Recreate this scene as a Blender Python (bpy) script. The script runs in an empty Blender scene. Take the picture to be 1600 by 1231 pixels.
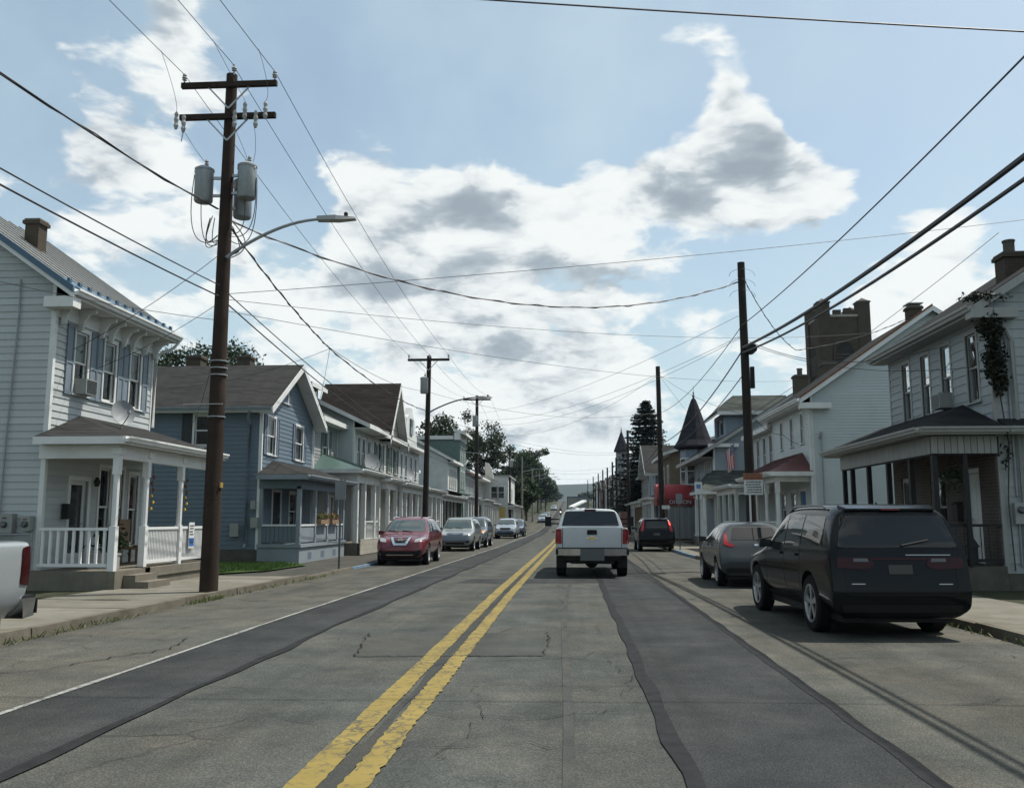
import bpy, bmesh, math, random
from mathutils import Vector, Matrix, geometry
from mathutils.bvhtree import BVHTree

# ------------------------------------------------------------------ camera, sky, sun, exposure
scn = bpy.context.scene
COL = scn.collection
R = math.radians
random.seed(7)

CAM_H, FPX = 1.6, 1400.0
PITCH, YAW = R(7.9495), R(3.7641)
cd = bpy.data.cameras.new('camera'); cam = bpy.data.objects.new('camera', cd); COL.objects.link(cam)
cam.location = (0, 0, CAM_H); cam.rotation_euler = (math.pi/2 + PITCH, 0, YAW)
cd.sensor_fit = 'HORIZONTAL'; cd.sensor_width = 36.0; cd.lens = 36.0*FPX/1600.0
cd.clip_start = 0.05; cd.clip_end = 9000
scn.camera = cam

SUNV = Vector((0.46, 0.24, 1.0)).normalized()
SUN_EL = math.asin(SUNV.z); SUN_AZ = math.atan2(SUNV.x, SUNV.y)
sl = bpy.data.lights.new('sun', 'SUN'); sl.energy = 5.0; sl.angle = R(0.55); sl.color = (1.0, 0.96, 0.89)
so = bpy.data.objects.new('sun', sl); COL.objects.link(so); so.location = SUNV*50
so.rotation_euler = SUNV.to_track_quat('Z', 'Y').to_euler()

vs = scn.view_settings
vs.view_transform = 'Standard'; vs.look = 'None'; vs.exposure = 0.25; vs.gamma = 1.0; vs.use_curve_mapping = False
scn.render.engine = 'CYCLES'
cy = scn.cycles
cy.max_bounces = 6; cy.diffuse_bounces = 3; cy.glossy_bounces = 3; cy.transmission_bounces = 4
cy.transparent_max_bounces = 12; cy.volume_bounces = 0
cy.use_denoising = True
cy.caustics_reflective = False; cy.caustics_refractive = False

class NT:
    """small node-tree helper"""
    def __init__(s, tree): s.t = tree; s.t.nodes.clear()
    def n(s, typ, **kw):
        nd = s.t.nodes.new(typ)
        for k, v in kw.items():
            if k.startswith('i_'):
                key = k[2:]
                key = int(key) if key.isdigit() else key.replace('_', ' ')
                s.set(nd.inputs[key], v)
            else: setattr(nd, k, v)
        return nd
    def set(s, sock, v):
        if isinstance(v, bpy.types.NodeSocket): s.t.links.new(v, sock)
        else: sock.default_value = v
    def math(s, op, a, b=0.0, c=None, clamp=False):
        nd = s.t.nodes.new('ShaderNodeMath'); nd.operation = op; nd.use_clamp = clamp
        s.set(nd.inputs[0], a); s.set(nd.inputs[1], b)
        if c is not None: s.set(nd.inputs[2], c)
        return nd.outputs[0]
    def vm(s, op, a, b=None, scale=None):
        nd = s.t.nodes.new('ShaderNodeVectorMath'); nd.operation = op
        s.set(nd.inputs[0], a)
        if b is not None: s.set(nd.inputs[1], b)
        if scale is not None: s.set(nd.inputs['Scale'], scale)
        return nd.outputs['Value'] if op in ('DOT_PRODUCT', 'LENGTH') else nd.outputs[0]
    def noise(s, vec, scale, detail=4.0, rough=0.55, dist=0.0, out='Fac'):
        nd = s.t.nodes.new('ShaderNodeTexNoise')
        s.set(nd.inputs['Vector'], vec); s.set(nd.inputs['Scale'], scale); nd.inputs['Detail'].default_value = detail
        nd.inputs['Roughness'].default_value = rough; nd.inputs['Distortion'].default_value = dist
        return nd.outputs[out]
    def mr(s, v, a, b, c, d, smooth=False):
        nd = s.t.nodes.new('ShaderNodeMapRange'); nd.clamp = True
        if smooth: nd.interpolation_type = 'SMOOTHSTEP'
        s.set(nd.inputs[0], v)
        for i, x in enumerate((a, b, c, d)): s.set(nd.inputs[i+1], x)
        return nd.outputs[0]
    def mix(s, f, a, b, blend='MIX'):
        nd = s.t.nodes.new('ShaderNodeMix'); nd.data_type = 'RGBA'; nd.blend_type = blend
        s.set(nd.inputs[0], f); s.set(nd.inputs[6], a); s.set(nd.inputs[7], b)
        return nd.outputs[2]
    def ramp(s, f, stops):
        nd = s.t.nodes.new('ShaderNodeValToRGB'); s.set(nd.inputs[0], f)
        e = nd.color_ramp.elements
        while len(e) < len(stops): e.new(0.5)
        for k, (p, c) in enumerate(stops): e[k].position = p; e[k].color = c
        return nd.outputs[0]

def c4(c): return (c[0], c[1], c[2], 1.0)

world = bpy.data.worlds.new('World'); scn.world = world; world.use_nodes = True
world.cycles.sampling_method = 'MANUAL'; world.cycles.sample_map_resolution = 512
def build_world():
    g = NT(world.node_tree)
    out = g.n('ShaderNodeOutputWorld')
    sky = g.n('ShaderNodeTexSky', sky_type='NISHITA', sun_disc=False, sun_elevation=SUN_EL, sun_rotation=SUN_AZ,
              altitude=250.0, air_density=1.0, dust_density=2.5, ozone_density=1.0)
    tc = g.n('ShaderNodeTexCoord'); dirv = g.vm('NORMALIZE', tc.outputs['Generated'])
    sep = g.n('ShaderNodeSeparateXYZ', i_0=dirv)
    zc = g.math('MAXIMUM', sep.outputs[2], -0.15)
    # cumulus heaps in direction space, smaller and flatter towards the horizon
    k = g.math('DIVIDE', 1.0, g.math('ADD', zc, 0.55))
    flat = g.n('ShaderNodeCombineXYZ', i_0=g.math('MULTIPLY', sep.outputs[0], k), i_1=g.math('MULTIPLY', sep.outputs[1], k), i_2=g.math('MULTIPLY', zc, 1.9)).outputs[0]
    def field(up, detail):
        v = g.vm('ADD', flat, (0.0, 0.0, up)); v = g.vm('ADD', v, CLOUD_SEED)
        warp = g.vm('SUBTRACT', g.noise(v, 5.0, 3.0, 0.5, out='Color'), (.5, .5, .5))
        v2 = g.vm('ADD', v, g.vm('SCALE', warp, scale=0.10))
        big = g.noise(v, 2.3, 2.0, 0.5)
        mid = g.noise(v2, 7.4, detail, 0.53)
        puff = g.math('SUBTRACT', 0.5, g.math('ABSOLUTE', g.math('SUBTRACT', g.noise(v2, 17.0, max(2.0, detail-2), 0.5), 0.5)))
        f = g.math('ADD', g.math('MULTIPLY', big, 0.45), g.math('MULTIPLY', mid, 1.16))
        return g.math('ADD', f, g.math('MULTIPLY', puff, 0.34))
    f0 = field(0.0, 8.0); f1 = field(0.06, 6.0)
    bias = None
    for az, el, rad, amp in CLOUDS:
        dv = (math.sin(R(az))*math.cos(R(el)), math.cos(R(az))*math.cos(R(el)), math.sin(R(el)))
        b = g.math('MULTIPLY', g.mr(g.vm('DOT_PRODUCT', dirv, dv), math.cos(R(rad*1.25)), 1.0, 0.0, 1.0, True), amp*(0.50 if amp > 0 else 0.9))
        bias = b if bias is None else g.math('ADD', bias, b)
    dens = g.math('ADD', f0, bias); dens1 = g.math('ADD', f1, bias)
    mask = g.mr(dens, 0.985, 1.125, 0.0, 1.0, True)
    # lit tops and rims, grey undersides: darker where more cloud lies above
    grad = g.math('SUBTRACT', dens1, dens)
    shade = g.mr(g.math('ADD', grad, g.math('MULTIPLY', g.math('SUBTRACT', dens, 1.06), 0.50)), 0.0, 0.38, 0.0, 1.0, True)
    ccol = g.ramp(shade, [(0.0, (1.06, 1.10, 1.09, 1)), (0.25, (0.90, 0.95, 0.97, 1)), (0.6, (0.55, 0.625, 0.68, 1)), (1.0, (0.395, 0.465, 0.53, 1))])
    skyc = g.mix(1.0, sky.outputs[0], SKY_TINT, 'MULTIPLY')
    bg1 = g.n('ShaderNodeBackground', i_Color=skyc, i_Strength=SKY_S)
    bg2 = g.n('ShaderNodeBackground', i_Color=ccol, i_Strength=CLOUD_S)
    bgv = g.n('ShaderNodeBackground', i_Color=(0.68, 0.86, 0.93, 1), i_Strength=CLOUD_S)
    # pale summer haze, denser low down
    veil = g.math('ADD', g.mr(g.noise(g.vm('ADD', dirv, (3, 1, 2)), 2.6, 5.0, 0.6), 0.3, 0.75, 0.22, 0.68, True), g.mr(zc, 0.0, 0.35, 0.55, 0.0, True), clamp=True)
    base = g.n('ShaderNodeMixShader', i_0=veil, i_1=bg1.outputs[0], i_2=bgv.outputs[0])
    mx = g.n('ShaderNodeMixShader', i_0=mask, i_1=base.outputs[0], i_2=bg2.outputs[0])
    g.t.links.new(mx.outputs[0], out.inputs[0])
SKY_S, CLOUD_S, SKY_TINT, CLOUD_SEED = 0.120, 0.73, (1.13, 1.14, 1.04, 1), (0.0, 0.0, 0.0)
# azimuth (deg, right of the road), elevation, radius, weight
CLOUDS = [(-7.0, 9.0, 14, 0.14), (4.0, 6.0, 10, 0.10), (-16, 8, 9, .06), (13, 9, 7, .05), (22, 8, 8, .06), (-26.8, 25.2, 6.5, 0.42), (-23.4, 27.1, 4, 0.12), (-28.4, 22.8, 4, 0.1), (-14.6, 23.9, 3.6, 0.42), (-12.3, 22.7, 2.2, 0.1), (-13.9, 19.2, 4, 0.16), (-10.5, 18.6, 6, 0.3), (-5.5, 20.6, 4.5, 0.4), (-2.5, 19.5, 4, 0.14), (-8.0, 14.7, 9, 0.16), (-0.4, 15.5, 7, 0.16), (-13.7, 13.7, 6, 0.1), (0.4, 10.2, 7, 0.12), (-7.1, 10.2, 8, 0.12), (5.1, 21.2, 4.5, 0.42), (8.9, 21.9, 4.5, 0.42), (12.6, 23.4, 3.4, 0.5), (14.8, 21.0, 4, 0.46), (12.4, 19.5, 4.5, 0.3), (16.7, 19.8, 2.6, 0.3), (2.2, 20.2, 3, 0.3), (9.5, 27.2, 4, 0.05), (5.3, 28.2, 4, -0.05), (6.9, 25.2, 3, -0.25), (16.5, 23.8, 3, -0.3), (-4.6, 31.0, 4.5, 0.18), (-8.1, 30.9, 3, 0.08), (-2.1, 6.1, 6, 0.16), (-10.3, 7.7, 5, 0.14), (2.4, 7.7, 5, 0.12), (22.1, 18.7, 3, 0.14), (21.4, 14.1, 5, 0.18), (24.8, 14.8, 4, 0.14), (17.8, 12.9, 4, 0.12), (26.2, 24.5, 2.5, 0.12), (-26.6, 16.9, 6, 0.2), (-29.9, 18.7, 4, 0.1), (-22.8, 15.1, 5, 0.14), (-33.6, 18.8, 4, 0.14), (-30.7, 14.3, 5, 0.1), (-8.1, 27.0, 8, -0.3), (0.5, 24.4, 6, -0.26), (4.8, 25.0, 3.5, -0.15), (20.6, 24.3, 8, -0.32), (-18.7, 28.8, 5, -0.22), (-33.2, 25.7, 6, -0.25), (18.3, 27.8, 6, -0.25), (-18.4, 20.0, 3, -0.14), (0.6, 28.5, 5, -0.2), (-21.2, 21.6, 3, -0.12), (12.6, 15.3, 6, -0.08), (10.5, 9.9, 5, -0.05), (4.6, 17.3, 3, -0.05), (-14.1, 28.1, 6, -0.2), (25.6, 21.0, 5, -0.15)]
build_world()

# ------------------------------------------------------------------ objects
ORG = {}
def link(o, parent=None):
    COL.objects.link(o)
    if parent is not None: o.parent = parent
    return o
def tag(o, label=None, cat=None, group=None, kind=None):
    if label: o['label'] = label
    if cat: o['category'] = cat
    if group: o['group'] = group
    if kind: o['kind'] = kind
    return o
def thing(name, label, cat, loc=(0, 0, 0), rz=0.0, group=None, local=False):
    o = bpy.data.objects.new(name, None); o.empty_display_size = 0.2; link(o)
    o.location = loc; o.rotation_euler = (0, 0, rz)
    ORG[o.name] = Vector((0, 0, 0)) if local else Vector(loc)
    return tag(o, label, cat, group)
def org_of(p):
    return ORG.get(p.name, Vector((0, 0, 0))) if p is not None else Vector((0, 0, 0))
def copy_tree(o, parent=None):
    c = o.copy(); COL.objects.link(c); c.parent = parent
    ORG[c.name] = ORG.get(o.name, Vector((0, 0, 0)))
    for ch in list(o.children): copy_tree(ch, c)
    return c

class Fr:
    """wall frame: a along, h up, d outward"""
    def __init__(s, o, du, dn): s.o = Vector(o); s.du = Vector(du); s.dn = Vector(dn); s.up = Vector((0, 0, 1))
    def pt(s, a, h, d=0.0): return s.o + s.du*a + s.up*h + s.dn*d

class MB:
    def __init__(s): s.v = []; s.f = []; s.mi = []
    def add(s, vs_, fs, mi=0):
        b = len(s.v); s.v += [Vector(p) for p in vs_]
        for f in fs: s.f.append([b+i for i in f]); s.mi.append(mi)
        return s
    def hexa(s, p, mi=0):
        return s.add(p, [(0,3,2,1), (4,5,6,7), (0,1,5,4), (1,2,6,5), (2,3,7,6), (3,0,4,7)], mi)
    def box(s, x0, x1, y0, y1, z0, z1, mi=0):
        return s.hexa([(x0,y0,z0),(x1,y0,z0),(x1,y1,z0),(x0,y1,z0),(x0,y0,z1),(x1,y0,z1),(x1,y1,z1),(x0,y1,z1)], mi)
    def fbox(s, fr, a0, a1, h0, h1, d0, d1, mi=0):
        P = fr.pt
        return s.hexa([P(a0,h0,d0),P(a1,h0,d0),P(a1,h0,d1),P(a0,h0,d1),P(a0,h1,d0),P(a1,h1,d0),P(a1,h1,d1),P(a0,h1,d1)], mi)
    def quad(s, a, b, c, d, mi=0): return s.add([a, b, c, d], [(0,1,2,3)], mi)
    def poly(s, pts, mi=0): return s.add(pts, [tuple(range(len(pts)))], mi)
    def slab(s, pts, vec, mi=0):
        """polygon extruded by vec"""
        n = len(pts); vec = Vector(vec); p = [Vector(q) for q in pts]; p += [q+vec for q in p]
        fs = [tuple(range(n-1, -1, -1)), tuple(range(n, 2*n))]
        fs += [(i, (i+1) % n, n+(i+1) % n, n+i) for i in range(n)]
        return s.add(p, fs, mi)
    def bar(s, a, b, w, h=None, up=(0, 0, 1), mi=0):
        h = w if h is None else h
        a = Vector(a); b = Vector(b); d = (b-a).normalized(); u = Vector(up)
        if abs(d.dot(u)) > 0.95: u = Vector((1, 0, 0))
        x = d.cross(u).normalized()*w*0.5; z = x.cross(d).normalized()*h*0.5
        return s.hexa([a-x-z, a+x-z, b+x-z, b-x-z, a-x+z, a+x+z, b+x+z, b-x+z], mi)
    def tube(s, pts, r, seg=8, caps=True, mi=0):
        pts = [Vector(p) for p in pts]; n = len(pts)
        rr = r if isinstance(r, (list, tuple)) else [r]*n
        vs_, fs = [], []; ref = None
        for i, p in enumerate(pts):
            t = (pts[min(i+1, n-1)]-pts[max(i-1, 0)]).normalized()
            if ref is None:
                ref = Vector((0, 0, 1)) if abs(t.z) < 0.9 else Vector((1, 0, 0))
            x = t.cross(ref)
            if x.length < 1e-4: x = t.cross(Vector((0, 1, 0)))
            x.normalize(); y = t.cross(x).normalized(); ref = -y if False else ref
            for k in range(seg):
                an = 2*math.pi*k/seg
                vs_.append(p + x*math.cos(an)*rr[i] + y*math.sin(an)*rr[i])
        for i in range(n-1):
            for k in range(seg):
                k2 = (k+1) % seg
                fs.append((i*seg+k, i*seg+k2, (i+1)*seg+k2, (i+1)*seg+k))
        if caps: fs.append(tuple(range(seg-1, -1, -1))); fs.append(tuple((n-1)*seg+k for k in range(seg)))
        return s.add(vs_, fs, mi)
    def lathe(s, prof, c, axis='z', seg=16, mi=0, caps=True):
        """prof: (radius, offset along axis) from c"""
        c = Vector(c); vs_, fs = [], []
        for r, t in prof:
            for k in range(seg):
                an = 2*math.pi*k/seg; a, b = r*math.cos(an), r*math.sin(an)
                vs_.append(c + (Vector((a, b, t)) if axis == 'z' else Vector((t, a, b)) if axis == 'x' else Vector((a, t, b))))
        n = len(prof)
        for i in range(n-1):
            for k in range(seg):
                k2 = (k+1) % seg
                fs.append((i*seg+k, i*seg+k2, (i+1)*seg+k2, (i+1)*seg+k))
        if caps: fs.append(tuple(range(seg-1, -1, -1))); fs.append(tuple((n-1)*seg+k for k in range(seg)))
        return s.add(vs_, fs, mi)
    def mesh(s, name, mats, org, smooth=False):
        me = bpy.data.meshes.new(name)
        me.from_pydata([tuple(p-org) for p in s.v], [], s.f)
        mats = mats if isinstance(mats, (list, tuple)) else [mats]
        for m in mats: me.materials.append(m)
        if len(mats) > 1: me.polygons.foreach_set('material_index', s.mi)
        bm = bmesh.new(); bm.from_mesh(me); bmesh.ops.recalc_face_normals(bm, faces=bm.faces); bm.to_mesh(me); bm.free()
        if smooth:
            me.polygons.foreach_set('use_smooth', [True]*len(me.polygons))
            try: me.set_sharp_from_angle(angle=R(40))
            except Exception: pass
        me.update(); return me
    def build(s, name, mats, parent=None, smooth=False, kind=None, label=None):
        og = org_of(parent)
        o = bpy.data.objects.new(name, s.mesh(name, mats, og, smooth))
        link(o, parent); ORG[o.name] = og
        if kind: o['kind'] = kind
        if label: o['label'] = label
        return o

MESHC = {}
def piece(key, name, make, mats, parent, loc):
    """an object at loc whose mesh is shared by all pieces with the same key"""
    me = MESHC.get(key)
    if me is None:
        mb = MB(); make(mb); me = MESHC[key] = mb.mesh(name, mats, Vector((0, 0, 0)))
    o = bpy.data.objects.new(name, me); link(o, parent)
    o.location = Vector(loc)-org_of(parent); ORG[o.name] = org_of(parent)
    return o
# ------------------------------------------------------------------ materials
M = {}
def pmat(name, col, rough=0.6, var=0.12, scale=3.0, bump=0.0, bscale=40.0, metal=0.0, spec=0.5, coat=0.0, streak=0.0, dirt=None, dirt_amt=0.0, dirt_scale=1.2):
    m = bpy.data.materials.new(name); m.use_nodes = True; g = NT(m.node_tree)
    out = g.n('ShaderNodeOutputMaterial'); b = g.n('ShaderNodeBsdfPrincipled')
    tc = g.n('ShaderNodeTexCoord').outputs['Object']
    n1 = g.noise(tc, scale, 5.0, 0.6)
    k = g.mr(n1, 0.25, 0.75, 1.0-var, 1.0+var)
    if name.startswith('siding') or name in ('concrete', 'kerb', 'aluminum'):
        rnd = g.n('ShaderNodeObjectInfo').outputs['Random']; k = g.math('MULTIPLY', k, g.mr(rnd, 0.0, 1.0, 0.91, 1.06))
    base = g.vm('SCALE', c4(col)[:3], scale=k)
    if streak:
        mp = g.n('ShaderNodeMapping'); g.set(mp.inputs[0], tc); mp.inputs['Scale'].default_value = (6, 6, 0.35)
        st = g.mr(g.noise(mp.outputs[0], 2.0, 4.0, 0.6), 0.45, 0.8, 0.0, streak)
        base = g.mix(st, base, c4([x*0.45 for x in col]))
    if dirt:
        dn = g.mr(g.noise(tc, dirt_scale, 8.0, 0.65), 0.48, 0.72, 0.0, dirt_amt)
        base = g.mix(dn, base, c4(dirt))
    g.set(b.inputs['Base Color'], base)
    b.inputs['Roughness'].default_value = rough; b.inputs['Metallic'].default_value = metal
    b.inputs['Specular IOR Level'].default_value = spec if rough < .78 else min(spec, .12)
    if coat: b.inputs['Coat Weight'].default_value = coat; b.inputs['Coat Roughness'].default_value = 0.04
    if bump:
        bp = g.n('ShaderNodeBump'); bp.inputs['Strength'].default_value = bump; bp.inputs['Distance'].default_value = 0.02
        g.set(bp.inputs['Height'], g.noise(tc, bscale, 4.0, 0.6)); g.set(b.inputs['Normal'], bp.outputs[0])
    g.t.links.new(b.outputs[0], out.inputs[0]); M[name] = m; return m

def brick_mat(name, c1, c2, mortar, sx=0.22, sy=0.075):
    m = bpy.data.materials.new(name); m.use_nodes = True; g = NT(m.node_tree)
    out = g.n('ShaderNodeOutputMaterial'); b = g.n('ShaderNodeBsdfPrincipled')
    tc = g.n('ShaderNodeTexCoord').outputs['Object']
    s = g.n('ShaderNodeSeparateXYZ', i_0=tc)
    v = g.n('ShaderNodeCombineXYZ', i_0=g.math('ADD', s.outputs[0], s.outputs[1]), i_1=s.outputs[2]).outputs[0]
    br = g.n('ShaderNodeTexBrick', i_Color1=c4(c1), i_Color2=c4(c2), i_Mortar=c4(mortar), i_Scale=1.0, i_Mortar_Size=0.006, i_Brick_Width=sx, i_Row_Height=sy)
    g.set(br.inputs['Vector'], v)
    col = g.mix(g.mr(g.noise(tc, 2.0, 6.0, 0.6), 0.3, 0.75, 0.0, 0.5), br.outputs['Color'], c4([x*0.6 for x in c1]))
    g.set(b.inputs['Base Color'], col); b.inputs['Roughness'].default_value = 0.95; b.inputs['Specular IOR Level'].default_value = 0.1
    bp = g.n('ShaderNodeBump'); bp.inputs['Strength'].default_value = 0.6; bp.inputs['Distance'].default_value = 0.01; bp.invert = True
    g.set(bp.inputs['Height'], br.outputs['Fac']); g.set(b.inputs['Normal'], bp.outputs[0])
    g.t.links.new(b.outputs[0], out.inputs[0]); M[name] = m

def shingle_mat(name, col, var=0.35, row=0.14, wid=0.3):
    m = bpy.data.materials.new(name); m.use_nodes = True; g = NT(m.node_tree)
    out = g.n('ShaderNodeOutputMaterial'); b = g.n('ShaderNodeBsdfPrincipled')
    tc = g.n('ShaderNodeTexCoord').outputs['Object']
    s = g.n('ShaderNodeSeparateXYZ', i_0=tc)
    u = g.math('ADD', g.math('MULTIPLY', s.outputs[0], 0.55), s.outputs[1])
    v = g.n('ShaderNodeCombineXYZ', i_0=u, i_1=g.math('MULTIPLY', s.outputs[2], 1.5)).outputs[0]
    br = g.n('ShaderNodeTexBrick', i_Color1=c4([x*(1+var) for x in col]), i_Color2=c4([x*(1-var) for x in col]), i_Mortar=c4([x*0.4 for x in col]), i_Scale=1.0, i_Mortar_Size=0.008, i_Brick_Width=wid, i_Row_Height=row)
    g.set(br.inputs['Vector'], v)
    col2 = g.mix(g.mr(g.noise(tc, 1.3, 8.0, 0.7), 0.35, 0.75, 0.0, 0.5), br.outputs['Color'], c4([x*0.65 for x in col]))
    g.set(b.inputs['Base Color'], col2); b.inputs['Roughness'].default_value = 0.95; b.inputs['Specular IOR Level'].default_value = 0.08
    bp = g.n('ShaderNodeBump'); bp.inputs['Strength'].default_value = 0.5; bp.inputs['Distance'].default_value = 0.02
    g.set(bp.inputs['Height'], g.math('ADD', g.math('MULTIPLY', br.outputs['Fac'], -1.0), g.noise(tc, 60.0, 3.0)))
    g.set(b.inputs['Normal'], bp.outputs[0]); g.t.links.new(b.outputs[0], out.inputs[0]); M[name] = m

def glass_mat(name, tint=(0.75, 0.8, 0.8), refl=0.09):
    m = bpy.data.materials.new(name); m.use_nodes = True; g = NT(m.node_tree)
    out = g.n('ShaderNodeOutputMaterial')
    tr = g.n('ShaderNodeBsdfTransparent', i_Color=c4(tint)); gl = g.n('ShaderNodeBsdfGlossy', i_Color=(1, 1, 1, 1), i_Roughness=0.02)
    tc = g.n('ShaderNodeTexCoord').outputs['Object']
    bp = g.n('ShaderNodeBump'); bp.inputs['Strength'].default_value = 0.08; bp.inputs['Distance'].default_value = 0.05
    g.set(bp.inputs['Height'], g.noise(tc, 1.5, 2.0)); g.set(gl.inputs['Normal'], bp.outputs[0])
    fr = g.n('ShaderNodeFresnel', i_IOR=1.5)
    fac = g.math('ADD', g.math('MULTIPLY', fr.outputs[0], 0.55), refl*0.2, clamp=True)
    mx = g.n('ShaderNodeMixShader', i_0=fac, i_1=tr.outputs[0], i_2=gl.outputs[0])
    g.t.links.new(mx.outputs[0], out.inputs[0]); M[name] = m

def clap_mat(name, col, pitch=0.13, rough=0.55):
    """far clapboard walls: too far to pick boards apart"""
    m = bpy.data.materials.new(name); m.use_nodes = True; g = NT(m.node_tree)
    out = g.n('ShaderNodeOutputMaterial'); b = g.n('ShaderNodeBsdfPrincipled')
    tc = g.n('ShaderNodeTexCoord').outputs['Object']; s = g.n('ShaderNodeSeparateXYZ', i_0=tc)
    saw = g.math('FRACT', g.math('DIVIDE', s.outputs[2], pitch))
    k = g.mr(g.noise(tc, 1.7, 6.0, 0.6), 0.3, 0.75, 0.82, 1.06)
    g.set(b.inputs['Base Color'], g.vm('SCALE', c4(col)[:3], scale=k)); b.inputs['Roughness'].default_value = rough
    bp = g.n('ShaderNodeBump'); bp.inputs['Strength'].default_value = 1.0; bp.inputs['Distance'].default_value = 0.02; bp.invert = True
    g.set(bp.inputs['Height'], saw); g.set(b.inputs['Normal'], bp.outputs[0])
    g.t.links.new(b.outputs[0], out.inputs[0]); M[name] = m

def road_mat(name, base, brown, crack=True, seed=0.0, speck=0.10, contrast=1.0):
    m = bpy.data.materials.new(name); m.use_nodes = True; g = NT(m.node_tree)
    out = g.n('ShaderNodeOutputMaterial'); b = g.n('ShaderNodeBsdfPrincipled')
    tc = g.vm('ADD', g.n('ShaderNodeTexCoord').outputs['Object'], (seed, seed*1.7, 0))
    agg = g.n('ShaderNodeTexVoronoi', i_Scale=70.0); g.set(agg.inputs['Vector'], tc)
    grain = g.mr(agg.outputs['Distance'], 0.0, 0.8, 1.0-speck*1.5, 1.0+speck)
    fine = g.mr(g.noise(tc, 210.0, 2.0, 0.5), 0.3, 0.7, 1.0-speck, 1.0+speck)
    med = g.mr(g.noise(tc, 1.1, 9.0, 0.66), 0.3, 0.72, 1.0-0.16*contrast, 1.0+0.12*contrast)
    # long wear lanes along the street
    mp = g.n('ShaderNodeMapping'); g.set(mp.inputs[0], tc); mp.inputs['Scale'].default_value = (1.3, 0.045, 1)
    lane = g.mr(g.noise(mp.outputs[0], 1.0, 5.0, 0.6), 0.3, 0.7, 1.0-0.12*contrast, 1.0+0.10*contrast)
    k = g.math('MULTIPLY', g.math('MULTIPLY', grain, fine), g.math('MULTIPLY', med, lane))
    col = g.mix(g.mr(g.noise(tc, 0.55, 6.0, 0.65), 0.42, 0.70, 0.0, 0.8), c4(base), c4(brown))
    # oil and water stains
    st = g.mr(g.noise(tc, 0.9, 7.0, 0.7, 0.6), 0.56, 0.72, 0.0, 0.45)
    col = g.mix(st, col, c4([x*0.55 for x in base]))
    col = g.vm('SCALE', col, scale=k)
    if crack:
        wv = g.vm('ADD', tc, g.vm('SCALE', g.noise(tc, 2.5, 6.0, 0.7, out='Color'), scale=0.35))
        vo = g.n('ShaderNodeTexVoronoi', feature='DISTANCE_TO_EDGE', i_Scale=0.55); g.set(vo.inputs['Vector'], wv)
        where = g.mr(g.noise(tc, 0.35, 4.0, 0.6), 0.50, 0.62, 0.0, 1.0)
        cr = g.math('MULTIPLY', g.mr(vo.outputs['Distance'], 0.0, 0.016, 0.75, 0.0), where)
        col = g.mix(cr, col, c4([x*0.3 for x in base]))
    g.set(b.inputs['Base Color'], col); b.inputs['Roughness'].default_value = 0.95; b.inputs['Specular IOR Level'].default_value = 0.08
    bp = g.n('ShaderNodeBump'); bp.inputs['Strength'].default_value = 0.55; bp.inputs['Distance'].default_value = 0.006
    g.set(bp.inputs['Height'], g.math('ADD', agg.outputs['Distance'], g.noise(tc, 120.0, 3.0)))
    g.set(b.inputs['Normal'], bp.outputs[0]); g.t.links.new(b.outputs[0], out.inputs[0]); M[name] = m

def paint_line_mat(name, col, under, worn=0.5):
    m = bpy.data.materials.new(name); m.use_nodes = True; g = NT(m.node_tree)
    out = g.n('ShaderNodeOutputMaterial'); b = g.n('ShaderNodeBsdfPrincipled')
    tc = g.n('ShaderNodeTexCoord').outputs['Object']
    n1 = g.noise(tc, 11.0, 9.0, 0.75); 
    wv = g.vm('ADD', tc, g.vm('SCALE', g.noise(tc, 6.0, 5.0, 0.7, out='Color'), scale=0.22))
    vo = g.n('ShaderNodeTexVoronoi', feature='DISTANCE_TO_EDGE', i_Scale=5.5); g.set(vo.inputs['Vector'], wv)
    where = g.mr(g.noise(tc, 0.8, 4.0, 0.6), 0.40, 0.54, 0.0, 1.0)
    cr = g.math('MULTIPLY', g.mr(vo.outputs['Distance'], 0.015, 0.075, 1.0, 0.0), where)
    f = g.math('MAXIMUM', g.mr(n1, 0.53, 0.64, 0.0, worn), g.math('MULTIPLY', cr, 0.9))
    c = g.vm('SCALE', c4(col)[:3], scale=g.mr(g.noise(tc, 1.3, 6.0, 0.6), 0.3, 0.7, 0.78, 1.08))
    g.set(b.inputs['Base Color'], g.mix(f, c, c4(under))); b.inputs['Roughness'].default_value = 0.8; b.inputs['Specular IOR Level'].default_value = 0.15
    g.t.links.new(b.outputs[0], out.inputs[0]); M[name] = m

def leaf_mat(name, c1, c2, trans=0.25):
    m = bpy.data.materials.new(name); m.use_nodes = True; g = NT(m.node_tree)
    out = g.n('ShaderNodeOutputMaterial'); b = g.n('ShaderNodeBsdfPrincipled')
    tc = g.n('ShaderNodeTexCoord').outputs['Object']
    col = g.mix(g.mr(g.noise(tc, 1.6, 5.0, 0.7), 0.3, 0.7, 0.0, 1.0), c4(c1), c4(c2))
    g.set(b.inputs['Base Color'], col); b.inputs['Roughness'].default_value = 0.6; b.inputs['Specular IOR Level'].default_value = 0.3
    t = g.n('ShaderNodeBsdfTranslucent'); g.set(t.inputs[0], col)
    mx = g.n('ShaderNodeMixShader', i_0=trans, i_1=b.outputs[0], i_2=t.outputs[0])
    g.t.links.new(mx.outputs[0], out.inputs[0]); M[name] = m

def emis_mat(name, col, s):
    m = bpy.data.materials.new(name); m.use_nodes = True; g = NT(m.node_tree)
    out = g.n('ShaderNodeOutputMaterial'); e = g.n('ShaderNodeEmission', i_Color=c4(col), i_Strength=s)
    g.t.links.new(e.outputs[0], out.inputs[0]); M[name] = m

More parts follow.
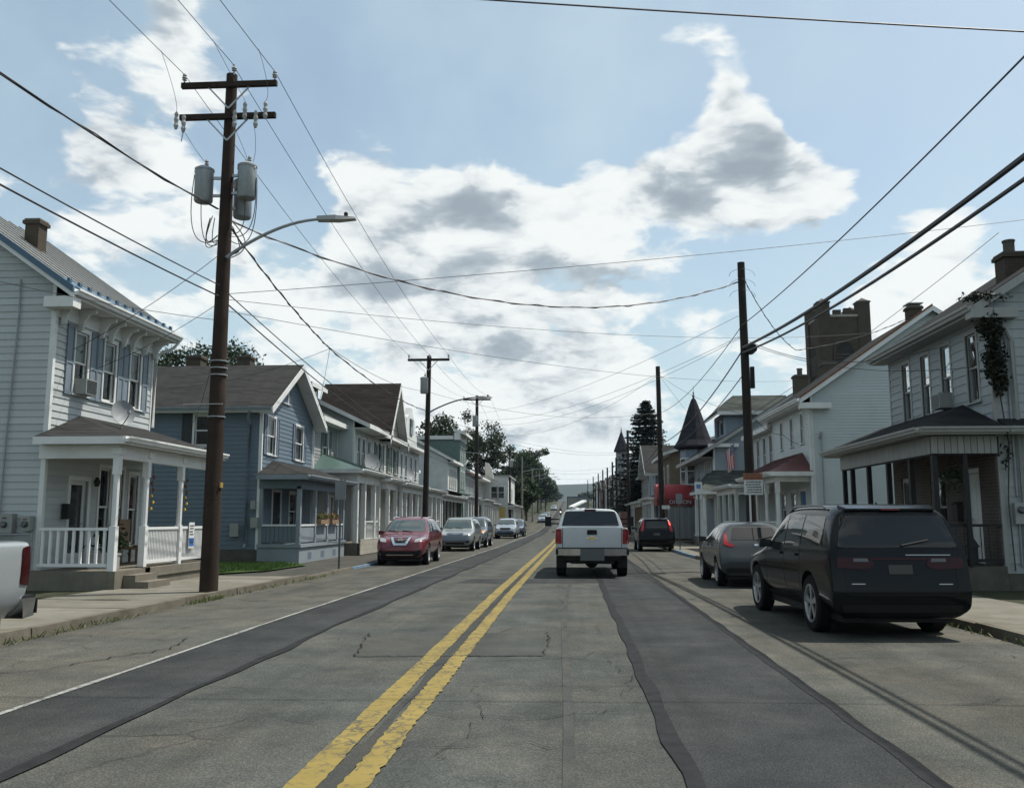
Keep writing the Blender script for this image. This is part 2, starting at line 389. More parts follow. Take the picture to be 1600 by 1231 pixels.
road_mat('road', (0.060, 0.065, 0.061), (0.074, 0.070, 0.058), True, 0.0, 0.34, 1.9)
road_mat('parking', (0.069, 0.071, 0.063), (0.083, 0.075, 0.060), True, 13.0, 0.36, 2.0)
road_mat('patch', (0.036, 0.039, 0.040), (0.043, 0.044, 0.042), False, 31.0, 0.34, 1.9)
road_mat('oldpatch', (0.045, 0.048, 0.046), (0.052, 0.050, 0.043), True, 51.0, 0.22, 1.2)
road_mat('asphalt_walk', (0.058, 0.058, 0.052), (0.070, 0.065, 0.054), True, 71.0, 0.24, 1.5)
road_mat('roadpatch', (0.054, 0.058, 0.055), (0.064, 0.061, 0.052), True, 91.0, 0.24, 1.4)
pmat('tar', (0.020, 0.021, 0.022), 0.8, 0.3, 6.0, 0.3, 60, spec=0.08)
paint_line_mat('yellow', (0.22, 0.168, 0.050), (0.055, 0.055, 0.05), 0.8)
paint_line_mat('whiteline', (0.26, 0.265, 0.25), (0.07, 0.07, 0.066), 0.9)
pmat('concrete', (0.150, 0.143, 0.118), 0.95, 0.16, 1.5, 0.3, 60, dirt=(0.10, 0.087, 0.060), dirt_amt=0.85)
pmat('kerb', (0.115, 0.105, 0.083), 0.92, 0.22, 3.0, 0.5, 30, dirt=(0.075, 0.062, 0.045), dirt_amt=0.9)
pmat('porch_concrete', (0.15, 0.138, 0.112), 0.92, 0.2, 2.5, 0.4, 25, dirt=(0.15, 0.13, 0.10), dirt_amt=0.7, streak=0.3)
pmat('stone_dark', (0.09, 0.085, 0.072), 0.92, 0.25, 4.0, 0.6, 18)
pmat('bluekerb', (0.07, 0.125, 0.19), 0.7, 0.2, 5.0, dirt=(0.25, 0.24, 0.2), dirt_amt=0.7, dirt_scale=5)
pmat('soil', (0.038, 0.042, 0.024), 0.95, 0.3, 3.0, 0.5, 30)
leaf_mat('grass', (0.032, 0.075, 0.014), (0.055, 0.10, 0.022), 0.25)
leaf_mat('weed', (0.06, 0.10, 0.025), (0.12, 0.13, 0.05), 0.3)
pmat('lawnbase', (0.03, 0.055, 0.015), 0.95, 0.3, 5.0)
leaf_mat('leafdark', (0.014, 0.027, 0.011), (0.028, 0.046, 0.018), 0.15)
leaf_mat('leafmid', (0.022, 0.042, 0.015), (0.042, 0.066, 0.024), 0.18)
leaf_mat('spruce', (0.010, 0.019, 0.015), (0.019, 0.031, 0.023), 0.05)
leaf_mat('vine', (0.010, 0.014, 0.008), (0.022, 0.026, 0.014), 0.1)
leaf_mat('hillgreen', (0.008, 0.018, 0.016), (0.016, 0.028, 0.022), 0.0)
leaf_mat('flower', (0.30, 0.05, 0.06), (0.35, 0.12, 0.08), 0.2)
pmat('bark', (0.075, 0.060, 0.045), 0.95, 0.3, 5.0, 0.7, 20)
pmat('pole', (0.040, 0.029, 0.023), 0.95, 0.3, 2.0, 0.6, 30, streak=0.5)
pmat('pole_dark', (0.030, 0.025, 0.022), 0.88, 0.3, 2.0, 0.6, 30, streak=0.4)
pmat('pole_pale', (0.19, 0.18, 0.16), 0.9, 0.15, 2.0, 0.4, 30)
pmat('wire', (0.022, 0.022, 0.025), 0.6, 0.05)
pmat('insul', (0.28, 0.28, 0.275), 0.3, 0.1)
pmat('steel', (0.35, 0.36, 0.37), 0.45, 0.12, 6.0, metal=0.6)
pmat('galv', (0.26, 0.28, 0.285), 0.55, 0.15, 8.0, metal=0.35, streak=0.4)
pmat('blackmetal', (0.010, 0.010, 0.011), 0.55, 0.1, spec=0.3)
pmat('white', (0.60, 0.61, 0.59), 0.5, 0.05, 2.0, dirt=(0.33, 0.325, 0.29), dirt_amt=0.4)
pmat('vinylwhite', (0.62, 0.63, 0.62), 0.4, 0.03, 2.0, dirt=(0.42, 0.415, 0.39), dirt_amt=0.25)
pmat('sidingA', (0.38, 0.405, 0.40), 0.5, 0.05, 1.2, 0.08, 30, dirt=(0.27, 0.285, 0.275), dirt_amt=0.45, streak=0.15)
pmat('sidingB', (0.100, 0.138, 0.172), 0.55, 0.06, 1.5, 0.08, 30, streak=0.12)
pmat('trimB', (0.20, 0.235, 0.26), 0.55, 0.07, 2.0, dirt=(0.15, 0.17, 0.18), dirt_amt=0.4)
pmat('panelB', (0.105, 0.14, 0.165), 0.6, 0.08, 2.0)
pmat('sidingC', (0.25, 0.26, 0.26), 0.6, 0.08, 1.5, streak=0.15)
pmat('sidingD', (0.41, 0.44, 0.44), 0.55, 0.08, 1.5, streak=0.12)
pmat('sidingE', (0.52, 0.515, 0.46), 0.55, 0.07, 1.5, streak=0.15)
pmat('sidingR1', (0.30, 0.33, 0.335), 0.7, 0.07, 1.6, 0.1, 40, dirt=(0.20, 0.215, 0.21), dirt_amt=0.5, streak=0.3)
pmat('sidingR2', (0.44, 0.49, 0.485), 0.5, 0.05, 1.0, dirt=(0.33, 0.36, 0.355), dirt_amt=0.35)
pmat('sidingR4', (0.22, 0.265, 0.29), 0.6, 0.07, 1.5, streak=0.12)
pmat('aluminum', (0.26, 0.265, 0.25), 0.5, 0.08, 2.0, streak=0.35)
pmat('shutterblue', (0.15, 0.185, 0.215), 0.6, 0.12, 3.0)
pmat('shutterdark', (0.022, 0.026, 0.032), 0.6, 0.15, 3.0)
pmat('shutterslate', (0.10, 0.13, 0.17), 0.6, 0.15, 3.0)
pmat('shuttergreen', (0.06, 0.10, 0.09), 0.6, 0.15, 3.0)
pmat('bluemetal', (0.020, 0.070, 0.12), 0.35, 0.08, 2.0, coat=0.3)
pmat('greenmetal', (0.06, 0.105, 0.092), 0.4, 0.1, 2.0, coat=0.2)
pmat('redmetal', (0.10, 0.032, 0.030), 0.5, 0.15, 2.0)
pmat('tinroof', (0.25, 0.255, 0.245), 0.5, 0.1, 2.0, metal=0.2, streak=0.4)
pmat('greenshingle', (0.13, 0.18, 0.162), 0.8, 0.18, 4.0)
shingle_mat('roofgrey', (0.036, 0.036, 0.035), .25); shingle_mat('roofbrown', (0.028, 0.024, 0.021)); shingle_mat('roofdark', (0.024, 0.025, 0.025))
shingle_mat('roofgreen', (0.075, 0.083, 0.075)); shingle_mat('roofslate', (0.035, 0.035, 0.042), 0.25); shingle_mat('rooftan', (0.26, 0.19, 0.11))
brick_mat('brick_brown', (0.080, 0.066, 0.050), (0.066, 0.054, 0.042), (0.10, 0.09, 0.076))
brick_mat('brick_porch', (0.105, 0.086, 0.074), (0.085, 0.070, 0.062), (0.16, 0.148, 0.135))
brick_mat('brick_red', (0.20, 0.085, 0.06), (0.16, 0.07, 0.05), (0.2, 0.17, 0.15))
brick_mat('brick_buff', (0.18, 0.15, 0.105), (0.16, 0.13, 0.09), (0.2, 0.175, 0.14))
brick_mat('stone_wall', (0.34, 0.32, 0.27), (0.28, 0.26, 0.22), (0.2, 0.19, 0.16), 0.4, 0.2)
for nm, c in (('clap_white', (0.49, 0.51, 0.49)), ('clap_blue', (0.22, 0.30, 0.335)), ('clap_grey', (0.19, 0.205, 0.21)), ('clap_cream', (0.48, 0.46, 0.39)), ('clap_slate', (0.20, 0.25, 0.30)), ('clap_tan', (0.36, 0.29, 0.20))):
    clap_mat(nm, c)
glass_mat('glass'); glass_mat('tint', (0.16, 0.18, 0.19), 0.10)
pmat('darkpane', (0.018, 0.021, 0.024), 0.06, 0.2, 3.0, spec=0.7)
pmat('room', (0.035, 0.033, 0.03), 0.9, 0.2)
pmat('curtain', (0.5, 0.49, 0.46), 0.9, 0.12, 8.0, 0.4, 14)
pmat('blind', (0.66, 0.67, 0.66), 0.7, 0.05)
pmat('rubber', (0.012, 0.012, 0.013), 0.85, 0.15, 5.0)
pmat('blackplastic', (0.010, 0.0105, 0.011), 0.6, 0.1, spec=0.25)
pmat('rim', (0.48, 0.49, 0.50), 0.3, 0.1, metal=0.8)
pmat('rimdark', (0.10, 0.10, 0.105), 0.35, 0.1, metal=0.7)
pmat('chrome', (0.75, 0.76, 0.77), 0.12, 0.05, metal=1.0)
pmat('carglass', (0.006, 0.008, 0.009), 0.03, 0.1, spec=0.45)
pmat('windshield', (0.030, 0.048, 0.050), 0.05, 0.2, 1.5, spec=0.9)
pmat('plate_truck', (0.085, 0.092, 0.09), 0.7, 0.1, 4.0)
pmat('plate', (0.035, 0.034, 0.030), 0.6, 0.1, 4.0)
pmat('redlens', (0.20, 0.010, 0.013), 0.15, 0.1, spec=0.4, coat=0.1)
pmat('darkredlens', (0.030, 0.004, 0.005), 0.15, 0.1, spec=0.25)
pmat('clearlens', (0.24, 0.26, 0.27), 0.12, 0.1, spec=0.8, coat=0.5)
pmat('amberlens', (0.60, 0.28, 0.10), 0.2, 0.1, spec=0.7)
emis_mat('brakelight', (1.0, 0.10, 0.08), 2.2); emis_mat('headlight', (1.0, 0.92, 0.75), 4.0)
def car_paint(nm, c, rough=0.25, metal=0.25): pmat(nm, c, rough, 0.05, 2.0, metal=metal, coat=0.8)
car_paint('p_white', (0.42, 0.45, 0.46), 0.3, 0.0); pmat('p_navy', (0.005, 0.0065, 0.008), 0.14, 0.05, 2.0, spec=0.2); pmat('p_grey', (0.034, 0.039, 0.043), 0.16, 0.05, 2.0, spec=0.35)
pmat('p_black', (0.004, 0.005, 0.006), 0.15, 0.05, 2.0, spec=0.2); car_paint('p_red', (0.12, 0.011, 0.016)); car_paint('p_greygreen', (0.17, 0.19, 0.185), 0.4)
car_paint('p_slate', (0.09, 0.11, 0.135)); car_paint('p_blue', (0.035, 0.05, 0.085)); car_paint('p_silver', (0.30, 0.325, 0.33)); car_paint('p_silverblue', (0.30, 0.34, 0.38))
pmat('gold', (0.55, 0.36, 0.08), 0.35, 0.1, metal=0.5)
pmat('awning_red', (0.30, 0.026, 0.030), 0.7, 0.12, 1.5, 0.2, 20)
pmat('awning_dark', (0.16, 0.018, 0.020), 0.75, 0.12, 1.5)
pmat('signblue', (0.03, 0.13, 0.38), 0.5, 0.08); pmat('signwhite', (0.55, 0.57, 0.56), 0.5, 0.06); pmat('signorange', (0.26, 0.105, 0.055), 0.6, 0.12, 6.0)
pmat('signback', (0.19, 0.20, 0.21), 0.55, 0.1, metal=0.3); pmat('ink', (0.03, 0.03, 0.035), 0.7, 0.1); pmat('signred', (0.45, 0.03, 0.035), 0.5, 0.08)
pmat('terracotta', (0.30, 0.13, 0.07), 0.85, 0.2); pmat('wood', (0.20, 0.13, 0.075), 0.75, 0.25, 5.0); pmat('meterbox', (0.25, 0.26, 0.245), 0.6, 0.08, 3.0)
pmat('dish', (0.22, 0.23, 0.24), 0.6, 0.1, 3.0); pmat('yellowdoor', (0.45, 0.33, 0.10), 0.6, 0.1); pmat('rust', (0.16, 0.075, 0.04), 0.85, 0.3, 6.0)
# ------------------------------------------------------------------ the setting
def lerp_tab(tab, y):
    if y <= tab[0][0]: return tab[0][1]
    for (a, va), (b, vb) in zip(tab, tab[1:]):
        if y <= b: return va + (vb-va)*(y-a)/(b-a)
    return tab[-1][1]
def E(y):
    if y < 85: return 0.0
    if y < 175: return 0.5*0.033/90*(y-85)**2
    if y < 430: return 1.485 + 0.033*(y-175)
    if y < 520: return 9.9 + 0.033*(y-430) - 0.5*0.033/90*(y-430)**2
    return 11.385
KL_T = [(-40, -7.42), (10, -7.32), (16, -7.25), (24, -7.02), (32, -6.92), (46, -6.75), (75, -6.4), (120, -6.25), (500, -6.25)]
KR_T = [(-40, 5.75), (13, 5.75), (20, 5.6), (30, 5.25), (40, 4.95), (70, 4.9), (500, 4.9)]
KL = lambda y: lerp_tab(KL_T, y)
KR = lambda y: lerp_tab(KR_T, y)
LD = lambda y: lerp_tab([(-40, 0), (14, 0), (52, 0.48), (120, 0.62), (500, 0.62)], y)      # gentle taper of the left lane
MDf = lambda y: lerp_tab([(-40, 0), (20, 0.02), (60, 0.35), (120, 0.45), (500, 0.45)], y)
YS = [-40, -20] + [i*1.0 for i in range(-8, 40)] + [40+4*i for i in range(0, 20)] + [120+10*i for i in range(0, 44)]

def wob(seed, amp):
    rs = random.Random(seed); ph = [(rs.uniform(0.3, 4.5), rs.uniform(0, 6.3), rs.uniform(0.3, 1)) for _ in range(7)]
    return lambda y: amp*sum(a*math.sin(w*y+p) for w, p, a in ph)/2.2
def strip(name, xl, xr, y0, y1, z, mat, parent=None, step=None, kind=None):
    ys = [y for y in YS if y0 < y < y1]
    if step:
        ys = []; y = y0+step
        while y < min(y1, 70): ys.append(y); y += step
        ys += [q for q in YS if max(70, y0) < q < y1]
    ys = [y0]+ys+[y1]; mb = MB()
    for a, b in zip(ys, ys[1:]):
        mb.quad((xl(a), a, E(a)+z), (xr(a), a, E(a)+z), (xr(b), b, E(b)+z), (xl(b), b, E(b)+z))
    o = mb.build(name, mat, parent)
    if kind: o['kind'] = kind
    return o

def build_ground():
    mb = MB(); xs = [-900, -300, -120, -60, -30, -14, 14, 30, 60, 120, 300, 900]
    ys = [-60] + YS[1:] + [600, 700, 900, 1400, 3200]
    def gz(x, y):
        if y > 600: return E(y) - 6 - 0.004*(y-600)
        return E(y) - 0.08
    idx = {}
    for j, y in enumerate(ys):
        for i, x in enumerate(xs): idx[i, j] = len(mb.v); mb.v.append(Vector((x, y, gz(x, y))))
    for j in range(len(ys)-1):
        for i in range(len(xs)-1):
            mb.f.append([idx[i, j], idx[i+1, j], idx[i+1, j+1], idx[i, j+1]]); mb.mi.append(0)
    mb.build('ground', M['soil'], kind='structure')
    road = strip('road', lambda y: KL(y), lambda y: KR(y), -40, 560, 0.0, M['road'], kind='structure')
    strip('parking_lane', lambda y: KL(y), lambda y: -4.72+LD(y), -40, 440, 0.004, M['parking'], road)
    strip('parking_lane', lambda y: 2.24, lambda y: KR(y), -40, 440, 0.004, M['parking'], road)
    w1, w2, w3, w4 = wob(1, .014), wob(2, .022), wob(3, .03), wob(4, .016)
    # resurfaced trench bands
    strip('asphalt_band', lambda y: -4.70+LD(y), lambda y: -3.60+LD(y)+w1(y), -40, 440, 0.008, M['patch'], road, 0.4)
    strip('asphalt_band', lambda y: 0.74+w2(y), lambda y: 2.20+w4(y), -40, 300, 0.008, M['patch'], road, 0.4)
    # tar seams along the bands
    strip('tar_seam', lambda y: -3.62+LD(y)+w1(y), lambda y: -3.53+LD(y)+w1(y)+0.03*math.sin(y*1.3)+w3(y)*.6, -40, 120, 0.012, M['tar'], road, 0.4)
    strip('tar_seam', lambda y: 0.66+w2(y), lambda y: 0.79+w2(y)+0.02*math.sin(3*y), -40, 120, 0.012, M['tar'], road, 0.4)
    strip('tar_seam', lambda y: 2.16+w4(y), lambda y: 2.27+w4(y)+w3(y)*0.5, -40, 120, 0.012, M['tar'], road, 0.4)
    # white edge line, double yellow centre line
    w5 = wob(5, .012)
    strip('edge_line', lambda y: -4.75+LD(y)+w5(y), lambda y: -4.69+LD(y)+w5(y*1.1), -40, 430, 0.014, M['whiteline'], road, 0.5)
    w6 = wob(6, .008); jag = lambda y, s: .004*math.sin(y*9.1+s)*math.sin(y*3.7+s*2)+.0035*math.sin(y*27.3+s)+.003*math.sin(y*41.7+s*3)
    strip('centre_line', lambda y: -1.76+MDf(y)+w6(y)+jag(y, 1), lambda y: -1.56+MDf(y)+w6(y*1.2)+jag(y, 2), -40, 440, 0.012, M['yellow'], road, 0.08)
    strip('centre_line', lambda y: -1.43+MDf(y)+w6(y*.9)+2*jag(y, 3), lambda y: -1.25+MDf(y)+w6(y*1.1)+2*jag(y, 4), -40, 440, 0.012, M['yellow'], road, 0.08)
    # worn dark strip between the lines
    w7 = wob(7, .03)
    strip('tar_seam', lambda y: -1.54+MDf(y)+w7(y), lambda y: -1.45+MDf(y)+w7(y*1.3), -8, 26, 0.0085, M['oldpatch'], road, 0.25)
    # square patches in the lane
    mb = MB(); mb.poly([(-2.55, 10.7, .005), (-0.35, 10.9, .005), (-0.35, 13.1, .005), (-2.9, 12.9, .005)]); mb.build('road_patch', M['roadpatch'], road)
    mb = MB(); mb.poly([(-2.9, 23.0, .005), (2.1, 23.3, .005), (2.1, 24.4, .005), (-2.7, 24.6, .005)]); mb.build('road_patch', M['patch'], road)
    # cracks, sealed and open
    rs = random.Random(11)
    def crack(pts, w, nm='crack', m='tar', z=0.0155):
        L = []
        for (x0, y0), (x1, y1) in zip(pts, pts[1:]):
            n = max(2, int(math.hypot(x1-x0, y1-y0)/0.12))
            for k in range(n):
                t = k/n; L.append((x0+(x1-x0)*t+rs.gauss(0, .035), y0+(y1-y0)*t+rs.gauss(0, .045)))
        L.append(pts[-1]); mb = MB(); prev = None
        for i, (x, y) in enumerate(L):
            a, b = L[max(i-1, 0)], L[min(i+1, len(L)-1)]
            dx, dy = b[0]-a[0], b[1]-a[1]; l = math.hypot(dx, dy) or 1
            ww = w*rs.uniform(.1, 1.0)*0.24; nx, ny = -dy/l*ww, dx/l*ww
            cur = ((x+nx, y+ny, E(y)+z), (x-nx, y-ny, E(y)+z))
            if prev: mb.quad(prev[0], cur[0], cur[1], prev[1])
            prev = cur
        mb.build(nm, M[m], road)
    crack([(-2.55, 10.7), (-0.35, 10.9), (-0.35, 13.1)], .05); crack([(-2.9, 12.9), (-2.55, 10.7)], .05)
    crack([(-1.2, 10.9), (-0.2, 10.75), (.7, 10.9)], .035)
    crack([(2.3, 10.8), (3.6, 11.0), (5.2, 10.6)], .03)
    crack([(-3.4, 12.3), (-2.6, 12.0), (-1.9, 12.2)], .03)
    crack([(-6.8, 8.8), (-5.7, 9.5), (-5.0, 11.2), (-5.2, 12.2)], .06)
    crack([(-7.0, 12.4), (-5.6, 12.0), (-4.7, 12.2)], .03)
    crack([(-7.0, 16.4), (-5.8, 16.2), (-4.7, 16.5)], .03)
    crack([(-6.9, 22.0), (-5.8, 22.6), (-4.5, 22.1)], .035); crack([(-6.8, 27), (-4.5, 26.6)], .03)
    crack([(-1.2, 7.6), (-.5, 7.5), (.4, 7.9)], .03); crack([(-1.15, 8.9), (-.4, 9.1), (.2, 8.8)], .022)
    crack([(-1.1, 6.6), (-.3, 6.75), (.5, 6.5)], .025); crack([(-3.3, 7.2), (-2.4, 7.4), (-1.8, 7.1)], .02)
    crack([(-.9, 6.2), (-.75, 7.6), (-.95, 9.0)], .018); crack([(.45, 8.3), (.6, 9.4), (.4, 10.6)], .02)
    crack([(2.6, 8.6), (3.4, 8.3), (4.4, 8.8)], .022); crack([(2.5, 14.3), (3.2, 14.5)], .02); crack([(4.9, 7.4), (5.3, 9.2), (5.1, 11.5)], .04)
    crack([(-3.1, 9.4), (-2.3, 9.0), (-1.9, 9.3)], .018); crack([(2.3, 17.3), (3.3, 17.1)], .03)
    strip('tyre_mark', lambda y: -.12+.05*math.sin(y*.3), lambda y: -.04+.05*math.sin(y*.3), 4, 23, .006, M['roadpatch'], road, .5)
    # kerbs
    for side, K in ((-1, KL), (1, KR)):
        kroot = bpy.data.objects.new('kerb', None); link(kroot); tag(kroot, kind='structure'); ORG[kroot.name] = Vector((0, 0, 0))
        y = -12.0 if side < 0 else 4.0; n = 0
        while y < 200:
            L = 2.4 if y < 70 else 12.0
            a, b = y+.012, y+L-.012; hk = (0.14 if side < 0 else 0.13) + rs.uniform(-.012, .012)
            if side < 0 and a > 24.0: hk -= 0.06
            mb = MB(); xa, xb = K(a), K(b); o = side*0.16; ja = rs.uniform(-.012, .012)
            xa += ja; xb += ja
            mb.hexa([(xa, a, E(a)-.05), (xb, b, E(b)-.05), (xb+o, b, E(b)-.05), (xa+o, a, E(a)-.05),
                     (xa+side*.02, a, E(a)+hk), (xb+side*.02, b, E(b)+hk), (xb+o, b, E(b)+hk), (xa+o, a, E(a)+hk)])
            blue = (side < 0 and 27.5 < y < 31.5) or (side > 0 and 36 < y < 44)
            mb.build('kerb_stone', M['bluekerb' if blue else 'kerb'], kroot)
            y += L; n += 1
    # pavements: slab by slab where they can be told apart
    for side, K, wid, y0, y1, mt in ((-1, KL, 2.55, -12, 23.6, 'concrete'), (1, KR, 2.1, 4, 66, 'concrete')):
        sroot = bpy.data.objects.new('sidewalk', None); link(sroot); tag(sroot, kind='structure'); ORG[sroot.name] = Vector((0, 0, 0))
        y = y0
        while y < y1:
            a, b = y+.006, min(y+1.5, y1)-.006; z = 0.118+rs.uniform(-.006, .006)
            xa, xb = K(a)+side*.165, K(b)+side*.165
            mb = MB(); mb.hexa([(xa, a, -.06), (xb, b, -.06), (xb+side*wid, b, -.06), (xa+side*wid, a, -.06), (xa, a, z), (xb, b, z), (xb+side*wid, b, z), (xa+side*wid, a, z)])
            mb.build('slab', M[mt], sroot); y += 1.5
    strip('sidewalk', lambda y: KL(y)-2.9, lambda y: KL(y)-.17, 23.6, 200, 0.075, M['asphalt_walk'], kind='structure')
    strip('sidewalk', lambda y: KR(y)+.17, lambda y: KR(y)+2.5, 66, 200, 0.11, M['concrete'], kind='structure')
    # yards behind the pavements
    strip('yard', lambda y: -90.0, lambda y: KL(y)-2.73 if y < 23.5 else KL(y)-2.9, -12, 430, 0.09, M['soil'], kind='structure')
    strip('yard', lambda y: KR(y)+2.27, lambda y: 90.0, -12, 430, 0.09, M['soil'], kind='structure')
    # lawn between the two first houses on the left
    mb = MB(); mb.poly([(-20, 24.6, .12), (-9.75, 24.6, .12), (-8.9, 26.0, .12), (-8.7, 29.5, .12), (-9.5, 30.8, .12), (-20, 30.9, .12)]); lawn = mb.build('lawn', M['lawnbase'], kind='structure')
    mb = MB()
    for k in range(15000):
        x = rs.uniform(-15.5, -8.9); y = rs.uniform(24.7, 30.7)
        if x > -9.7 and (y < 26 or y > 29.5): continue
        h = rs.uniform(.04, .10); a = rs.uniform(0, 6.28); w = .012
        dx, dy = math.cos(a)*w, math.sin(a)*w; lx, ly = rs.uniform(-.03, .03), rs.uniform(-.03, .03)
        mb.add([(x-dx, y-dy, .12), (x+dx, y+dy, .12), (x+lx, y+ly, .12+h)], [(0, 1, 2)])
    g = mb.build('grass', M['grass'], kind='stuff'); tag(g, 'short bright green grass between the white and the blue house', 'grass')
    # weeds in the gutters
    mb = MB()
    for k in range(760):
        side = -1 if k < 480 else 1
        if side < 0:
            c = rs.choice([(9.5, .8), (12.2, .6), (14.0, .5), (17.6, .35), (17.8, .35), (17.7, .5), (22.0, 1.5), (24.5, .8), (11, 2)]); y = rs.gauss(*c); x = KL(y)+rs.gauss(.03, .04)
        else:
            c = rs.choice([(10.5, .4), (9.8, .3), (13.5, 1.0), (16, 1.0), (26, 2)]); y = rs.gauss(*c); x = KR(y)-rs.gauss(.03, .04)
        h = rs.uniform(.03, .11); a = rs.uniform(0, 6.28); dx, dy = math.cos(a)*.012, math.sin(a)*.012
        lx, ly = rs.uniform(-.08, .08), rs.uniform(-.08, .08)
        mb.add([(x-dx, y-dy, 0), (x+dx, y+dy, 0), (x+dx+lx, y+dy+ly, h*.8), (x+lx*1.3, y+ly*1.3, h)], [(0, 1, 2, 3)])
    g = mb.build('weeds', M['weed'], kind='stuff'); tag(g, 'tufts of weeds growing along the kerb gutters', 'weeds')
    # distant wooded hill
    from mathutils import noise as mn
    mb = MB(); nx, ny = 60, 16; idx = {}
    for j in range(ny+1):
        for i in range(nx+1):
            x = -1500+3000*i/nx; y = 850+900*j/ny
            t = math.sin(min(1, max(0, (y-850)/650))*math.pi/2)
            h = 3+ (55 + 0.02*x + 7*mn.noise(Vector((x*.0022, 3.1, 0))) + 3*mn.noise(Vector((x*.011, y*.005, 0))))*t*t
            idx[i, j] = len(mb.v); mb.v.append(Vector((x, y, h)))
    for j in range(ny):
        for i in range(nx): mb.f.append([idx[i, j], idx[i+1, j], idx[i+1, j+1], idx[i, j+1]]); mb.mi.append(0)
    mb.build('hills', M['hillgreen'], kind='structure', smooth=True)
build_ground()
# ------------------------------------------------------------------ house building kit
def split_spans(a0, a1, blocks):
    spans = [(a0, a1)]
    for b0, b1 in blocks:
        nx = []
        for s0, s1 in spans:
            if b1 <= s0 or b0 >= s1: nx.append((s0, s1)); continue
            if b0 > s0: nx.append((s0, b0))
            if b1 < s1: nx.append((b1, s1))
        spans = nx
    return [(p, q) for p, q in spans if q-p > 0.03]

def siding(parent, fr, a0, a1, h0, h1, pitch, mat, openings=(), gable=None, single=False, seed=0, name='siding_board', thick=0.022):
    rs = random.Random(seed); joined = MB(); h = h0; k = 0
    while h < h1-0.02:
        t = min(pitch, h1-h); lo, hi = (a0, a1)
        if gable: lo, hi = gable(h+t*0.5)
        if hi-lo < 0.12: h += pitch; continue
        blocks = [(o[0], o[1]) for o in openings if o[2] < h+t*0.6 and o[3] > h+t*0.4]
        if single and hi-lo > 5.5: jb = lo+(hi-lo)*rs.uniform(.25, .6); blocks.append((jb, jb+.006))
        for s0, s1 in split_spans(lo, hi, blocks):
            d0 = thick+rs.uniform(-.002, .002)
            def mk(mb, s0=s0, s1=s1, d0=d0, base=None):
                P = fr.pt
                q = [(s0, h, .002), (s1, h, .002), (s1, h, d0), (s0, h, d0), (s0, h+t, .002), (s1, h+t, .002), (s1, h+t, .005), (s0, h+t, .005)]
                mb.hexa([P(*c)-base for c in q] if base is not None else [P(*c) for c in q])
            if single:
                base = fr.pt(s0, h, 0)
                piece((name, mat.name, tuple(fr.du), tuple(fr.dn), round(s1-s0, 2), round(t, 3), round(d0, 2)), name, lambda mb: mk(mb, base=base), mat, parent, base)
            else: mk(joined)
        h += pitch; k += 1
    if not single and joined.f: joined.build('siding', mat, parent, kind='stuff')

def wall(parent, fr, a0, a1, h0, h1, openings, mat, gable=None, reveal=0.14, name='wall'):
    """plain wall sheet with real openings and reveals; gable adds a triangle (apex a, apex h)"""
    mb = MB(); P = fr.pt
    xs = sorted({a0, a1, *[min(max(v, a0), a1) for o in openings for v in o[:2]]}); hs = sorted({h0, h1, *[min(max(v, h0), h1) for o in openings for v in o[2:4]]})
    for i in range(len(xs)-1):
        for j in range(len(hs)-1):
            ca, ch = (xs[i]+xs[i+1])/2, (hs[j]+hs[j+1])/2
            if any(o[0] < ca < o[1] and o[2] < ch < o[3] for o in openings): continue
            mb.quad(P(xs[i], hs[j]), P(xs[i+1], hs[j]), P(xs[i+1], hs[j+1]), P(xs[i], hs[j+1]))
    for o in openings:
        b0, b1, c0, c1 = o[:4]; d = -reveal
        mb.quad(P(b0, c0), P(b0, c1), P(b0, c1, d), P(b0, c0, d)); mb.quad(P(b1, c0), P(b1, c1), P(b1, c1, d), P(b1, c0, d))
        mb.quad(P(b0, c1), P(b1, c1), P(b1, c1, d), P(b0, c1, d)); mb.quad(P(b0, c0), P(b1, c0), P(b1, c0, d), P(b0, c0, d))
    if gable: mb.poly([P(a0, h1), P(a1, h1), P(*gable)])
    return mb.build(name, mat, parent)

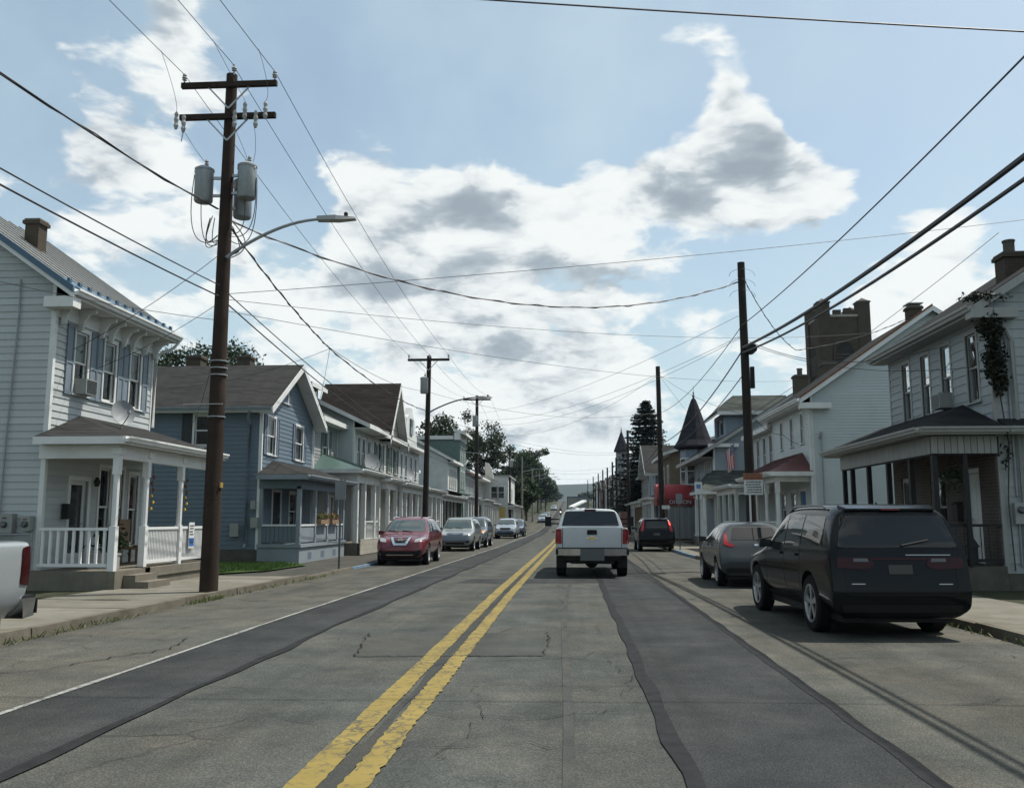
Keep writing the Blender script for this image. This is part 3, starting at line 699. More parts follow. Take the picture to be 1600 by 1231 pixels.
def window(parent, fr, a0, a1, h0, h1, trim='white', curtain=0.0, cw=0.08, kind='sash', ac=False, seed=1, drop=0.0, far=False, proud=0.03):
    """double-hung window filling the opening a0..a1, h0..h1"""
    rs = random.Random(seed); f = MB(); T = M[trim]
    f.fbox(fr, a0-cw, a0, h0-.02, h1+cw*1.2, -.02, proud); f.fbox(fr, a1, a1+cw, h0-.02, h1+cw*1.2, -.02, proud)
    f.fbox(fr, a0+.001, a1-.001, h1, h1+cw*1.2, -.02, proud-.002)
    sw = min(.045, (a1-a0)*.1); hm = (h0+h1)/2
    def sash(b0, b1, d0, d1):
        f.fbox(fr, a0, a0+sw, b0, b1, d0, d1); f.fbox(fr, a1-sw, a1, b0, b1, d0, d1)
        f.fbox(fr, a0+sw, a1-sw, b0, b0+sw, d0+.001, d1-.001); f.fbox(fr, a0+sw, a1-sw, b1-sw, b1, d0+.001, d1-.001)
    if kind == 'sash':
        sash(h0+.01, hm+.02, -.085, -.055); sash(hm-.02, h1-.005, -.05, -.02)
    else: sash(h0+.01, h1-.005, -.06, -.025)
    w = f.build('window', T, parent)
    s = MB(); s.fbox(fr, a0-cw-.03, a1+cw+.03, h0-.055, h0-.021, -.02, proud+.045); s.build('sill', T, w)
    rects = [(h0+.01+sw, hm+.02-sw, -.07), (hm-.02+sw, h1-.005-sw, -.036)] if kind == 'sash' else [(h0+.01+sw, h1-.005-sw, -.042)]
    for b0, b1, d in rects:
        p = MB(); p.quad(fr.pt(a0+sw, b0, d), fr.pt(a1-sw, b0, d), fr.pt(a1-sw, b1, d), fr.pt(a0+sw, b1, d)); p.build('pane', M['darkpane' if far else 'glass'], w)
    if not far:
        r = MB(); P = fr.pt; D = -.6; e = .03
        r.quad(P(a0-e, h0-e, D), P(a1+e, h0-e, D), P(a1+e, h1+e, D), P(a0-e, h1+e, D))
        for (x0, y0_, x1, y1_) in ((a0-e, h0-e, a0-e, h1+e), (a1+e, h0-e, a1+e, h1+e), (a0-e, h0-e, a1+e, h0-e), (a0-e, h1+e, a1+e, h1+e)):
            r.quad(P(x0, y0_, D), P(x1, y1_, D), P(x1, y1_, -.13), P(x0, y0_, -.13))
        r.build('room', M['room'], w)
        if curtain > 0:
            c = MB(); n = 14; hb = h1-(h1-h0)*curtain
            for half in ((a0, a0+(a1-a0)*(.5-drop)), (a0+(a1-a0)*(.5+drop), a1)):
                pr = None
                for i in range(n+1):
                    a = half[0]+(half[1]-half[0])*i/n; d = -.16+.02*math.sin(i*2.1+seed)
                    cur = (fr.pt(a, hb, d), fr.pt(a, h1, d))
                    if pr: c.quad(pr[0], cur[0], cur[1], pr[1])
                    pr = cur
            c.build('curtain', M['curtain'], w)
    return w

def shutter(parent, fr, a0, a1, h0, h1, mat, d=0.024):
    mb = MB(); t = .045; hm = h0+(h1-h0)*.47
    mb.fbox(fr, a0, a0+t, h0, h1, d, d+.03); mb.fbox(fr, a1-t, a1, h0, h1, d, d+.03)
    for b0, b1 in ((h0, h0+.07), (hm-.04, hm+.04), (h1-.06, h1)): mb.fbox(fr, a0+t, a1-t, b0, b1, d, d+.029)
    mb.fbox(fr, a0+t, a1-t, h0+.07, hm-.04, d, d+.013); mb.fbox(fr, a0+t, a1-t, hm+.04, h1-.06, d, d+.013)
    return mb.build('shutter', mat, parent)

def door(parent, fr, a0, a1, h0, h1, mat, trim='white', glass=0.0, cw=.1):
    f = MB(); f.fbox(fr, a0-cw, a0, h0, h1+cw, -.02, .035); f.fbox(fr, a1, a1+cw, h0, h1+cw, -.02, .035); f.fbox(fr, a0, a1, h1, h1+cw, -.02, .033)
    d = MB(); d.fbox(fr, a0, a1, h0, h1, -.1, -.06); W = a1-a0
    if glass: 
        d = MB(); gh = h1-(h1-h0)*glass
        d.fbox(fr, a0, a1, h0, gh, -.1, -.06); d.fbox(fr, a0, a0+.1, gh, h1, -.1, -.06); d.fbox(fr, a1-.1, a1, gh, h1, -.1, -.06); d.fbox(fr, a0+.1, a1-.1, h1-.1, h1, -.1, -.061)
    else:
        for b0, b1 in ((h0+.15, h0+.8), (h0+.95, h1-.2)):
            for c0, c1 in ((a0+.12*W, a0+.44*W), (a0+.56*W, a0+.88*W)): d.fbox(fr, c0, c1, b0, b1, -.06, -.05)
    o = d.build('door', M[mat], parent)
    f.build('door_frame', M[trim], o)
    if glass:
        p = MB(); p.fbox(fr, a0+.1, a1-.1, h1-(h1-h0)*glass, h1-.1, -.085, -.08); p.build('pane', M['darkpane'], o)
    hd = MB(); hd.tube([fr.pt(a1-.09, h0+.98, -.06), fr.pt(a1-.09, h0+.98, 0.0), fr.pt(a1-.17, h0+.98, 0.0)], .014, 6); hd.build('handle', M['steel'], o)
    return o

def gutter(parent, p0, p1, out, mat='white', size=.12):
    """K-profile gutter from p0 to p1; out = outward unit vector; p at its top back edge"""
    o = Vector(out); u = Vector((0, 0, 1)); s = size; p0 = Vector(p0); p1 = Vector(p1)
    prof = [(0, 0), (0, -s), (.65*s, -s), (.75*s, -.55*s), (1.0*s, -.35*s), (1.0*s, 0), (.9*s, 0), (.9*s, -.3*s), (.08*s, -.5*s), (.08*s, 0)]
    mb = MB(); mb.slab([p0+o*a+u*b for a, b in prof], p1-p0); return mb.build('gutter', M[mat], parent)

def downspout(parent, pts, mat='white', r=.04):
    mb = MB(); mb.tube(pts, r, 6)
    return mb.build('downspout', M[mat], parent, smooth=True)

def post(parent, x, y, z0, z1, w=.13, mat='white', style='square', name='post'):
    mb = MB(); h = w/2
    if style == 'square':
        mb.box(x-h, x+h, y-h, y+h, z0, z1)
    elif style == 'chamfer':
        a = z0+(z1-z0)*.36; b = z0+(z1-z0)*.78
        mb.box(x-h*1.12, x+h*1.12, y-h*1.12, y+h*1.12, z0, a); mb.tube([(x, y, a), (x, y, b)], h*1.08, 8); mb.box(x-h*1.1, x+h*1.1, y-h*1.1, y+h*1.1, b, z1-.14); mb.box(x-h*1.6, x+h*1.6, y-h*1.6, y+h*1.6, z1-.14, z1)
    elif style == 'round':
        mb.box(x-h*1.4, x+h*1.4, y-h*1.4, y+h*1.4, z0, z0+.08); mb.lathe([(h*1.2, .08), (h*1.1, .14), (h, .2), (h*.85, z1-z0-.15), (h*1.15, z1-z0-.1), (h*1.3, z1-z0-.06)], (x, y, z0), 'z', 10); mb.box(x-h*1.4, x+h*1.4, y-h*1.4, y+h*1.4, z1-.06, z1)
    return mb.build(name, M[mat], parent)

def railing(parent, p0, p1, z0, z1, mat='white', sp=.12, bw=.035, single=True, panel=False):
    """straight railing with balusters between p0 and p1 (xy)"""
    a = Vector((p0[0], p0[1], 0)); b = Vector((p1[0], p1[1], 0)); L = (b-a).length; d = (b-a)/L
    mb = MB(); up = Vector((0, 0, 1))
    mb.bar(a+up*(z1-.03), b+up*(z1-.03), .085, .06); mb.bar(a+up*(z0+.04), b+up*(z0+.04), .06, .07)
    r = mb.build('railing', M[mat], parent)
    n = max(1, int(L/sp)); j = MB()
    for i in range(n):
        c = a+d*(L*(i+.5)/n)
        if single:
            hh = z1-z0-.13; piece(('bal', mat, round(hh, 2), bw), 'baluster', lambda m_: m_.box(-bw/2, bw/2, -bw/2, bw/2, 0, hh), M[mat], r, (c.x, c.y, z0+.07))
        else: j.box(c.x-bw/2, c.x+bw/2, c.y-bw/2, c.y+bw/2, z0+.075, z1-.06)
    if not single: j.build('baluster', M[mat], r, kind='stuff')
    return r

def chimney(parent, x, y, z0, z1, w=.55, d=.55, mat='brick_brown', pot=False, cap=True):
    mb = MB(); mb.box(x-w/2, x+w/2, y-d/2, y+d/2, z0, z1-.12); mb.box(x-w/2-.05, x+w/2+.05, y-d/2-.05, y+d/2+.05, z1-.12, z1-.03)
    o = mb.build('chimney', M[mat], parent)
    c = MB(); c.box(x-w/2-.02, x+w/2+.02, y-d/2-.02, y+d/2+.02, z1-.03, z1+.02)
    if pot: c.lathe([(.13, .02), (.13, .3), (.15, .32), (.15, .36)], (x, y, z1), 'z', 10)
    if cap: c.build('chimney_cap', M['concrete' if not pot else 'stone_dark'], o)
    return o

def roof_p(parent, s, X, depth, y0, y1, ze, zr, mat, ovx=.4, ovy=.3, t=.09, ribs=None, fascia='white'):
    """ridge parallel to the street; ze = top of the roof at the overhung eave"""
    xe = X+s*ovx; xr = X-s*depth/2; xb = X-s*(depth+ovx); Y0, Y1 = y0-ovy, y1+ovy
    mb = MB(); mb.slab([(xe, Y0, ze), (xe, Y1, ze), (xr, Y1, zr), (xr, Y0, zr)], (0, 0, -t))
    mb.slab([(xb, Y0, ze), (xb, Y1, ze), (xr-s*.002, Y1, zr-.001), (xr-s*.002, Y0, zr-.001)], (0, 0, -t))
    r = mb.build('roof', M[mat], parent)
    f = MB(); sl = (zr-ze)
    for Yc in (Y0-.02, Y1+.0):
        for xa in (xe, xb):
            f.slab([(xa, Yc, ze-.02), (xr, Yc, zr-.02), (xr, Yc, zr-.22), (xa, Yc, ze-.22)], (0, .02, 0))
    f.box(min(xe, xe+s*.02), max(xe, xe+s*.02), Y0, Y1, ze-.22, ze-.01)
    f.box(min(xe, X), max(xe, X), Y0+.002, Y1-.002, ze-.215, ze-.195)
    f.build('fascia', M[fascia], r)
    if ribs:
        n = int((Y1-Y0)/ribs)
        for i in range(n+1):
            y = Y0+.02+(Y1-Y0-.04)*i/n; b = MB(); b.bar((xe, y, ze+.012), (xr, y, zr+.012), .035, .045); b.build('roof_rib', M[mat], r)
    return r

def roof_x(parent, s, X, depth, y0, y1, ze, zr, mat, ovx=.4, ovy=.4, t=.1, fascia='white', yr=None):
    """gable to the street: ridge perpendicular to it"""
    ym = (y0+y1)/2 if yr is None else yr; xa = X+s*ovx; xb = X-s*depth
    mb = MB(); mb.slab([(xa, y0-ovy, ze), (xb, y0-ovy, ze), (xb, ym, zr), (xa, ym, zr)], (0, 0, -t))
    mb.slab([(xa, y1+ovy, ze), (xb, y1+ovy, ze), (xb, ym+.002, zr-.001), (xa, ym+.002, zr-.001)], (0, 0, -t))
    r = mb.build('roof', M[mat], parent); f = MB()
    for ya in (y0-ovy, y1+ovy):
        f.slab([(xa+s*.02, ya, ze-.01), (xa+s*.02, ym, zr-.01), (xa+s*.02, ym, zr-.26), (xa+s*.02, ya, ze-.26)], (-s*.02, 0, 0))
        # soffit under the rake
        f.slab([(xa, ya, ze-.22), (xa, ym, zr-.22), (X+s*.03, ym, zr-.22), (X+s*.03, ya, ze-.22)], (0, 0, -.02))
    f.box(min(xa, xb), max(xa, xb), y0-ovy-.02, y0-ovy, ze-.2, ze-.01)
    f.box(min(X, xb), max(X, xb), y0-ovy+.001, y0, ze-.19, ze-.17)
    f.build('fascia', M[fascia], r)
    return r

def porch_roof(parent, s, xw, xo, y0, y1, ze, zw, mat, hip=(1.2, 0.0), t=.07, fascia='white', ribs=None):
    """lean-to roof from the wall xw (height zw) out to xo (height ze); hip = run of the hipped ends"""
    mb = MB(); h0, h1 = hip
    mb.slab([(xo, y0, ze), (xo, y1, ze), (xw, y1-h1, zw), (xw, y0+h0, zw)], (0, 0, -t))
    if h0: mb.slab([(xo, y0, ze), (xw, y0+h0, zw), (xw, y0, ze)], (0, 0, -t))
    if h1: mb.slab([(xo, y1, ze), (xw, y1-h1, zw), (xw, y1, ze)], (0, 0, -t))
    r = mb.build('porch_roof', M[mat], parent); f = MB()
    f.box(min(xo, xo+s*.02), max(xo, xo+s*.02), y0, y1, ze-.17, ze-.005); f.box(min(xw, xo), max(xw, xo), y0-.02, y0, ze-.17, ze-.005); f.box(min(xw, xo), max(xw, xo), y1, y1+.02, ze-.17, ze-.005)
    f.box(min(xw, xo)+.01, max(xw, xo)-.01, y0+.01, y1-.01, ze-.15, ze-.13)
    f.build('porch_ceiling', M[fascia], r)
    if ribs:
        n = int((y1-y0)/ribs)
        for i in range(n+1):
            y = y0+.02+(y1-y0-.04)*i/n; fr_ = 1.0
            if h0 and y < y0+h0: fr_ = (y-y0)/h0
            if h1 and y > y1-h1: fr_ = (y1-y)/h1
            if fr_ < .08: continue
            b = MB(); b.bar((xo, y, ze+.01), (xo+(xw-xo)*fr_, y, ze+(zw-ze)*fr_+.01), .04, .035); b.build('roof_rib', M[mat], r)
    return r

def house(name, label, s, X, y0, y1, depth, ze, zr, ridge='p', sid='sidingD', roof='roofgrey', pitch=.15, single=False, wins=(), swins=(), doors=(), base=.3,
          trim='white', shut=None, ovx=.4, ovy=.3, far=False, wallmat=None, ribs=None, skip_siding=False, sboard=None, fascia='white', ym=None, clap=None, seed=0, group=None, cat='house', cw=.08, brick_h=None):
    """walls, siding, roof and windows of one house; s=+1 faces +x (left of the street), s=-1 faces -x"""
    r = thing(name, label, cat, (X, (y0+y1)/2, E(y0)+.1), group=group)
    L = y1-y0; ez = E(y0); zw = ze-.2+ez
    slope = (zr-ze)/((depth/2+ovx) if ridge == 'p' else (L/2+ovy))
    F = Fr((X, y0, 0), (0, 1, 0), (s, 0, 0)); S = Fr((X, y0, 0), (-s, 0, 0), (0, -1, 0))
    B = Fr((X, y1, 0), (-s, 0, 0), (0, 1, 0)); K = Fr((X-s*depth, y0, 0), (0, 1, 0), (-s, 0, 0))
    fo = [(w[0]-y0, w[1]-y0, w[2]+ez, w[3]+ez) for w in wins]; do = [(d[0]-y0, d[1]-y0, d[2]+ez, d[3]+ez) for d in doors]
    sw = [(abs(w[1]-X) if s > 0 else abs(w[0]-X), abs(w[0]-X) if s > 0 else abs(w[1]-X), w[2]+ez, w[3]+ez) for w in swins]
    wm = M[wallmat or clap or sid]
    zapex = zr-.12+ez
    gs = (depth/2, zapex) if ridge == 'p' else None; gf = (L/2, zapex) if ridge == 'x' else None
    zws = (zapex-slope*depth/2) if ridge == 'p' else zw
    zwf = (zapex-slope*L/2) if ridge == 'x' else zw
    wall(r, F, 0, L, base+ez, zwf, fo+do, wm, gf); wall(r, S, 0, depth, base+ez, zws, sw, wm, gs)
    wall(r, B, 0, depth, base+ez, zws, [], wm, gs); wall(r, K, 0, L, base+ez, zwf, [], wm, gf)
    if not clap:
        co = [(o[0]-cw-.005, o[1]+cw+.005, o[2]-.06, o[3]+cw*1.2) for o in fo]+[(d[0]-.1, d[1]+.1, d[2]-.1, d[3]+.1) for d in do]
        cs = [(o[0]-cw-.005, o[1]+cw+.005, o[2]-.06, o[3]+cw*1.2) for o in sw]
        gfl = (lambda h: (max(.02, (h-zwf)/slope), min(L-.02, L-(h-zwf)/slope))) if ridge == 'x' else None
        gsl = (lambda h: (max(.02, (h-zws)/slope), min(depth-.02, depth-(h-zws)/slope))) if ridge == 'p' else None
        siding(r, F, .06, L-.06, (brick_h or base)+ez, zwf if ridge == 'p' else zapex-.1, pitch, M[sid], co, gfl, single, seed+1)
        siding(r, S, .06, depth, base+ez, zws if ridge == 'x' else zapex-.1, pitch, M[sid], cs, gsl, single, seed+2)
        c = MB(); c.box(min(X, X+s*.03), max(X, X+s*.03), y0-.03, y0+.07, base+ez, zw); c.box(min(X, X-s*.08), max(X, X-s*.08), y0-.03, y0-.001, base+ez, zws); c.build('corner_board', M[trim], r)
        c = MB(); c.box(min(X, X+s*.03), max(X, X+s*.03), y1-.07, y1, base+ez, zw); c.build('corner_board', M[trim], r)
    if brick_h:
        b = MB(); b.fbox(F, 0, L, base+ez, brick_h+ez, .002, .05); 
    for i, o in enumerate(fo):
        opt = wins[i][4] if len(wins[i]) > 4 else {}
        window(r, F, *o, trim=trim, far=far, seed=seed+i, cw=cw, **opt)
        if shut:
            swd = .34; 
            shutter(r, F, o[0]-cw-.01-swd, o[0]-cw-.01, o[2]-.05, o[3]+.06, M[shut]); shutter(r, F, o[1]+cw+.01, o[1]+cw+.01+swd, o[2]-.05, o[3]+.06, M[shut])
    for i, o in enumerate(sw): window(r, S, *o, trim=trim, far=far, seed=seed+40+i, cw=cw)
    for i, o in enumerate(do): door(r, F, *o, **(doors[i][4] if len(doors[i]) > 4 else {'mat': 'white'}))
    f = MB(); f.box(min(X, X-s*depth)-.01, max(X, X-s*depth)+.01, y0-.01, y1+.01, ez-.1, base+ez); f.build('foundation', M['stone_dark'], r)
    if ridge == 'p': roof_p(r, s, X, depth, y0, y1, ze+ez, zr+ez, roof, ovx, ovy, ribs=ribs, fascia=fascia)
    elif ridge == 'x': roof_x(r, s, X, depth, y0, y1, ze+ez, zr+ez, roof, ovx, ovy, fascia=fascia)
    elif ridge == 'flat':
        m_ = MB(); m_.box(min(X+s*ovx, X-s*depth), max(X+s*ovx, X-s*depth), y0-.05, y1+.05, ze+ez-.2, ze+ez); m_.build('roof', M[roof], r)
    r['_F'] = 0
    del r['_F']
    return r, F, S

def porch(r, s, X, xo, y0, y1, deck, ze, zw, posts, mat='roofgrey', post_mat='white', pstyle='square', pw=.13, hip=(1.2, 0), beam=.28, rail=None, base='porch_concrete', ez=0.0, ribs=None, rsp=.12, rsingle=False, near_rail=False, fascia='white', gut=True, beammat='white', ov=.3):
    """porch: xo = line of the posts"""
    b = MB(); b.box(min(X, xo+s*.15), max(X, xo+s*.15), y0, y1, ez-.05, deck+ez); b.build('porch_floor', M[base], r)
    for y in posts: post(r, xo, y, deck+ez, ze+ez-.17-beam*.2, pw, post_mat, pstyle)
    bm_ = MB(); zt = ze+ez-.16; bm_.box(xo-.07, xo+.07, y0+.05, y1-.05, zt-beam, zt); 
    xa, xb = sorted((X, xo-s*.071)); bm_.box(xa, xb, y0+.051, y0+.17, zt-beam+.002, zt); bm_.build('porch_beam', M[beammat], r)
    porch_roof(r, s, X+s*.026, xo+s*ov, y0-ov*.8, y1+ov*.3, ze+ez, zw+ez, mat, hip, fascia=fascia, ribs=ribs)
    if gut: gutter(r, (xo+s*(ov+.022), y0-ov*.8, ze+ez), (xo+s*(ov+.022), y1+ov*.3, ze+ez), (s, 0, 0), fascia)
    for (ya, yb) in (rail or ()): railing(r, (xo, ya), (xo, yb), deck+ez+.08, deck+ez+.92, post_mat if pstyle != 'iron' else 'blackmetal', rsp, single=rsingle)
    if near_rail: railing(r, (X+s*.1, y0+.12), (xo-s*.1, y0+.12), deck+ez+.08, deck+ez+.92, post_mat, .165, .05, single=True)

def dish(label, base, aim, rad=.33, group=None, arm=.45):
    """satellite dish standing on a roof"""
    root = thing('satellite_dish', label, 'satellite dish', base, group=group)
    c = Vector(base)+Vector((0, 0, arm)); a = Vector(aim).normalized(); x = a.cross(Vector((0, 0, 1))).normalized(); z = x.cross(a).normalized()
    d = MB(); seg, rings = 20, 4; vs_ = [c-a*.06]; fs = []
    for i in range(1, rings+1):
        for k in range(seg):
            t = 2*math.pi*k/seg; q = rad*i/rings; vs_.append(c+x*q*math.cos(t)*.95+z*q*math.sin(t)*1.05+a*(.09*(i/rings)**2-.06))
    for k in range(seg): fs.append((0, 1+k, 1+(k+1) % seg))
    for i in range(rings-1):
        for k in range(seg): fs.append((1+i*seg+k, 1+(i+1)*seg+k, 1+(i+1)*seg+(k+1) % seg, 1+i*seg+(k+1) % seg))
    d.add(vs_, fs); d.add([v-a*.012 for v in vs_], fs); d.build('reflector', M['dish'], root, smooth=True)
    m = MB(); m.tube([Vector(base), Vector(base)+Vector((0, 0, arm*.55)), c-a*.08], .022, 6); m.tube([c-z*rad*.9+a*.02, c-z*rad*.55+a*rad*1.15], .014, 6); m.build('mast', M['steel'], root)
    n = MB(); n.lathe([(.03, 0), (.045, .03), (.04, .1)], c-z*rad*.5+a*rad*1.1, 'z', 8); n.build('receiver', M['insul'], root)
    return root

def hcol(cols, k): return cols[k % len(cols)]
# ------------------------------------------------------------------ houses on the left
W = lambda y0, y1, h0, h1, **k: (y0, y1, h0, h1, k)
def house_white():
    cy_ = [20.25, 21.57, 22.9]
    wins = [W(c-.28, c+.28, 4.52, 6.0, curtain=.5 if i else .45, drop=.05) for i, c in enumerate(cy_)]
    wins += [W(21.45, 21.95, .95, 2.85), W(22.15, 22.6, .95, 2.85, curtain=.3), W(22.95, 23.4, .95, 2.75)]
    r, F, S = house('white_house', 'white clapboard house with blue shutters, bracketed eaves and a pillared porch', 1, -11.6, 19.1, 23.9, 7.0, 6.72, 9.55, 'p', 'sidingA', 'tinroof', .16, True,  # pale roof colour holds the sun glare of a blue metal roof
                    wins=wins, doors=[(20.15, 20.92, .52, 2.5, {'mat': 'white', 'glass': .85})], base=.5, ribs=.42, ovx=.55, ovy=.3, seed=3)
    for i, c in enumerate(cy_):
        for a0 in (c-.28-.09-.3, c+.28+.09): shutter(r, F, a0-19.1, a0-19.1+.3, 4.45, 6.08, M['shutterblue'])
    # boxed cornice with brackets
    X = -11.6; b = MB(); b.fbox(F, -.02, 4.82, 6.14, 6.50, .001, .05); b.build('frieze_board', M['white'], r)
    for y in (19.28, 20.0, 20.95, 21.4, 22.05, 22.5, 23.2, 23.8):
        m = MB(); a = y-19.1; P = F.pt
        prof = [(.05, 6.5), (.46, 6.5), (.46, 6.40), (.30, 6.36), (.20, 6.22), (.15, 6.02), (.05, 5.98)]
        m.slab([P(a-.035, h, d) for d, h in prof], F.du*.07); m.build('bracket', M['white'], r)
    m = MB(); m.box(-11.68, -11.0, 18.74, 19.06, 6.28, 6.52); m.build('cornice_return', M['white'], r)
    m = MB(); m.slab([(-11.06, 18.78, 6.745), (-11.06, 24.22, 6.745), (-11.42, 24.22, 7.0), (-11.42, 18.78, 7.0)], (0, 0, .018)); m.build('eave_flashing', M['bluemetal'], r)
    for k in range(13): m = MB(); y = 18.95+k*.43; m.box(-11.30, -11.24, y, y+.10, 6.90, 6.99); m.build('snow_guard', M['bluemetal'], r)
    # blue rake edge, gutter with downspout
    for z, mt, w in ((0, 'bluemetal', .16),):
        m = MB(); sl = (9.55-6.72)/(3.5+.55)
        m.slab([(-11.03, 18.75, 6.76), (-15.1, 18.75, 9.59), (-15.1, 18.75, 9.59-w), (-11.03, 18.75, 6.76-w)], (0, .03, 0)); m.build('rake_trim', M[mt], r)
    gutter(r, (-11.03, 18.8, 6.70), (-11.03, 24.2, 6.70), (1, 0, 0), 'white', .14)
    downspout(r, [(-10.96, 24.1, 6.55), (-11.1, 24.06, 6.35), (-11.5, 24.0, 6.15), (-11.53, 23.95, 5.9), (-11.53, 23.95, 4.1)])
    # porch
    porch(r, 1, -11.6, -9.85, 18.8, 24.1, .5, 3.37, 4.0, [18.93, 20.3, 22.15, 24.0], 'roofgrey', 'vinylwhite', 'chamfer', .13, (1.75, 0), .3,
          rail=[(20.4, 22.05), (22.25, 23.9)], rsp=.075, rsingle=True, near_rail=True)
    for k, (xa, xb, zt) in enumerate(((-9.69, -9.42, .40), (-9.415, -9.12, .26))):
        m = MB(); m.box(xa, xb, 19.15, 20.2, .05, zt); m.build('step', M['porch_concrete'], r)
    m = MB(); m.box(-9.95, -9.7, 20.18, 20.42, .13, .52); m.build('step_pier', M['brick_brown'], r)
    m = MB(); m.box(-9.70, -9.66, 20.45, 24.08, .30, .335); m.build('ledge', M['porch_concrete'], r)
    chimney(r, -13.42, 21.0, 7.6, 9.05, .36, .36, 'brick_brown')
    # conduit, mast and meters on the side wall
    m = MB(); m.tube([(-12.45, 19.04, 7.0), (-12.42, 19.04, 6.2), (-12.5, 19.04, 3.4), (-12.52, 19.04, .8)], .018, 6); m.build('conduit', M['galv'], r)
    for x, z, w_, h_ in ((-12.3, 1.30, .34, .42), (-11.83, 1.35, .2, .32)):
        m = MB(); m.box(x-w_/2, x+w_/2, 18.90, 19.07, z, z+h_); o = m.build('meter_box', M['meterbox'], r)
        g = MB(); g.lathe([(.07, 0), (.07, -.05), (.05, -.07)], (x, 18.90, z+h_*.45), 'y', 12); g.build('meter_dial', M['darkpane'], o)
        g = MB(); g.box(x-.05, x+.04, 18.893, 18.899, z+h_*.74, z+h_*.82); g.build('warning_sticker', M['rust'], o)
    m = MB(); m.lathe([(.05, -.12), (.08, 0), (.03, .1)], (-11.44, 21.05, 2.5), 'z', 8); m.build('porch_lamp', M['blackmetal'], r)
    m = MB(); m.box(-11.55, -11.4, 19.8, 19.98, 1.6, 1.95); m.build('mailbox', M['blackmetal'], r)
    dish('satellite dish on the porch roof of the white house', (-10.75, 20.75, 3.68), (.75, -.62, .25), .30)
    ac = thing('air_conditioner', 'window air conditioner sticking out of the white house upstairs', 'air conditioner', (-11.4, 20.25, 4.5))
    m = MB(); m.box(-11.62, -11.28, 20.0, 20.5, 4.5, 4.86); m.build('casing', M['meterbox'], ac)
    m = MB()
    for k in range(9): m.box(-11.279, -11.272, 20.03, 20.47, 4.53+k*.036, 4.545+k*.036)
    m.build('grille', M['blackplastic'], ac, kind='stuff')
    # things on the porch
    for k, (y, lab) in enumerate(((21.05, 'string of hanging chimes on the porch nearer its steps'), (22.95, 'string of hanging chimes on the porch next to the utility pole'))):
        w = thing('wind_chime', lab, 'wind chime', (-10.05, y, 1.9), group='hanging porch chimes'); m = MB(); m.tube([(-10.05, y, 2.9), (-10.05, y, 1.75)], .006, 4); m.build('cord', M['wire'], w)
        for q, z in enumerate((2.55, 2.4, 2.25, 2.1, 1.95, 1.8)):
            m = MB(); m.lathe([(.0, 0), (.045, .04), (.02, .1)], (-10.05+.02*(-1)**q, y, z), 'z', 8); m.build('bell', M['gold' if q > 2 else 'rust'], w)
    pl = thing('potted_plant', 'dark bushy potted plant at the top of the porch steps', 'plant', (-10.6, 20.35, .5))
    m = MB(); m.lathe([(.16, 0), (.24, .36), (.25, .4)], (-10.6, 20.35, .5), 'z', 12); m.build('pot', M['stone_dark'], pl)
    rs = random.Random(5); m = MB()
    for k in range(420):
        c = Vector((-10.6, 20.35, 1.1))+Vector((rs.gauss(0, .17), rs.gauss(0, .2), rs.gauss(0, .13))); leaf(m, c, rs, .06)
    m.build('leaves', M['leafdark'], pl)
    tb = thing('planter_box', 'pale planter box behind the porch steps', 'planter', (-10.5, 19.95, .5)); m = MB(); m.box(-10.8, -10.2, 19.7, 19.95, .5, .8); m.build('box', M['insul'], tb); m = MB(); m.box(-10.82, -10.18, 19.68, 19.97, .8, .84); m.build('rim', M['insul'], tb)
    ch = thing('porch_chair', 'dark wicker chair on the porch of the white house', 'chair', (-11.0, 22.3, .5)); m = MB(); m.box(-11.3, -10.8, 22.0, 22.55, .85, .95); m.build('seat', M['wood'], ch)
    m = MB(); m.box(-11.36, -11.3, 22.0, 22.55, .95, 1.6); m.build('backrest', M['wood'], ch)
    for x in (-11.25, -10.85):
        for y in (22.05, 22.5): m = MB(); m.box(x-.025, x+.025, y-.025, y+.025, .5, .85); m.build('leg', M['wood'], ch)
    sg = thing('yard_sign', 'small white and blue notice on the porch railing', 'sign', (-9.77, 22.75, .85))
    P = lambda y, z, d=0: (-9.79+d, y, z)
    m = MB(); m.hexa([P(22.62, .86), P(22.94, .86), P(22.94, .86, .015), P(22.62, .86, .015), P(22.62, 1.52), P(22.94, 1.52), P(22.94, 1.52, .015), P(22.62, 1.52, .015)]); m.build('board', M['signwhite'], sg)
    m = MB(); m.box(-9.774, -9.770, 22.63, 22.93, .92, 1.12); m.build('blue_panel', M['signblue'], sg)
    m = MB()
    for z, a, b in ((1.42, .03, .28), (1.35, .05, .25), (1.27, .03, .22), (1.20, .04, .26)): m.box(-9.774, -9.771, 22.63+a*.9, 22.63+b, z, z+.028)
    m.box(-9.770, -9.767, 22.70, 22.86, .99, 1.04); m.build('lettering', M['plate'], sg)
    # chain-link fence beside the house
    fn = thing('chain_link_fence', 'chain-link fence panel beside the white house', 'fence', (-12.6, 18.86, .1))
    for x in (-14.4, -13.0, -11.62): m = MB(); m.tube([(x, 18.84, .05), (x, 18.84, 1.3)], .028, 8); m.build('post', M['galv'], fn)
    m = MB(); m.tube([(-14.4, 18.84, 1.27), (-11.62, 18.84, 1.27)], .02, 6); m.build('top_rail', M['galv'], fn)
    m = MB(); n = 34; x0, x1, z0, z1 = -14.4, -11.62, .1, 1.24; stp = .075
    k = -int((z1-z0)/stp)-1
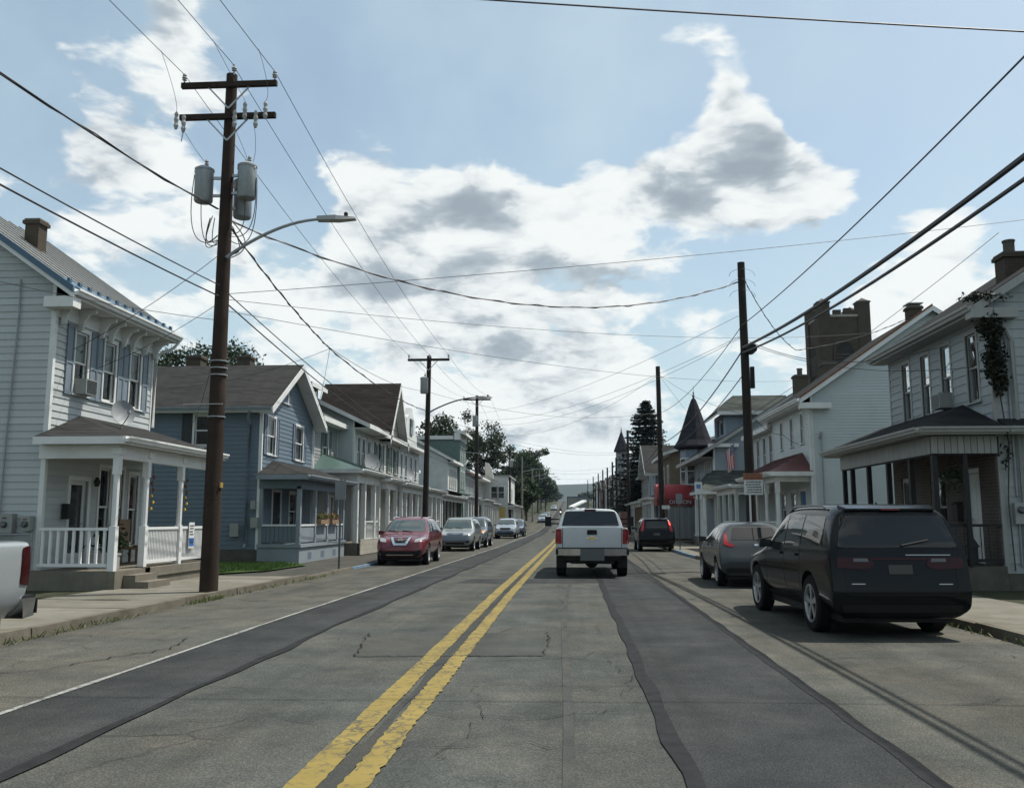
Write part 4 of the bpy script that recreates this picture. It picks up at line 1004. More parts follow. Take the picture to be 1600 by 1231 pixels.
    while x0+k*stp < x1:
        for sg_ in (1, -1):
            pts = []
            for t in (0, 1):
                z = z0+(z1-z0)*t; x = x0+k*stp+(z1-z0)*(t if sg_ > 0 else 1-t); pts.append((x, z))
            (xa, za), (xb, zb) = pts
            def clipx(xa, za, xb, zb):
                t0, t1 = 0., 1.
                dx = xb-xa
                for lim, sgn in ((x0, 1), (x1, -1)):
                    fa = sgn*(xa-lim); fb = sgn*(xb-lim)
                    if fa < 0 and fb < 0: return None
                    if fa < 0: t0 = max(t0, fa/(fa-fb))
                    if fb < 0: t1 = min(t1, fa/(fa-fb))
                return (xa+dx*t0, za+(zb-za)*t0, xa+dx*t1, za+(zb-za)*t1) if t1 > t0 else None
            c = clipx(xa, za, xb, zb)
            if c: m.tube([(c[0], 18.80+.004*sg_, c[1]), (c[2], 18.80+.004*sg_, c[3])], .0035, 3, False)
        k += 1
    m.build('wire_mesh', M['galv'], fn, kind='stuff')

def leaf(mb, c, rs, s):
    a = Vector((rs.gauss(0, 1), rs.gauss(0, 1), rs.gauss(0, 1))).normalized(); b = a.cross(Vector((rs.gauss(0, 1), rs.gauss(0, 1), rs.gauss(0, 1)))).normalized()
    k = s*rs.uniform(.6, 1.3); mb.add([c-a*k, c+b*k*.5, c+a*k, c-b*k*.5], [(0, 1, 2, 3)])

def flower_box(label, x, y0, y1, z, mats=('flower', 'weed'), group='window boxes on the blue porch'):
    t = thing('flower_box', label, 'flower box', (x, (y0+y1)/2, z), group=group); m = MB(); m.box(x-.1, x+.1, y0, y1, z, z+.16); m.build('box', M['wood'], t)
    rs = random.Random(int(y0*10))
    for nm, mt, n in (('leaves', mats[1], 260), ('flowers', mats[0], 60)):
        m = MB()
        for k in range(n): leaf(m, Vector((x+rs.gauss(0, .06), rs.uniform(y0, y1), z+.2+abs(rs.gauss(0, .09)))), rs, .05)
        m.build(nm, M[mt], t)

def house_blue():
    wins = [W(31.75, 32.65, 3.95, 5.3, curtain=1.0, drop=.0), W(35.1, 36.1, 3.95, 5.3, curtain=1.0, drop=.08), W(33.3, 34.0, 6.05, 6.75, curtain=.6, drop=.1)]
    r, F, S = house('blue_house', 'slate blue clapboard house with its gable to the street', 1, -11.0, 31.2, 37.5, 9.0, 5.55, 7.65, 'x', 'sidingB', 'roofgrey', .16, False, wins=wins + [W(34.6, 35.5, 1.2, 2.6)],
                    swins=[(-13.46, -12.85, 4.2, 5.3)], doors=[(32.6, 33.5, .72, 2.6, {'mat': 'shutterdark'})], base=.55, trim='vinylwhite', ovx=.5, ovy=.4, seed=9)
    # pale gable cladding of the upper front
    for o in wins[:3]:
        a0, a1 = o[0]-31.2, o[1]-31.2; w_ = .3 if o[2] < 6 else .18
        shutter(r, F, a0-.09-w_, a0-.09, o[2]-.04, o[3]+.05, M['shutterslate']); shutter(r, F, a1+.09, a1+.09+w_, o[2]-.04, o[3]+.05, M['shutterslate'])
    shutter(r, S, 1.76-.02, 2.14-.04-.38+.0+.0, 4.15, 5.35, M['shutterdark'], .03) if False else None
    for a in (1.85-.09-.36, 2.46+.09): shutter(r, S, a, a+.36, 4.15, 5.35, M['shutterdark'], .026)
    gutter(r, (-10.5, 30.78, 5.53), (-20, 30.78, 5.53), (0, -1, 0), 'trimB')
    downspout(r, [(-11.3, 30.7, 5.4), (-11.4, 30.85, 5.2), (-11.42, 31.12, 4.95), (-11.42, 31.12, .75), (-11.42, 30.95, .6)], 'trimB', .05)
    chimney(r, -15.3, 35.3, 7.2, 8.2, .6, .6, 'brick_brown')
    for x, z, w_, h_ in ((-11.8, 1.0, .3, .45), (-11.1, 1.3, .24, .36), (-11.16, 1.95, .16, .3)):
        m = MB(); m.box(x-w_/2, x+w_/2, 31.0, 31.16, z, z+h_); m.build('meter_box', M['meterbox'], r)
    # enclosed porch
    X0, XO, y0, y1 = -11.0, -9.55, 31.2, 37.4
    m = MB(); m.box(X0+.001, XO+.06, y0-.05, y1, .05, .62); m.build('porch_base', M['trimB'], r)
    for ya in (32.2, 33.9, 35.6):
        m = MB(); m.box(XO+.055, XO+.065, ya, ya+.45, .18, .42); m.build('vent', M['shutterslate'], r)
    m = MB(); m.box(X0, XO+.12, y0-.1, y1+.05, .62, .74); m.build('porch_floor', M['trimB'], r)
    posts = [(31.22, .16), (33.1, .14), (34.75, .14), (36.3, .14), (37.25, .16)]
    for y, w_ in posts: m = MB(); m.box(XO-.08, XO+.06, y-w_/2, y+w_/2, .74, 2.75); m.build('post', M['trimB'], r)
    m = MB(); m.box(X0+.02, X0+.14, y0-.045, y0+.09, .74, 2.75); m.build('post', M['trimB'], r)
    m = MB(); m.box(XO-.1, XO+.08, y0-.06, y1, 2.66, 3.02); m.box(X0, XO-.101, y0-.06, y0+.1, 2.67, 3.02); m.build('porch_beam', M['panelB'], r)
    def panel(a0, a1, along):
        n = max(3, int(abs(a1-a0)/.14))
        for i in range(n):
            q0 = a0+(a1-a0)*i/n; q1 = a0+(a1-a0)*(i+1)/n-.012
            m = MB()
            if along == 'y': m.box(XO-.02, XO+.02, q0, q1, .80, 1.36)
            else: m.box(q0, q1, y0-.02, y0+.02, .80, 1.36)
            m.build('panel_board', M['panelB' if along == 'x' else 'trimB'], r)
    for (ya, wa), (yb, wb) in zip(posts, posts[1:]): panel(ya+wa/2, yb-wb/2, 'y')
    panel(X0+.14, XO-.08, 'x')
    m = MB(); m.box(XO-.05, XO+.05, y0+.08, y1-.1, 1.36, 1.42); m.box(X0+.14, XO-.08, y0-.05, y0+.05, 1.361, 1.42); m.build('rail_cap', M['vinylwhite'], r)
    porch_roof(r, 1, -10.97, -9.15, 30.75, 37.6, 3.15, 3.72, 'roofgrey', (1.6, 0), fascia='trimB')
    gutter(r, (-9.128, 30.75, 3.14), (-9.128, 37.6, 3.14), (1, 0, 0), 'trimB')
    flower_box('flower box on the blue porch rail beside its corner', -9.45, 33.3, 34.5, 1.42); flower_box('flower box on the blue porch rail beside the far posts', -9.45, 34.95, 36.1, 1.42)

def left_row():
    # grey house with green metal porch roof and a dormer
    r, F, S = house('grey_house', 'narrow grey house with a dormer and green metal porch roof', 1, -11.0, 37.65, 41.55, 8.0, 6.0, 8.3, 'p', 'sidingC', 'roofgreen', .15, wins=[W(39.2, 39.95, 4.1, 5.5, curtain=1.0)], doors=[(40.2, 41.0, .55, 2.6)], base=.5, shut='shuttergreen', ovx=.5, seed=20)
    dy0, dy1 = 38.3, 40.2; xd = -11.6
    D = Fr((xd, dy0, 0), (0, 1, 0), (1, 0, 0)); m = MB(); m.box(-14.0, xd, dy0, dy1, 6.4, 7.55); dm = m.build('dormer', M['clap_slate'], r)
    for a in (.35, 1.05): 
        w_ = MB(); w_.fbox(D, a-.05, a+.5, 6.6, 7.45, .001, .04); w_.build('dormer_window', M['white'], dm)
        for b0, b1 in ((6.66, 7.0), (7.05, 7.4)): w_ = MB(); w_.fbox(D, a, a+.45, b0, b1, .041, .045); w_.build('pane', M['darkpane'], dm)
    m = MB(); m.slab([(xd+.35, dy0-.3, 7.55), (xd+.35, dy1+.3, 7.55), (-14.6, dy1+.3, 8.25), (-14.6, dy0-.3, 8.25)], (0, 0, -.1)); m.build('dormer_roof', M['roofgreen'], dm)
    m = MB(); m.box(xd+.35, xd+.37, dy0-.3, dy1+.3, 7.36, 7.56); m.build('dormer_fascia', M['white'], dm)
    chimney(r, -14.9, 39.8, 7.6, 9.0, .6, .6)
    porch(r, 1, -11.0, -9.2, 37.9, 42.6, .6, 3.72, 4.45, [38.1, 39.5, 41.5, 42.5], 'greenmetal', 'white', 'square', .2, (1.3, 0), .4, rail=[(39.6, 41.4), (41.6, 42.4)], rsp=.12, ribs=.28, ov=.35)
    m = MB(); m.box(-8.98, -8.92, 37.9, 42.6, .1, .75); m.build('porch_wall', M['stone_wall'], r)
    dish('large dish on the porch roof beside the grey house', (-9.6, 42.8, 3.85), (.7, -.7, .2), .46)
    # pale house set forward, wall turned to the viewer
    r, F, S = house('pale_house', 'pale blue-white house set forward with a plain side wall', 1, -10.2, 41.65, 45.45, 8.0, 6.05, 8.35, 'p', 'sidingD', 'roofbrown', .15, wins=[W(42.2, 42.8, 4.1, 5.5, curtain=.6), W(43.2, 43.8, 4.1, 5.5, curtain=.5), W(44.4, 45.0, 4.1, 5.5, curtain=.6)], base=.5, ovx=.8, ovy=.35, seed=24)
    porch(r, 1, -10.2, -8.9, 42.7, 45.4, .6, 3.55, 4.0, [43.3, 45.2], 'roofgrey', 'white', 'square', .18, (0, 0), .35, rail=[(43.4, 45.1)])
    # cream house with steep brown cross gable
    r, F, S = house('cream_house', 'cream clapboard house with a steep brown gable roof', 1, -10.2, 45.55, 52.4, 8.0, 6.05, 7.6, 'p', 'sidingE', 'roofbrown', .15, wins=[W(46.3, 46.8, 4.2, 5.5, curtain=.6), W(47.3, 47.8, 4.2, 5.5), W(49.4, 50.0, 4.2, 5.6, curtain=.5), W(51.3, 51.9, 4.2, 5.5)], base=.5, shut='shuttergreen', ovx=.6, seed=28)
    m = MB(); P = lambda x, y, z: (x, y, z); m.poly([P(-10.12, 47.6, 6.0), P(-10.12, 52.2, 6.0), P(-10.12, 49.9, 9.0)]); m.build('gable_wall', M['clap_cream'], r)
    m = MB(); m.slab([(-9.6, 47.2, 5.85), (-14.0, 47.2, 5.85), (-14.0, 49.9, 9.25), (-9.6, 49.9, 9.25)], (0, 0, -.12)); m.slab([(-9.6, 52.6, 5.85), (-14.0, 52.6, 5.85), (-14.0, 49.902, 9.249), (-9.6, 49.902, 9.249)], (0, 0, -.12)); gr = m.build('gable_roof', M['roofbrown'], r)
    m = MB()
    for ya in (47.2, 52.6): m.slab([(-9.58, ya, 5.84), (-9.58, 49.9, 9.24), (-9.58, 49.9, 8.86), (-9.58, ya, 5.5)], (-.03, 0, 0)); m.slab([(-9.6, ya, 5.6), (-9.6, 49.9, 8.95), (-10.1, 49.9, 8.95), (-10.1, ya, 5.6)], (0, 0, -.02))
    m.build('gable_fascia', M['white'], gr)
    porch(r, 1, -10.2, -8.7, 45.5, 52.4, .6, 3.45, 4.0, [45.7, 46.9, 48.6, 50.4, 52.2], 'roofgrey', 'white', 'square', .16, (0, 0), .3, rail=[(47, 48.5), (50.5, 52.1)])
    dish('small dish on the porch roof of the cream house', (-9.3, 51.6, 3.7), (.8, -.5, .3), .36)
    # white house with ornate gable dormer
    r, F, S = house('white_gabled_house', 'white house with an ornate shaped gable and tin porch roof', 1, -10.2, 52.5, 59.6, 8.0, 6.1, 8.0, 'p', 'sidingD', 'tinroof', .15, wins=[W(53.2, 53.75, 4.2, 5.5), W(54.6, 55.2, 4.2, 5.5, curtain=.5), W(56.4, 57.0, 4.2, 5.5), W(58.0, 58.6, 4.2, 5.5, curtain=.5)], base=.5, ovx=.55, seed=33)
    m = MB(); m.slab([(-10.15, a, h) for a, h in ((54.0, 6.3), (58.6, 6.3), (58.4, 7.0), (57.9, 7.25), (57.6, 7.9), (57.0, 8.15), (56.7, 8.6), (55.9, 8.6), (55.6, 8.15), (55.0, 7.9), (54.7, 7.25), (54.2, 7.0))], (-.3, 0, 0)); m.build('shaped_gable', M['clap_white'], r)
    m = MB(); m.box(-10.14, -10.08, 55.8, 56.8, 6.9, 7.9); m.build('gable_window', M['darkpane'], r)
    chimney(r, -11.8, 53.1, 7.0, 8.6, .6, .6, 'brick_red'); chimney(r, -12.5, 59.0, 7.0, 9.0, .6, .6, 'brick_brown')
    porch(r, 1, -10.2, -8.6, 52.6, 59.5, .6, 3.4, 3.9, [53.0, 54.8, 56.6, 58.4, 59.3], 'roofbrown', 'clap_cream' if False else 'white', 'square', .2, (0, 0), .3, rail=[(53.1, 54.7), (56.7, 58.3)])
    # low house with iron-post porch
    r, F, S = house('low_house', 'low pale house recessed behind an awning porch', 1, -11.6, 60.2, 66.0, 8.0, 5.2, 7.4, 'p', 'sidingD', 'roofgrey', .15, wins=[W(61.5, 62.2, 3.7, 4.9), W(63.5, 64.2, 3.7, 4.9)], clap='clap_blue', far=True, seed=36)
    porch(r, 1, -11.6, -8.9, 60.4, 73.6, .5, 3.3, 3.9, [60.6, 62.4, 64.2, 66, 68, 70, 72, 73.4], 'tinroof', 'blackmetal', 'square', .08, (0, 0), .25, rail=[(60.7, 66), (68, 73)], rsp=.14)
    # white gable-sided house
    r, F, S = house('white_corner_house', 'white house with a tall gabled side wall behind the second pole', 1, -10.2, 74.0, 80.2, 9.5, 6.5, 9.4, 'p', 'clap_white', 'roofgreen', .15, wins=[W(74.9, 75.5, 4.3, 5.8), W(76.2, 76.8, 4.3, 5.8), W(77.5, 78.1, 4.3, 5.8), W(78.8, 79.4, 4.3, 5.8)], swins=[(-14.6, -13.9, 6.9, 7.7)], clap='clap_white', far=True, base=.4, ovx=.5, seed=40)
    porch(r, 1, -10.2, -8.6, 73.8, 82, .5, 3.5, 4.0, [73.9, 76, 78, 80, 81.9], 'roofgrey', 'white', 'square', .3, (0, 0), .3, rail=None)
    # tall false-fronted house with green side
    r, F, S = house('green_mansard_house', 'tall house with green shingled side and white bracketed cornice', 1, -10.0, 80.4, 85.0, 5.5, 9.0, 9.3, 'flat', 'clap_white', 'tinroof', .15, wins=[W(81.2, 81.8, 6.7, 8.1), W(83.0, 83.6, 6.7, 8.1), W(81.2, 81.8, 4.4, 5.9), W(83.0, 83.6, 4.4, 5.9)], clap='greenshingle', far=True, base=.4, ovx=.1, seed=44)
    m = MB(); m.box(-10.0, -9.94, 80.4, 85.0, .4, 9.7); m.build('front_cladding', M['clap_white'], r) if False else None
    m = MB(); m.slab([(-9.4, 80.1, 9.35), (-9.4, 85.2, 9.35), (-10.6, 85.2, 9.75), (-10.6, 80.1, 9.75)], (0, 0, -.25)); m.box(-10.5, -9.95, 80.15, 85.15, 8.7, 9.36); m.build('cornice', M['white'], r)
    m = MB(); m.box(-15.5, -10.6, 80.2, 80.36, 8.75, 9.08); m.build('roof_edge', M['white'], r)
    # light blue pair and the white shop beyond
    r, F, S = house('light_blue_house', 'light blue two-storey house with many narrow windows', 1, -10.2, 85.2, 94.5, 9.0, 6.3, 8.4, 'p', 'clap_blue', 'roofgreen', .15, wins=[W(85.9+1.25*k, 86.5+1.25*k, 4.2, 5.6) for k in range(7)], clap='clap_blue', far=True, base=.4, ovx=.6, seed=50)
    porch(r, 1, -10.2, -8.4, 85.2, 94.4, .5, 3.5, 4.0, [85.4, 87.6, 89.9, 92.1, 94.2], 'redmetal', 'white', 'square', .22, (0, 0), .35)
    r, F, S = house('tan_roofed_house', 'dark-windowed house with a tan shingle roof', 1, -10.2, 94.7, 103.4, 9.0, 6.0, 8.6, 'p', 'clap_white', 'rooftan', .15, wins=[W(95.3+1.5*k, 96.0+1.5*k, 3.9, 5.4) for k in range(5)], clap='clap_white', far=True, base=.4, ovx=.9, seed=54)
    porch(r, 1, -10.2, -8.4, 94.8, 103.2, .5, 3.3, 3.8, [95, 97, 99.2, 101.2, 103], 'tinroof', 'white', 'square', .25, (0, 0), .35)
    m = MB(); m.slab([(-9.9, 103.2, 6.2), (-8.9, 103.2, 6.2), (-9.1, 103.2, 7.3), (-9.5, 103.2, 8.0), (-9.9, 103.2, 8.1)], (0, .4, 0)); m.build('parapet_wall', M['white'], r)
    r, F, S = house('white_shop', 'white end-wall shop with a pair of upstairs windows', 1, -7.3, 104.0, 116.0, 6.0, 6.6, 7.0, 'flat', 'clap_white', 'tinroof', .15, wins=[W(106, 107, 3.9, 5.2), W(110, 111, 3.9, 5.2)], swins=[(-9.3, -8.55, 3.9, 5.3), (-8.45, -7.75, 3.9, 5.3)], clap='clap_white', far=True, base=.3, ovx=.2, seed=58, cat='shop')
    porch(r, 1, -7.3, -6.6, 104.2, 115.5, .3, 3.2, 3.5, [104.4, 108, 112, 115], 'tinroof', 'white', 'square', .2, (0, 0), .3)
    m = MB(); m.box(-9.2, -7.6, 103.93, 103.995, .3, 3.0); m.build('shutter_door', M['yellowdoor'], r)
    # more roofs up the hill, half hidden by trees
    for k, (y, X, h, col, rf) in enumerate(((120, -10.5, 6.0, 'clap_cream', 'roofgreen'), (131, -10.5, 6.5, 'clap_grey', 'roofgrey'), (143, -11, 6.2, 'clap_white', 'roofbrown'), (156, -11, 6.4, 'clap_blue', 'roofgrey'), (170, -11.5, 6.2, 'clap_white', 'roofgrey'), (190, -12, 6.3, 'clap_cream', 'roofbrown'))):
        lab = ['cream house half hidden behind the kerbside tree', 'grey house third from last before the hill trees', 'white house with brown roof far up the left side', 'bluish house far up the left side under trees', 'white house second from the far end on the left', 'last cream house far up the left side of the hill'][k]
        house('far_house', lab, 1, X, y, y+9.5, 9, h, h+2.2, 'p', col, rf, wins=[W(y+1+1.9*q, y+1.8+1.9*q, 4, 5.4) for q in range(4)] + [W(y+1+1.9*q, y+1.9+1.9*q, .9, 2.6) for q in range(4)], clap=col, far=True, seed=60+k, group='houses up the left side of the hill')
house_white(); house_blue(); left_row()
# ------------------------------------------------------------------ houses on the right
def house_shingle():
    X, y0, y1 = 9.3, 20.2, 26.5
    cy_ = [21.1, 22.55, 23.85, 25.2]
    wins = [W(c-.27, c+.27, 4.28, 5.85, curtain=(.0, .0, 1.0, 1.0)[i], drop=0.0) for i, c in enumerate(cy_)] + [W(23.0, 23.8, 1.2, 2.6), W(25.0, 25.8, 1.2, 2.6)]
    r, F, S = house('shingle_house', 'grey shingle-sided house with black-posted porch and a vine on its corner', -1, X, y0, y1, 8.6, 6.3, 9.35, 'p', 'sidingR1', 'roofdark', .205, True, wins=wins,
                    doors=[(21.1, 21.85, .62, 2.65, {'mat': 'white'})], base=.45, ovx=.42, ovy=.3, seed=80, trim='aluminum', fascia='aluminum')
    b = MB(); b.fbox(F, .02, 0.85, .62, 3.55, .03, .06)
    for a0, a1 in ((1.76, 2.72), (3.68, 4.72), (5.68, 6.28)): b.fbox(F, a0, a1, .62, 3.55, .03, .06)
    for a0, a1 in ((2.72, 3.68), (4.72, 5.68)): b.fbox(F, a0, a1, .62, 1.1, .03, .059); b.fbox(F, a0, a1, 2.72, 3.55, .03, .059)
    b.fbox(F, .85, 1.76, 2.78, 3.55, .03, .059); b.build('brick_front', M['brick_porch'], r)
    gutter(r, (X-.44, y0-.3, 6.28), (X-.44, y1+.3, 6.28), (-1, 0, 0), 'aluminum', .14)
    downspout(r, [(X-.48, y0-.2, 6.15), (X-.2, y0-.1, 5.95), (X+.3, y0-.1, 5.8), (X+.42, y0-.1, 5.5), (X+.42, y0-.1, .6)], 'aluminum', .05)
    m = MB(); m.box(X-.5, X+.5, y0-.34, y0-.03, 5.98, 6.2); m.build('cornice_return', M['aluminum'], r)
    ch = chimney(r, 10.75, 22.0, 7.1, 8.0, .5, .5, 'brick_brown', pot=True)
    # porch: deck, iron posts, panelled beam, dark hipped roof
    xo = 7.95
    m = MB(); m.box(xo-.15, X, y0-.05, 26.9, .05, .6); m.build('porch_floor', M['stone_dark'], r)  # dark stone tone holds the shadow at the porch base
    for y in (20.25, 21.6, 23.1, 24.6, 26.0, 26.75): post(r, xo, y, .6, 3.0, .11, 'blackmetal')
    post(r, 8.55, 20.12, .6, 3.0, .09, 'blackmetal')
    zt, zb = 3.40, 3.02; n = 46
    for i in range(n):
        a, b_ = y0+(26.85-y0)*i/n, y0+(26.85-y0)*(i+1)/n-.012
        m = MB(); m.box(xo-.09, xo-.06, a, b_, zb, zt); m.build('beam_panel', M['aluminum'], r)
    for i in range(10):
        a, b_ = xo-.09+(X-xo+.05)*i/10, xo-.09+(X-xo+.05)*(i+1)/10-.012
        m = MB(); m.box(a, b_, y0-.10, y0-.07, zb, zt); m.build('beam_panel', M['aluminum'], r)
    m = MB(); m.box(xo-.055, xo+.05, y0-.02, 26.85, zb-.03, zt-.01); m.box(xo+.051, X, y0-.065, y0+.04, zb-.029, zt-.01); m.build('porch_beam', M['blackmetal'], r)
    porch_roof(r, -1, X-.03, xo-.45, y0-.5, 27.2, 3.57, 4.28, 'roofdark', (2.0, 0), fascia='aluminum')
    gutter(r, (xo-.472, y0-.5, 3.56), (xo-.472, 27.2, 3.56), (-1, 0, 0), 'aluminum'); gutter(r, (xo-.47, y0-.522, 3.56), (X, y0-.522, 3.56), (0, -1, 0), 'aluminum')
    m = MB(); m.slab([(X+.02, y0-.5, 3.57), (13.5, y0-.5, 3.57), (13.5, y0-.05, 3.78), (X+.02, y0-.05, 3.78)], (0, 0, -.06)); sr = m.build('side_porch_roof', M['roofdark'], r)
    m = MB(); m.box(X+.02, 13.5, y0-.5, y0-.05, 3.42, 3.44); m.box(X+.02, 13.5, y0-.52, y0-.502, 3.40, 3.565); m.build('side_fascia', M['aluminum'], sr); gutter(r, (X+.02, y0-.522, 3.56), (13.5, y0-.522, 3.56), (0, -1, 0), 'aluminum')
    railing(r, (xo+.1, y0+.02), (X-.05, y0+.02), .68, 1.5, 'blackmetal', .16, .014)
    for yy in ((20.3, 21.5), (21.7, 23.0), (23.2, 24.5)): railing(r, (xo, yy[0]), (xo, yy[1]), .68, 1.5, 'blackmetal', .14, .014, single=False)
    # meter and pipes on the side wall
    m = MB(); m.tube([(9.62, y0-.05, 5.6), (9.62, y0-.05, 2.1)], .03, 6); m.tube([(9.62, y0-.05, 1.5), (9.62, y0-.05, .6)], .025, 6); m.build('conduit', M['galv'], r)
    m = MB(); m.box(9.5, 9.74, y0-.16, y0-.03, 1.5, 1.95); mo = m.build('meter_box', M['meterbox'], r); m = MB(); m.lathe([(.08, 0), (.08, -.06), (.05, -.08)], (9.62, y0-.16, 1.8), 'y', 12); m.build('meter_dial', M['darkpane'], mo)
    ac = thing('air_conditioner', 'window air conditioner on the shingle house above its porch', 'air conditioner', (9.1, 22.55, 4.3)); m = MB(); m.box(8.98, 9.32, 22.3, 22.8, 4.29, 4.66); m.build('casing', M['meterbox'], ac)
    m = MB()
    for k in range(8): m.box(8.972, 8.979, 22.33, 22.77, 4.32+k*.04, 4.335+k*.04)
    m.build('grille', M['blackplastic'], ac, kind='stuff')
    sh = thing('shrub', 'low dark shrubs along the base of the black-posted porch', 'shrub', (7.6, 21.5, .1)); m = MB(); rs = random.Random(8)
    for k in range(2600): leaf(m, Vector((rs.gauss(7.62, .1), rs.uniform(20.0, 23.5), .12+abs(rs.gauss(0, .13)))), rs, .05)
    m.build('leaves', M['vine'], sh); m = MB()
    for k in range(10): m.tube([(7.62, 20.2+k*.35, .09), (7.6, 20.22+k*.35, .32)], .01, 4)
    m.build('stem', M['bark'], sh, kind='stuff')
    # climbing vine on the corner
    v = thing('vine', 'dark climbing vine hanging in two clumps on the shingle house corner', 'vine', (9.3, 20.1, 4.5)); rs = random.Random(3)
    m = MB(); m.tube([(9.45, 20.12, .5), (9.4, 20.1, 2.0), (9.5, 20.1, 3.2), (9.36, 20.1, 4.6), (9.4, 20.05, 6.2)], .015, 5); m.build('stem', M['bark'], v)
    m = MB()
    for cx, cy2, cz, sx, sz, n in ((9.25, 19.98, 5.80, .10, .13, 1500), (9.30, 20.0, 5.5, .05, .08, 400), (9.28, 19.98, 5.0, .09, .17, 2000), (9.36, 20.0, 4.55, .06, .12, 500), (9.1, 19.95, 6.45, .2, .05, 300), (9.42, 20.1, 3.0, .05, .25, 50)):
        for k in range(n): leaf(m, Vector((rs.gauss(cx, sx), rs.gauss(cy2, .07), rs.gauss(cz, sz))), rs, .055)
    m.build('leaves', M['vine'], v)
    hb = thing('hanging_basket', 'hanging flower basket on the black-posted porch', 'hanging basket', (8.6, 21.0, 2.5)); m = MB(); m.lathe([(.06, -.18), (.16, -.06), (.19, 0)], (8.6, 21.0, 2.5), 'z', 10); m.build('pot', M['stone_dark'], hb)
    m = MB(); m.tube([(8.6, 21.0, 2.5), (8.6, 21.0, 3.1)], .006, 4); m.build('hanger', M['wire'], hb); m = MB()
    for k in range(360): leaf(m, Vector((rs.gauss(8.6, .15), rs.gauss(21.0, .15), rs.gauss(2.55, .12))), rs, .05)
    m.build('leaves', M['leafdark'], hb)
    mbx = thing('mailbox', 'black letter box beside the porch door of the shingle house', 'mailbox', (9.2, 22.05, 1.6)); m = MB(); m.box(9.1, 9.235, 22.0, 22.3, 1.55, 1.95); m.build('box', M['blackmetal'], mbx); m = MB(); m.slab([(9.08, 21.98, 1.95), (9.236, 21.98, 1.95), (9.236, 21.98, 2.02)], (0, .34, 0)); m.build('lid', M['blackmetal'], mbx)
    ln = thing('garden_lantern', 'dark lantern ornament on the black-posted porch floor', 'lantern', (8.7, 20.35, .6)); m = MB(); m.box(8.55, 8.85, 20.25, 20.5, .6, .66); m.lathe([(.11, .06), (.11, .4)], (8.7, 20.37, .6), 'z', 6); m.build('body', M['blackmetal'], ln); m = MB(); m.lathe([(.16, 0), (.03, .2), (.03, .28)], (8.7, 20.37, 1.0), 'z', 6); m.build('cap', M['blackmetal'], ln)

def house_gable():
    r, F, S = house('white_sided_house', 'large white clapboard house with its blank gable wall toward the viewer', -1, 9.2, 34.9, 41.4, 9.4, 6.2, 9.75, 'p', 'sidingR2', 'roofdark', .115, False,
                    wins=[W(c-.22, c+.22, 4.6, 5.75) for c in (36.2, 37.9, 39.7)] + [W(37.6, 38.4, 1.3, 2.7), W(39.4, 40.2, 1.3, 2.7)], doors=[(36.0, 36.85, .6, 2.7, {'mat': 'signblue'})], base=.45, ovx=.45, ovy=.3, seed=90)
    gutter(r, (8.72, 34.6, 6.18), (8.72, 41.7, 6.18), (-1, 0, 0), 'white', .14); downspout(r, [(8.7, 34.75, 6.05), (9.05, 34.8, 5.8), (9.12, 34.83, 5.5), (9.12, 34.83, .6)], 'white', .05)
    m = MB(); m.box(8.75, 9.9, 34.5, 34.86, 5.78, 6.0); m.build('cornice_return', M['white'], r)
    m = MB(); m.slab([(8.74, 34.56, 6.25), (13.9, 34.56, 9.8), (13.9, 34.56, 9.72), (8.74, 34.56, 6.17)], (0, .04, 0)); m.build('rake_trim', M['rust'], r)
    chimney(r, 13.9, 36.5, 9.2, 10.1, .5, .5, 'brick_brown'); m = MB(); m.box(13.6, 14.2, 36.2, 36.8, 10.2, 10.24); m.build('chimney_hood', M['steel'], r)
    m = MB(); m.tube([(9.55, 34.8, 4.75), (9.55, 34.8, .8)], .03, 6); m.lathe([(.06, 0), (.06, .14)], (9.55, 34.8, 4.75), 'z', 8); m.build('conduit', M['galv'], r)
    porch(r, -1, 9.2, 7.9, 35.0, 41.2, .6, 3.4, 4.2, [35.15, 37.1, 39.1, 41.0], 'redmetal', 'white', 'chamfer', .15, (1.5, 0), .22, rail=[(35.3, 37.0), (37.2, 39.0)], rsp=.15, rsingle=True, near_rail=True, ribs=.4, ov=.35)

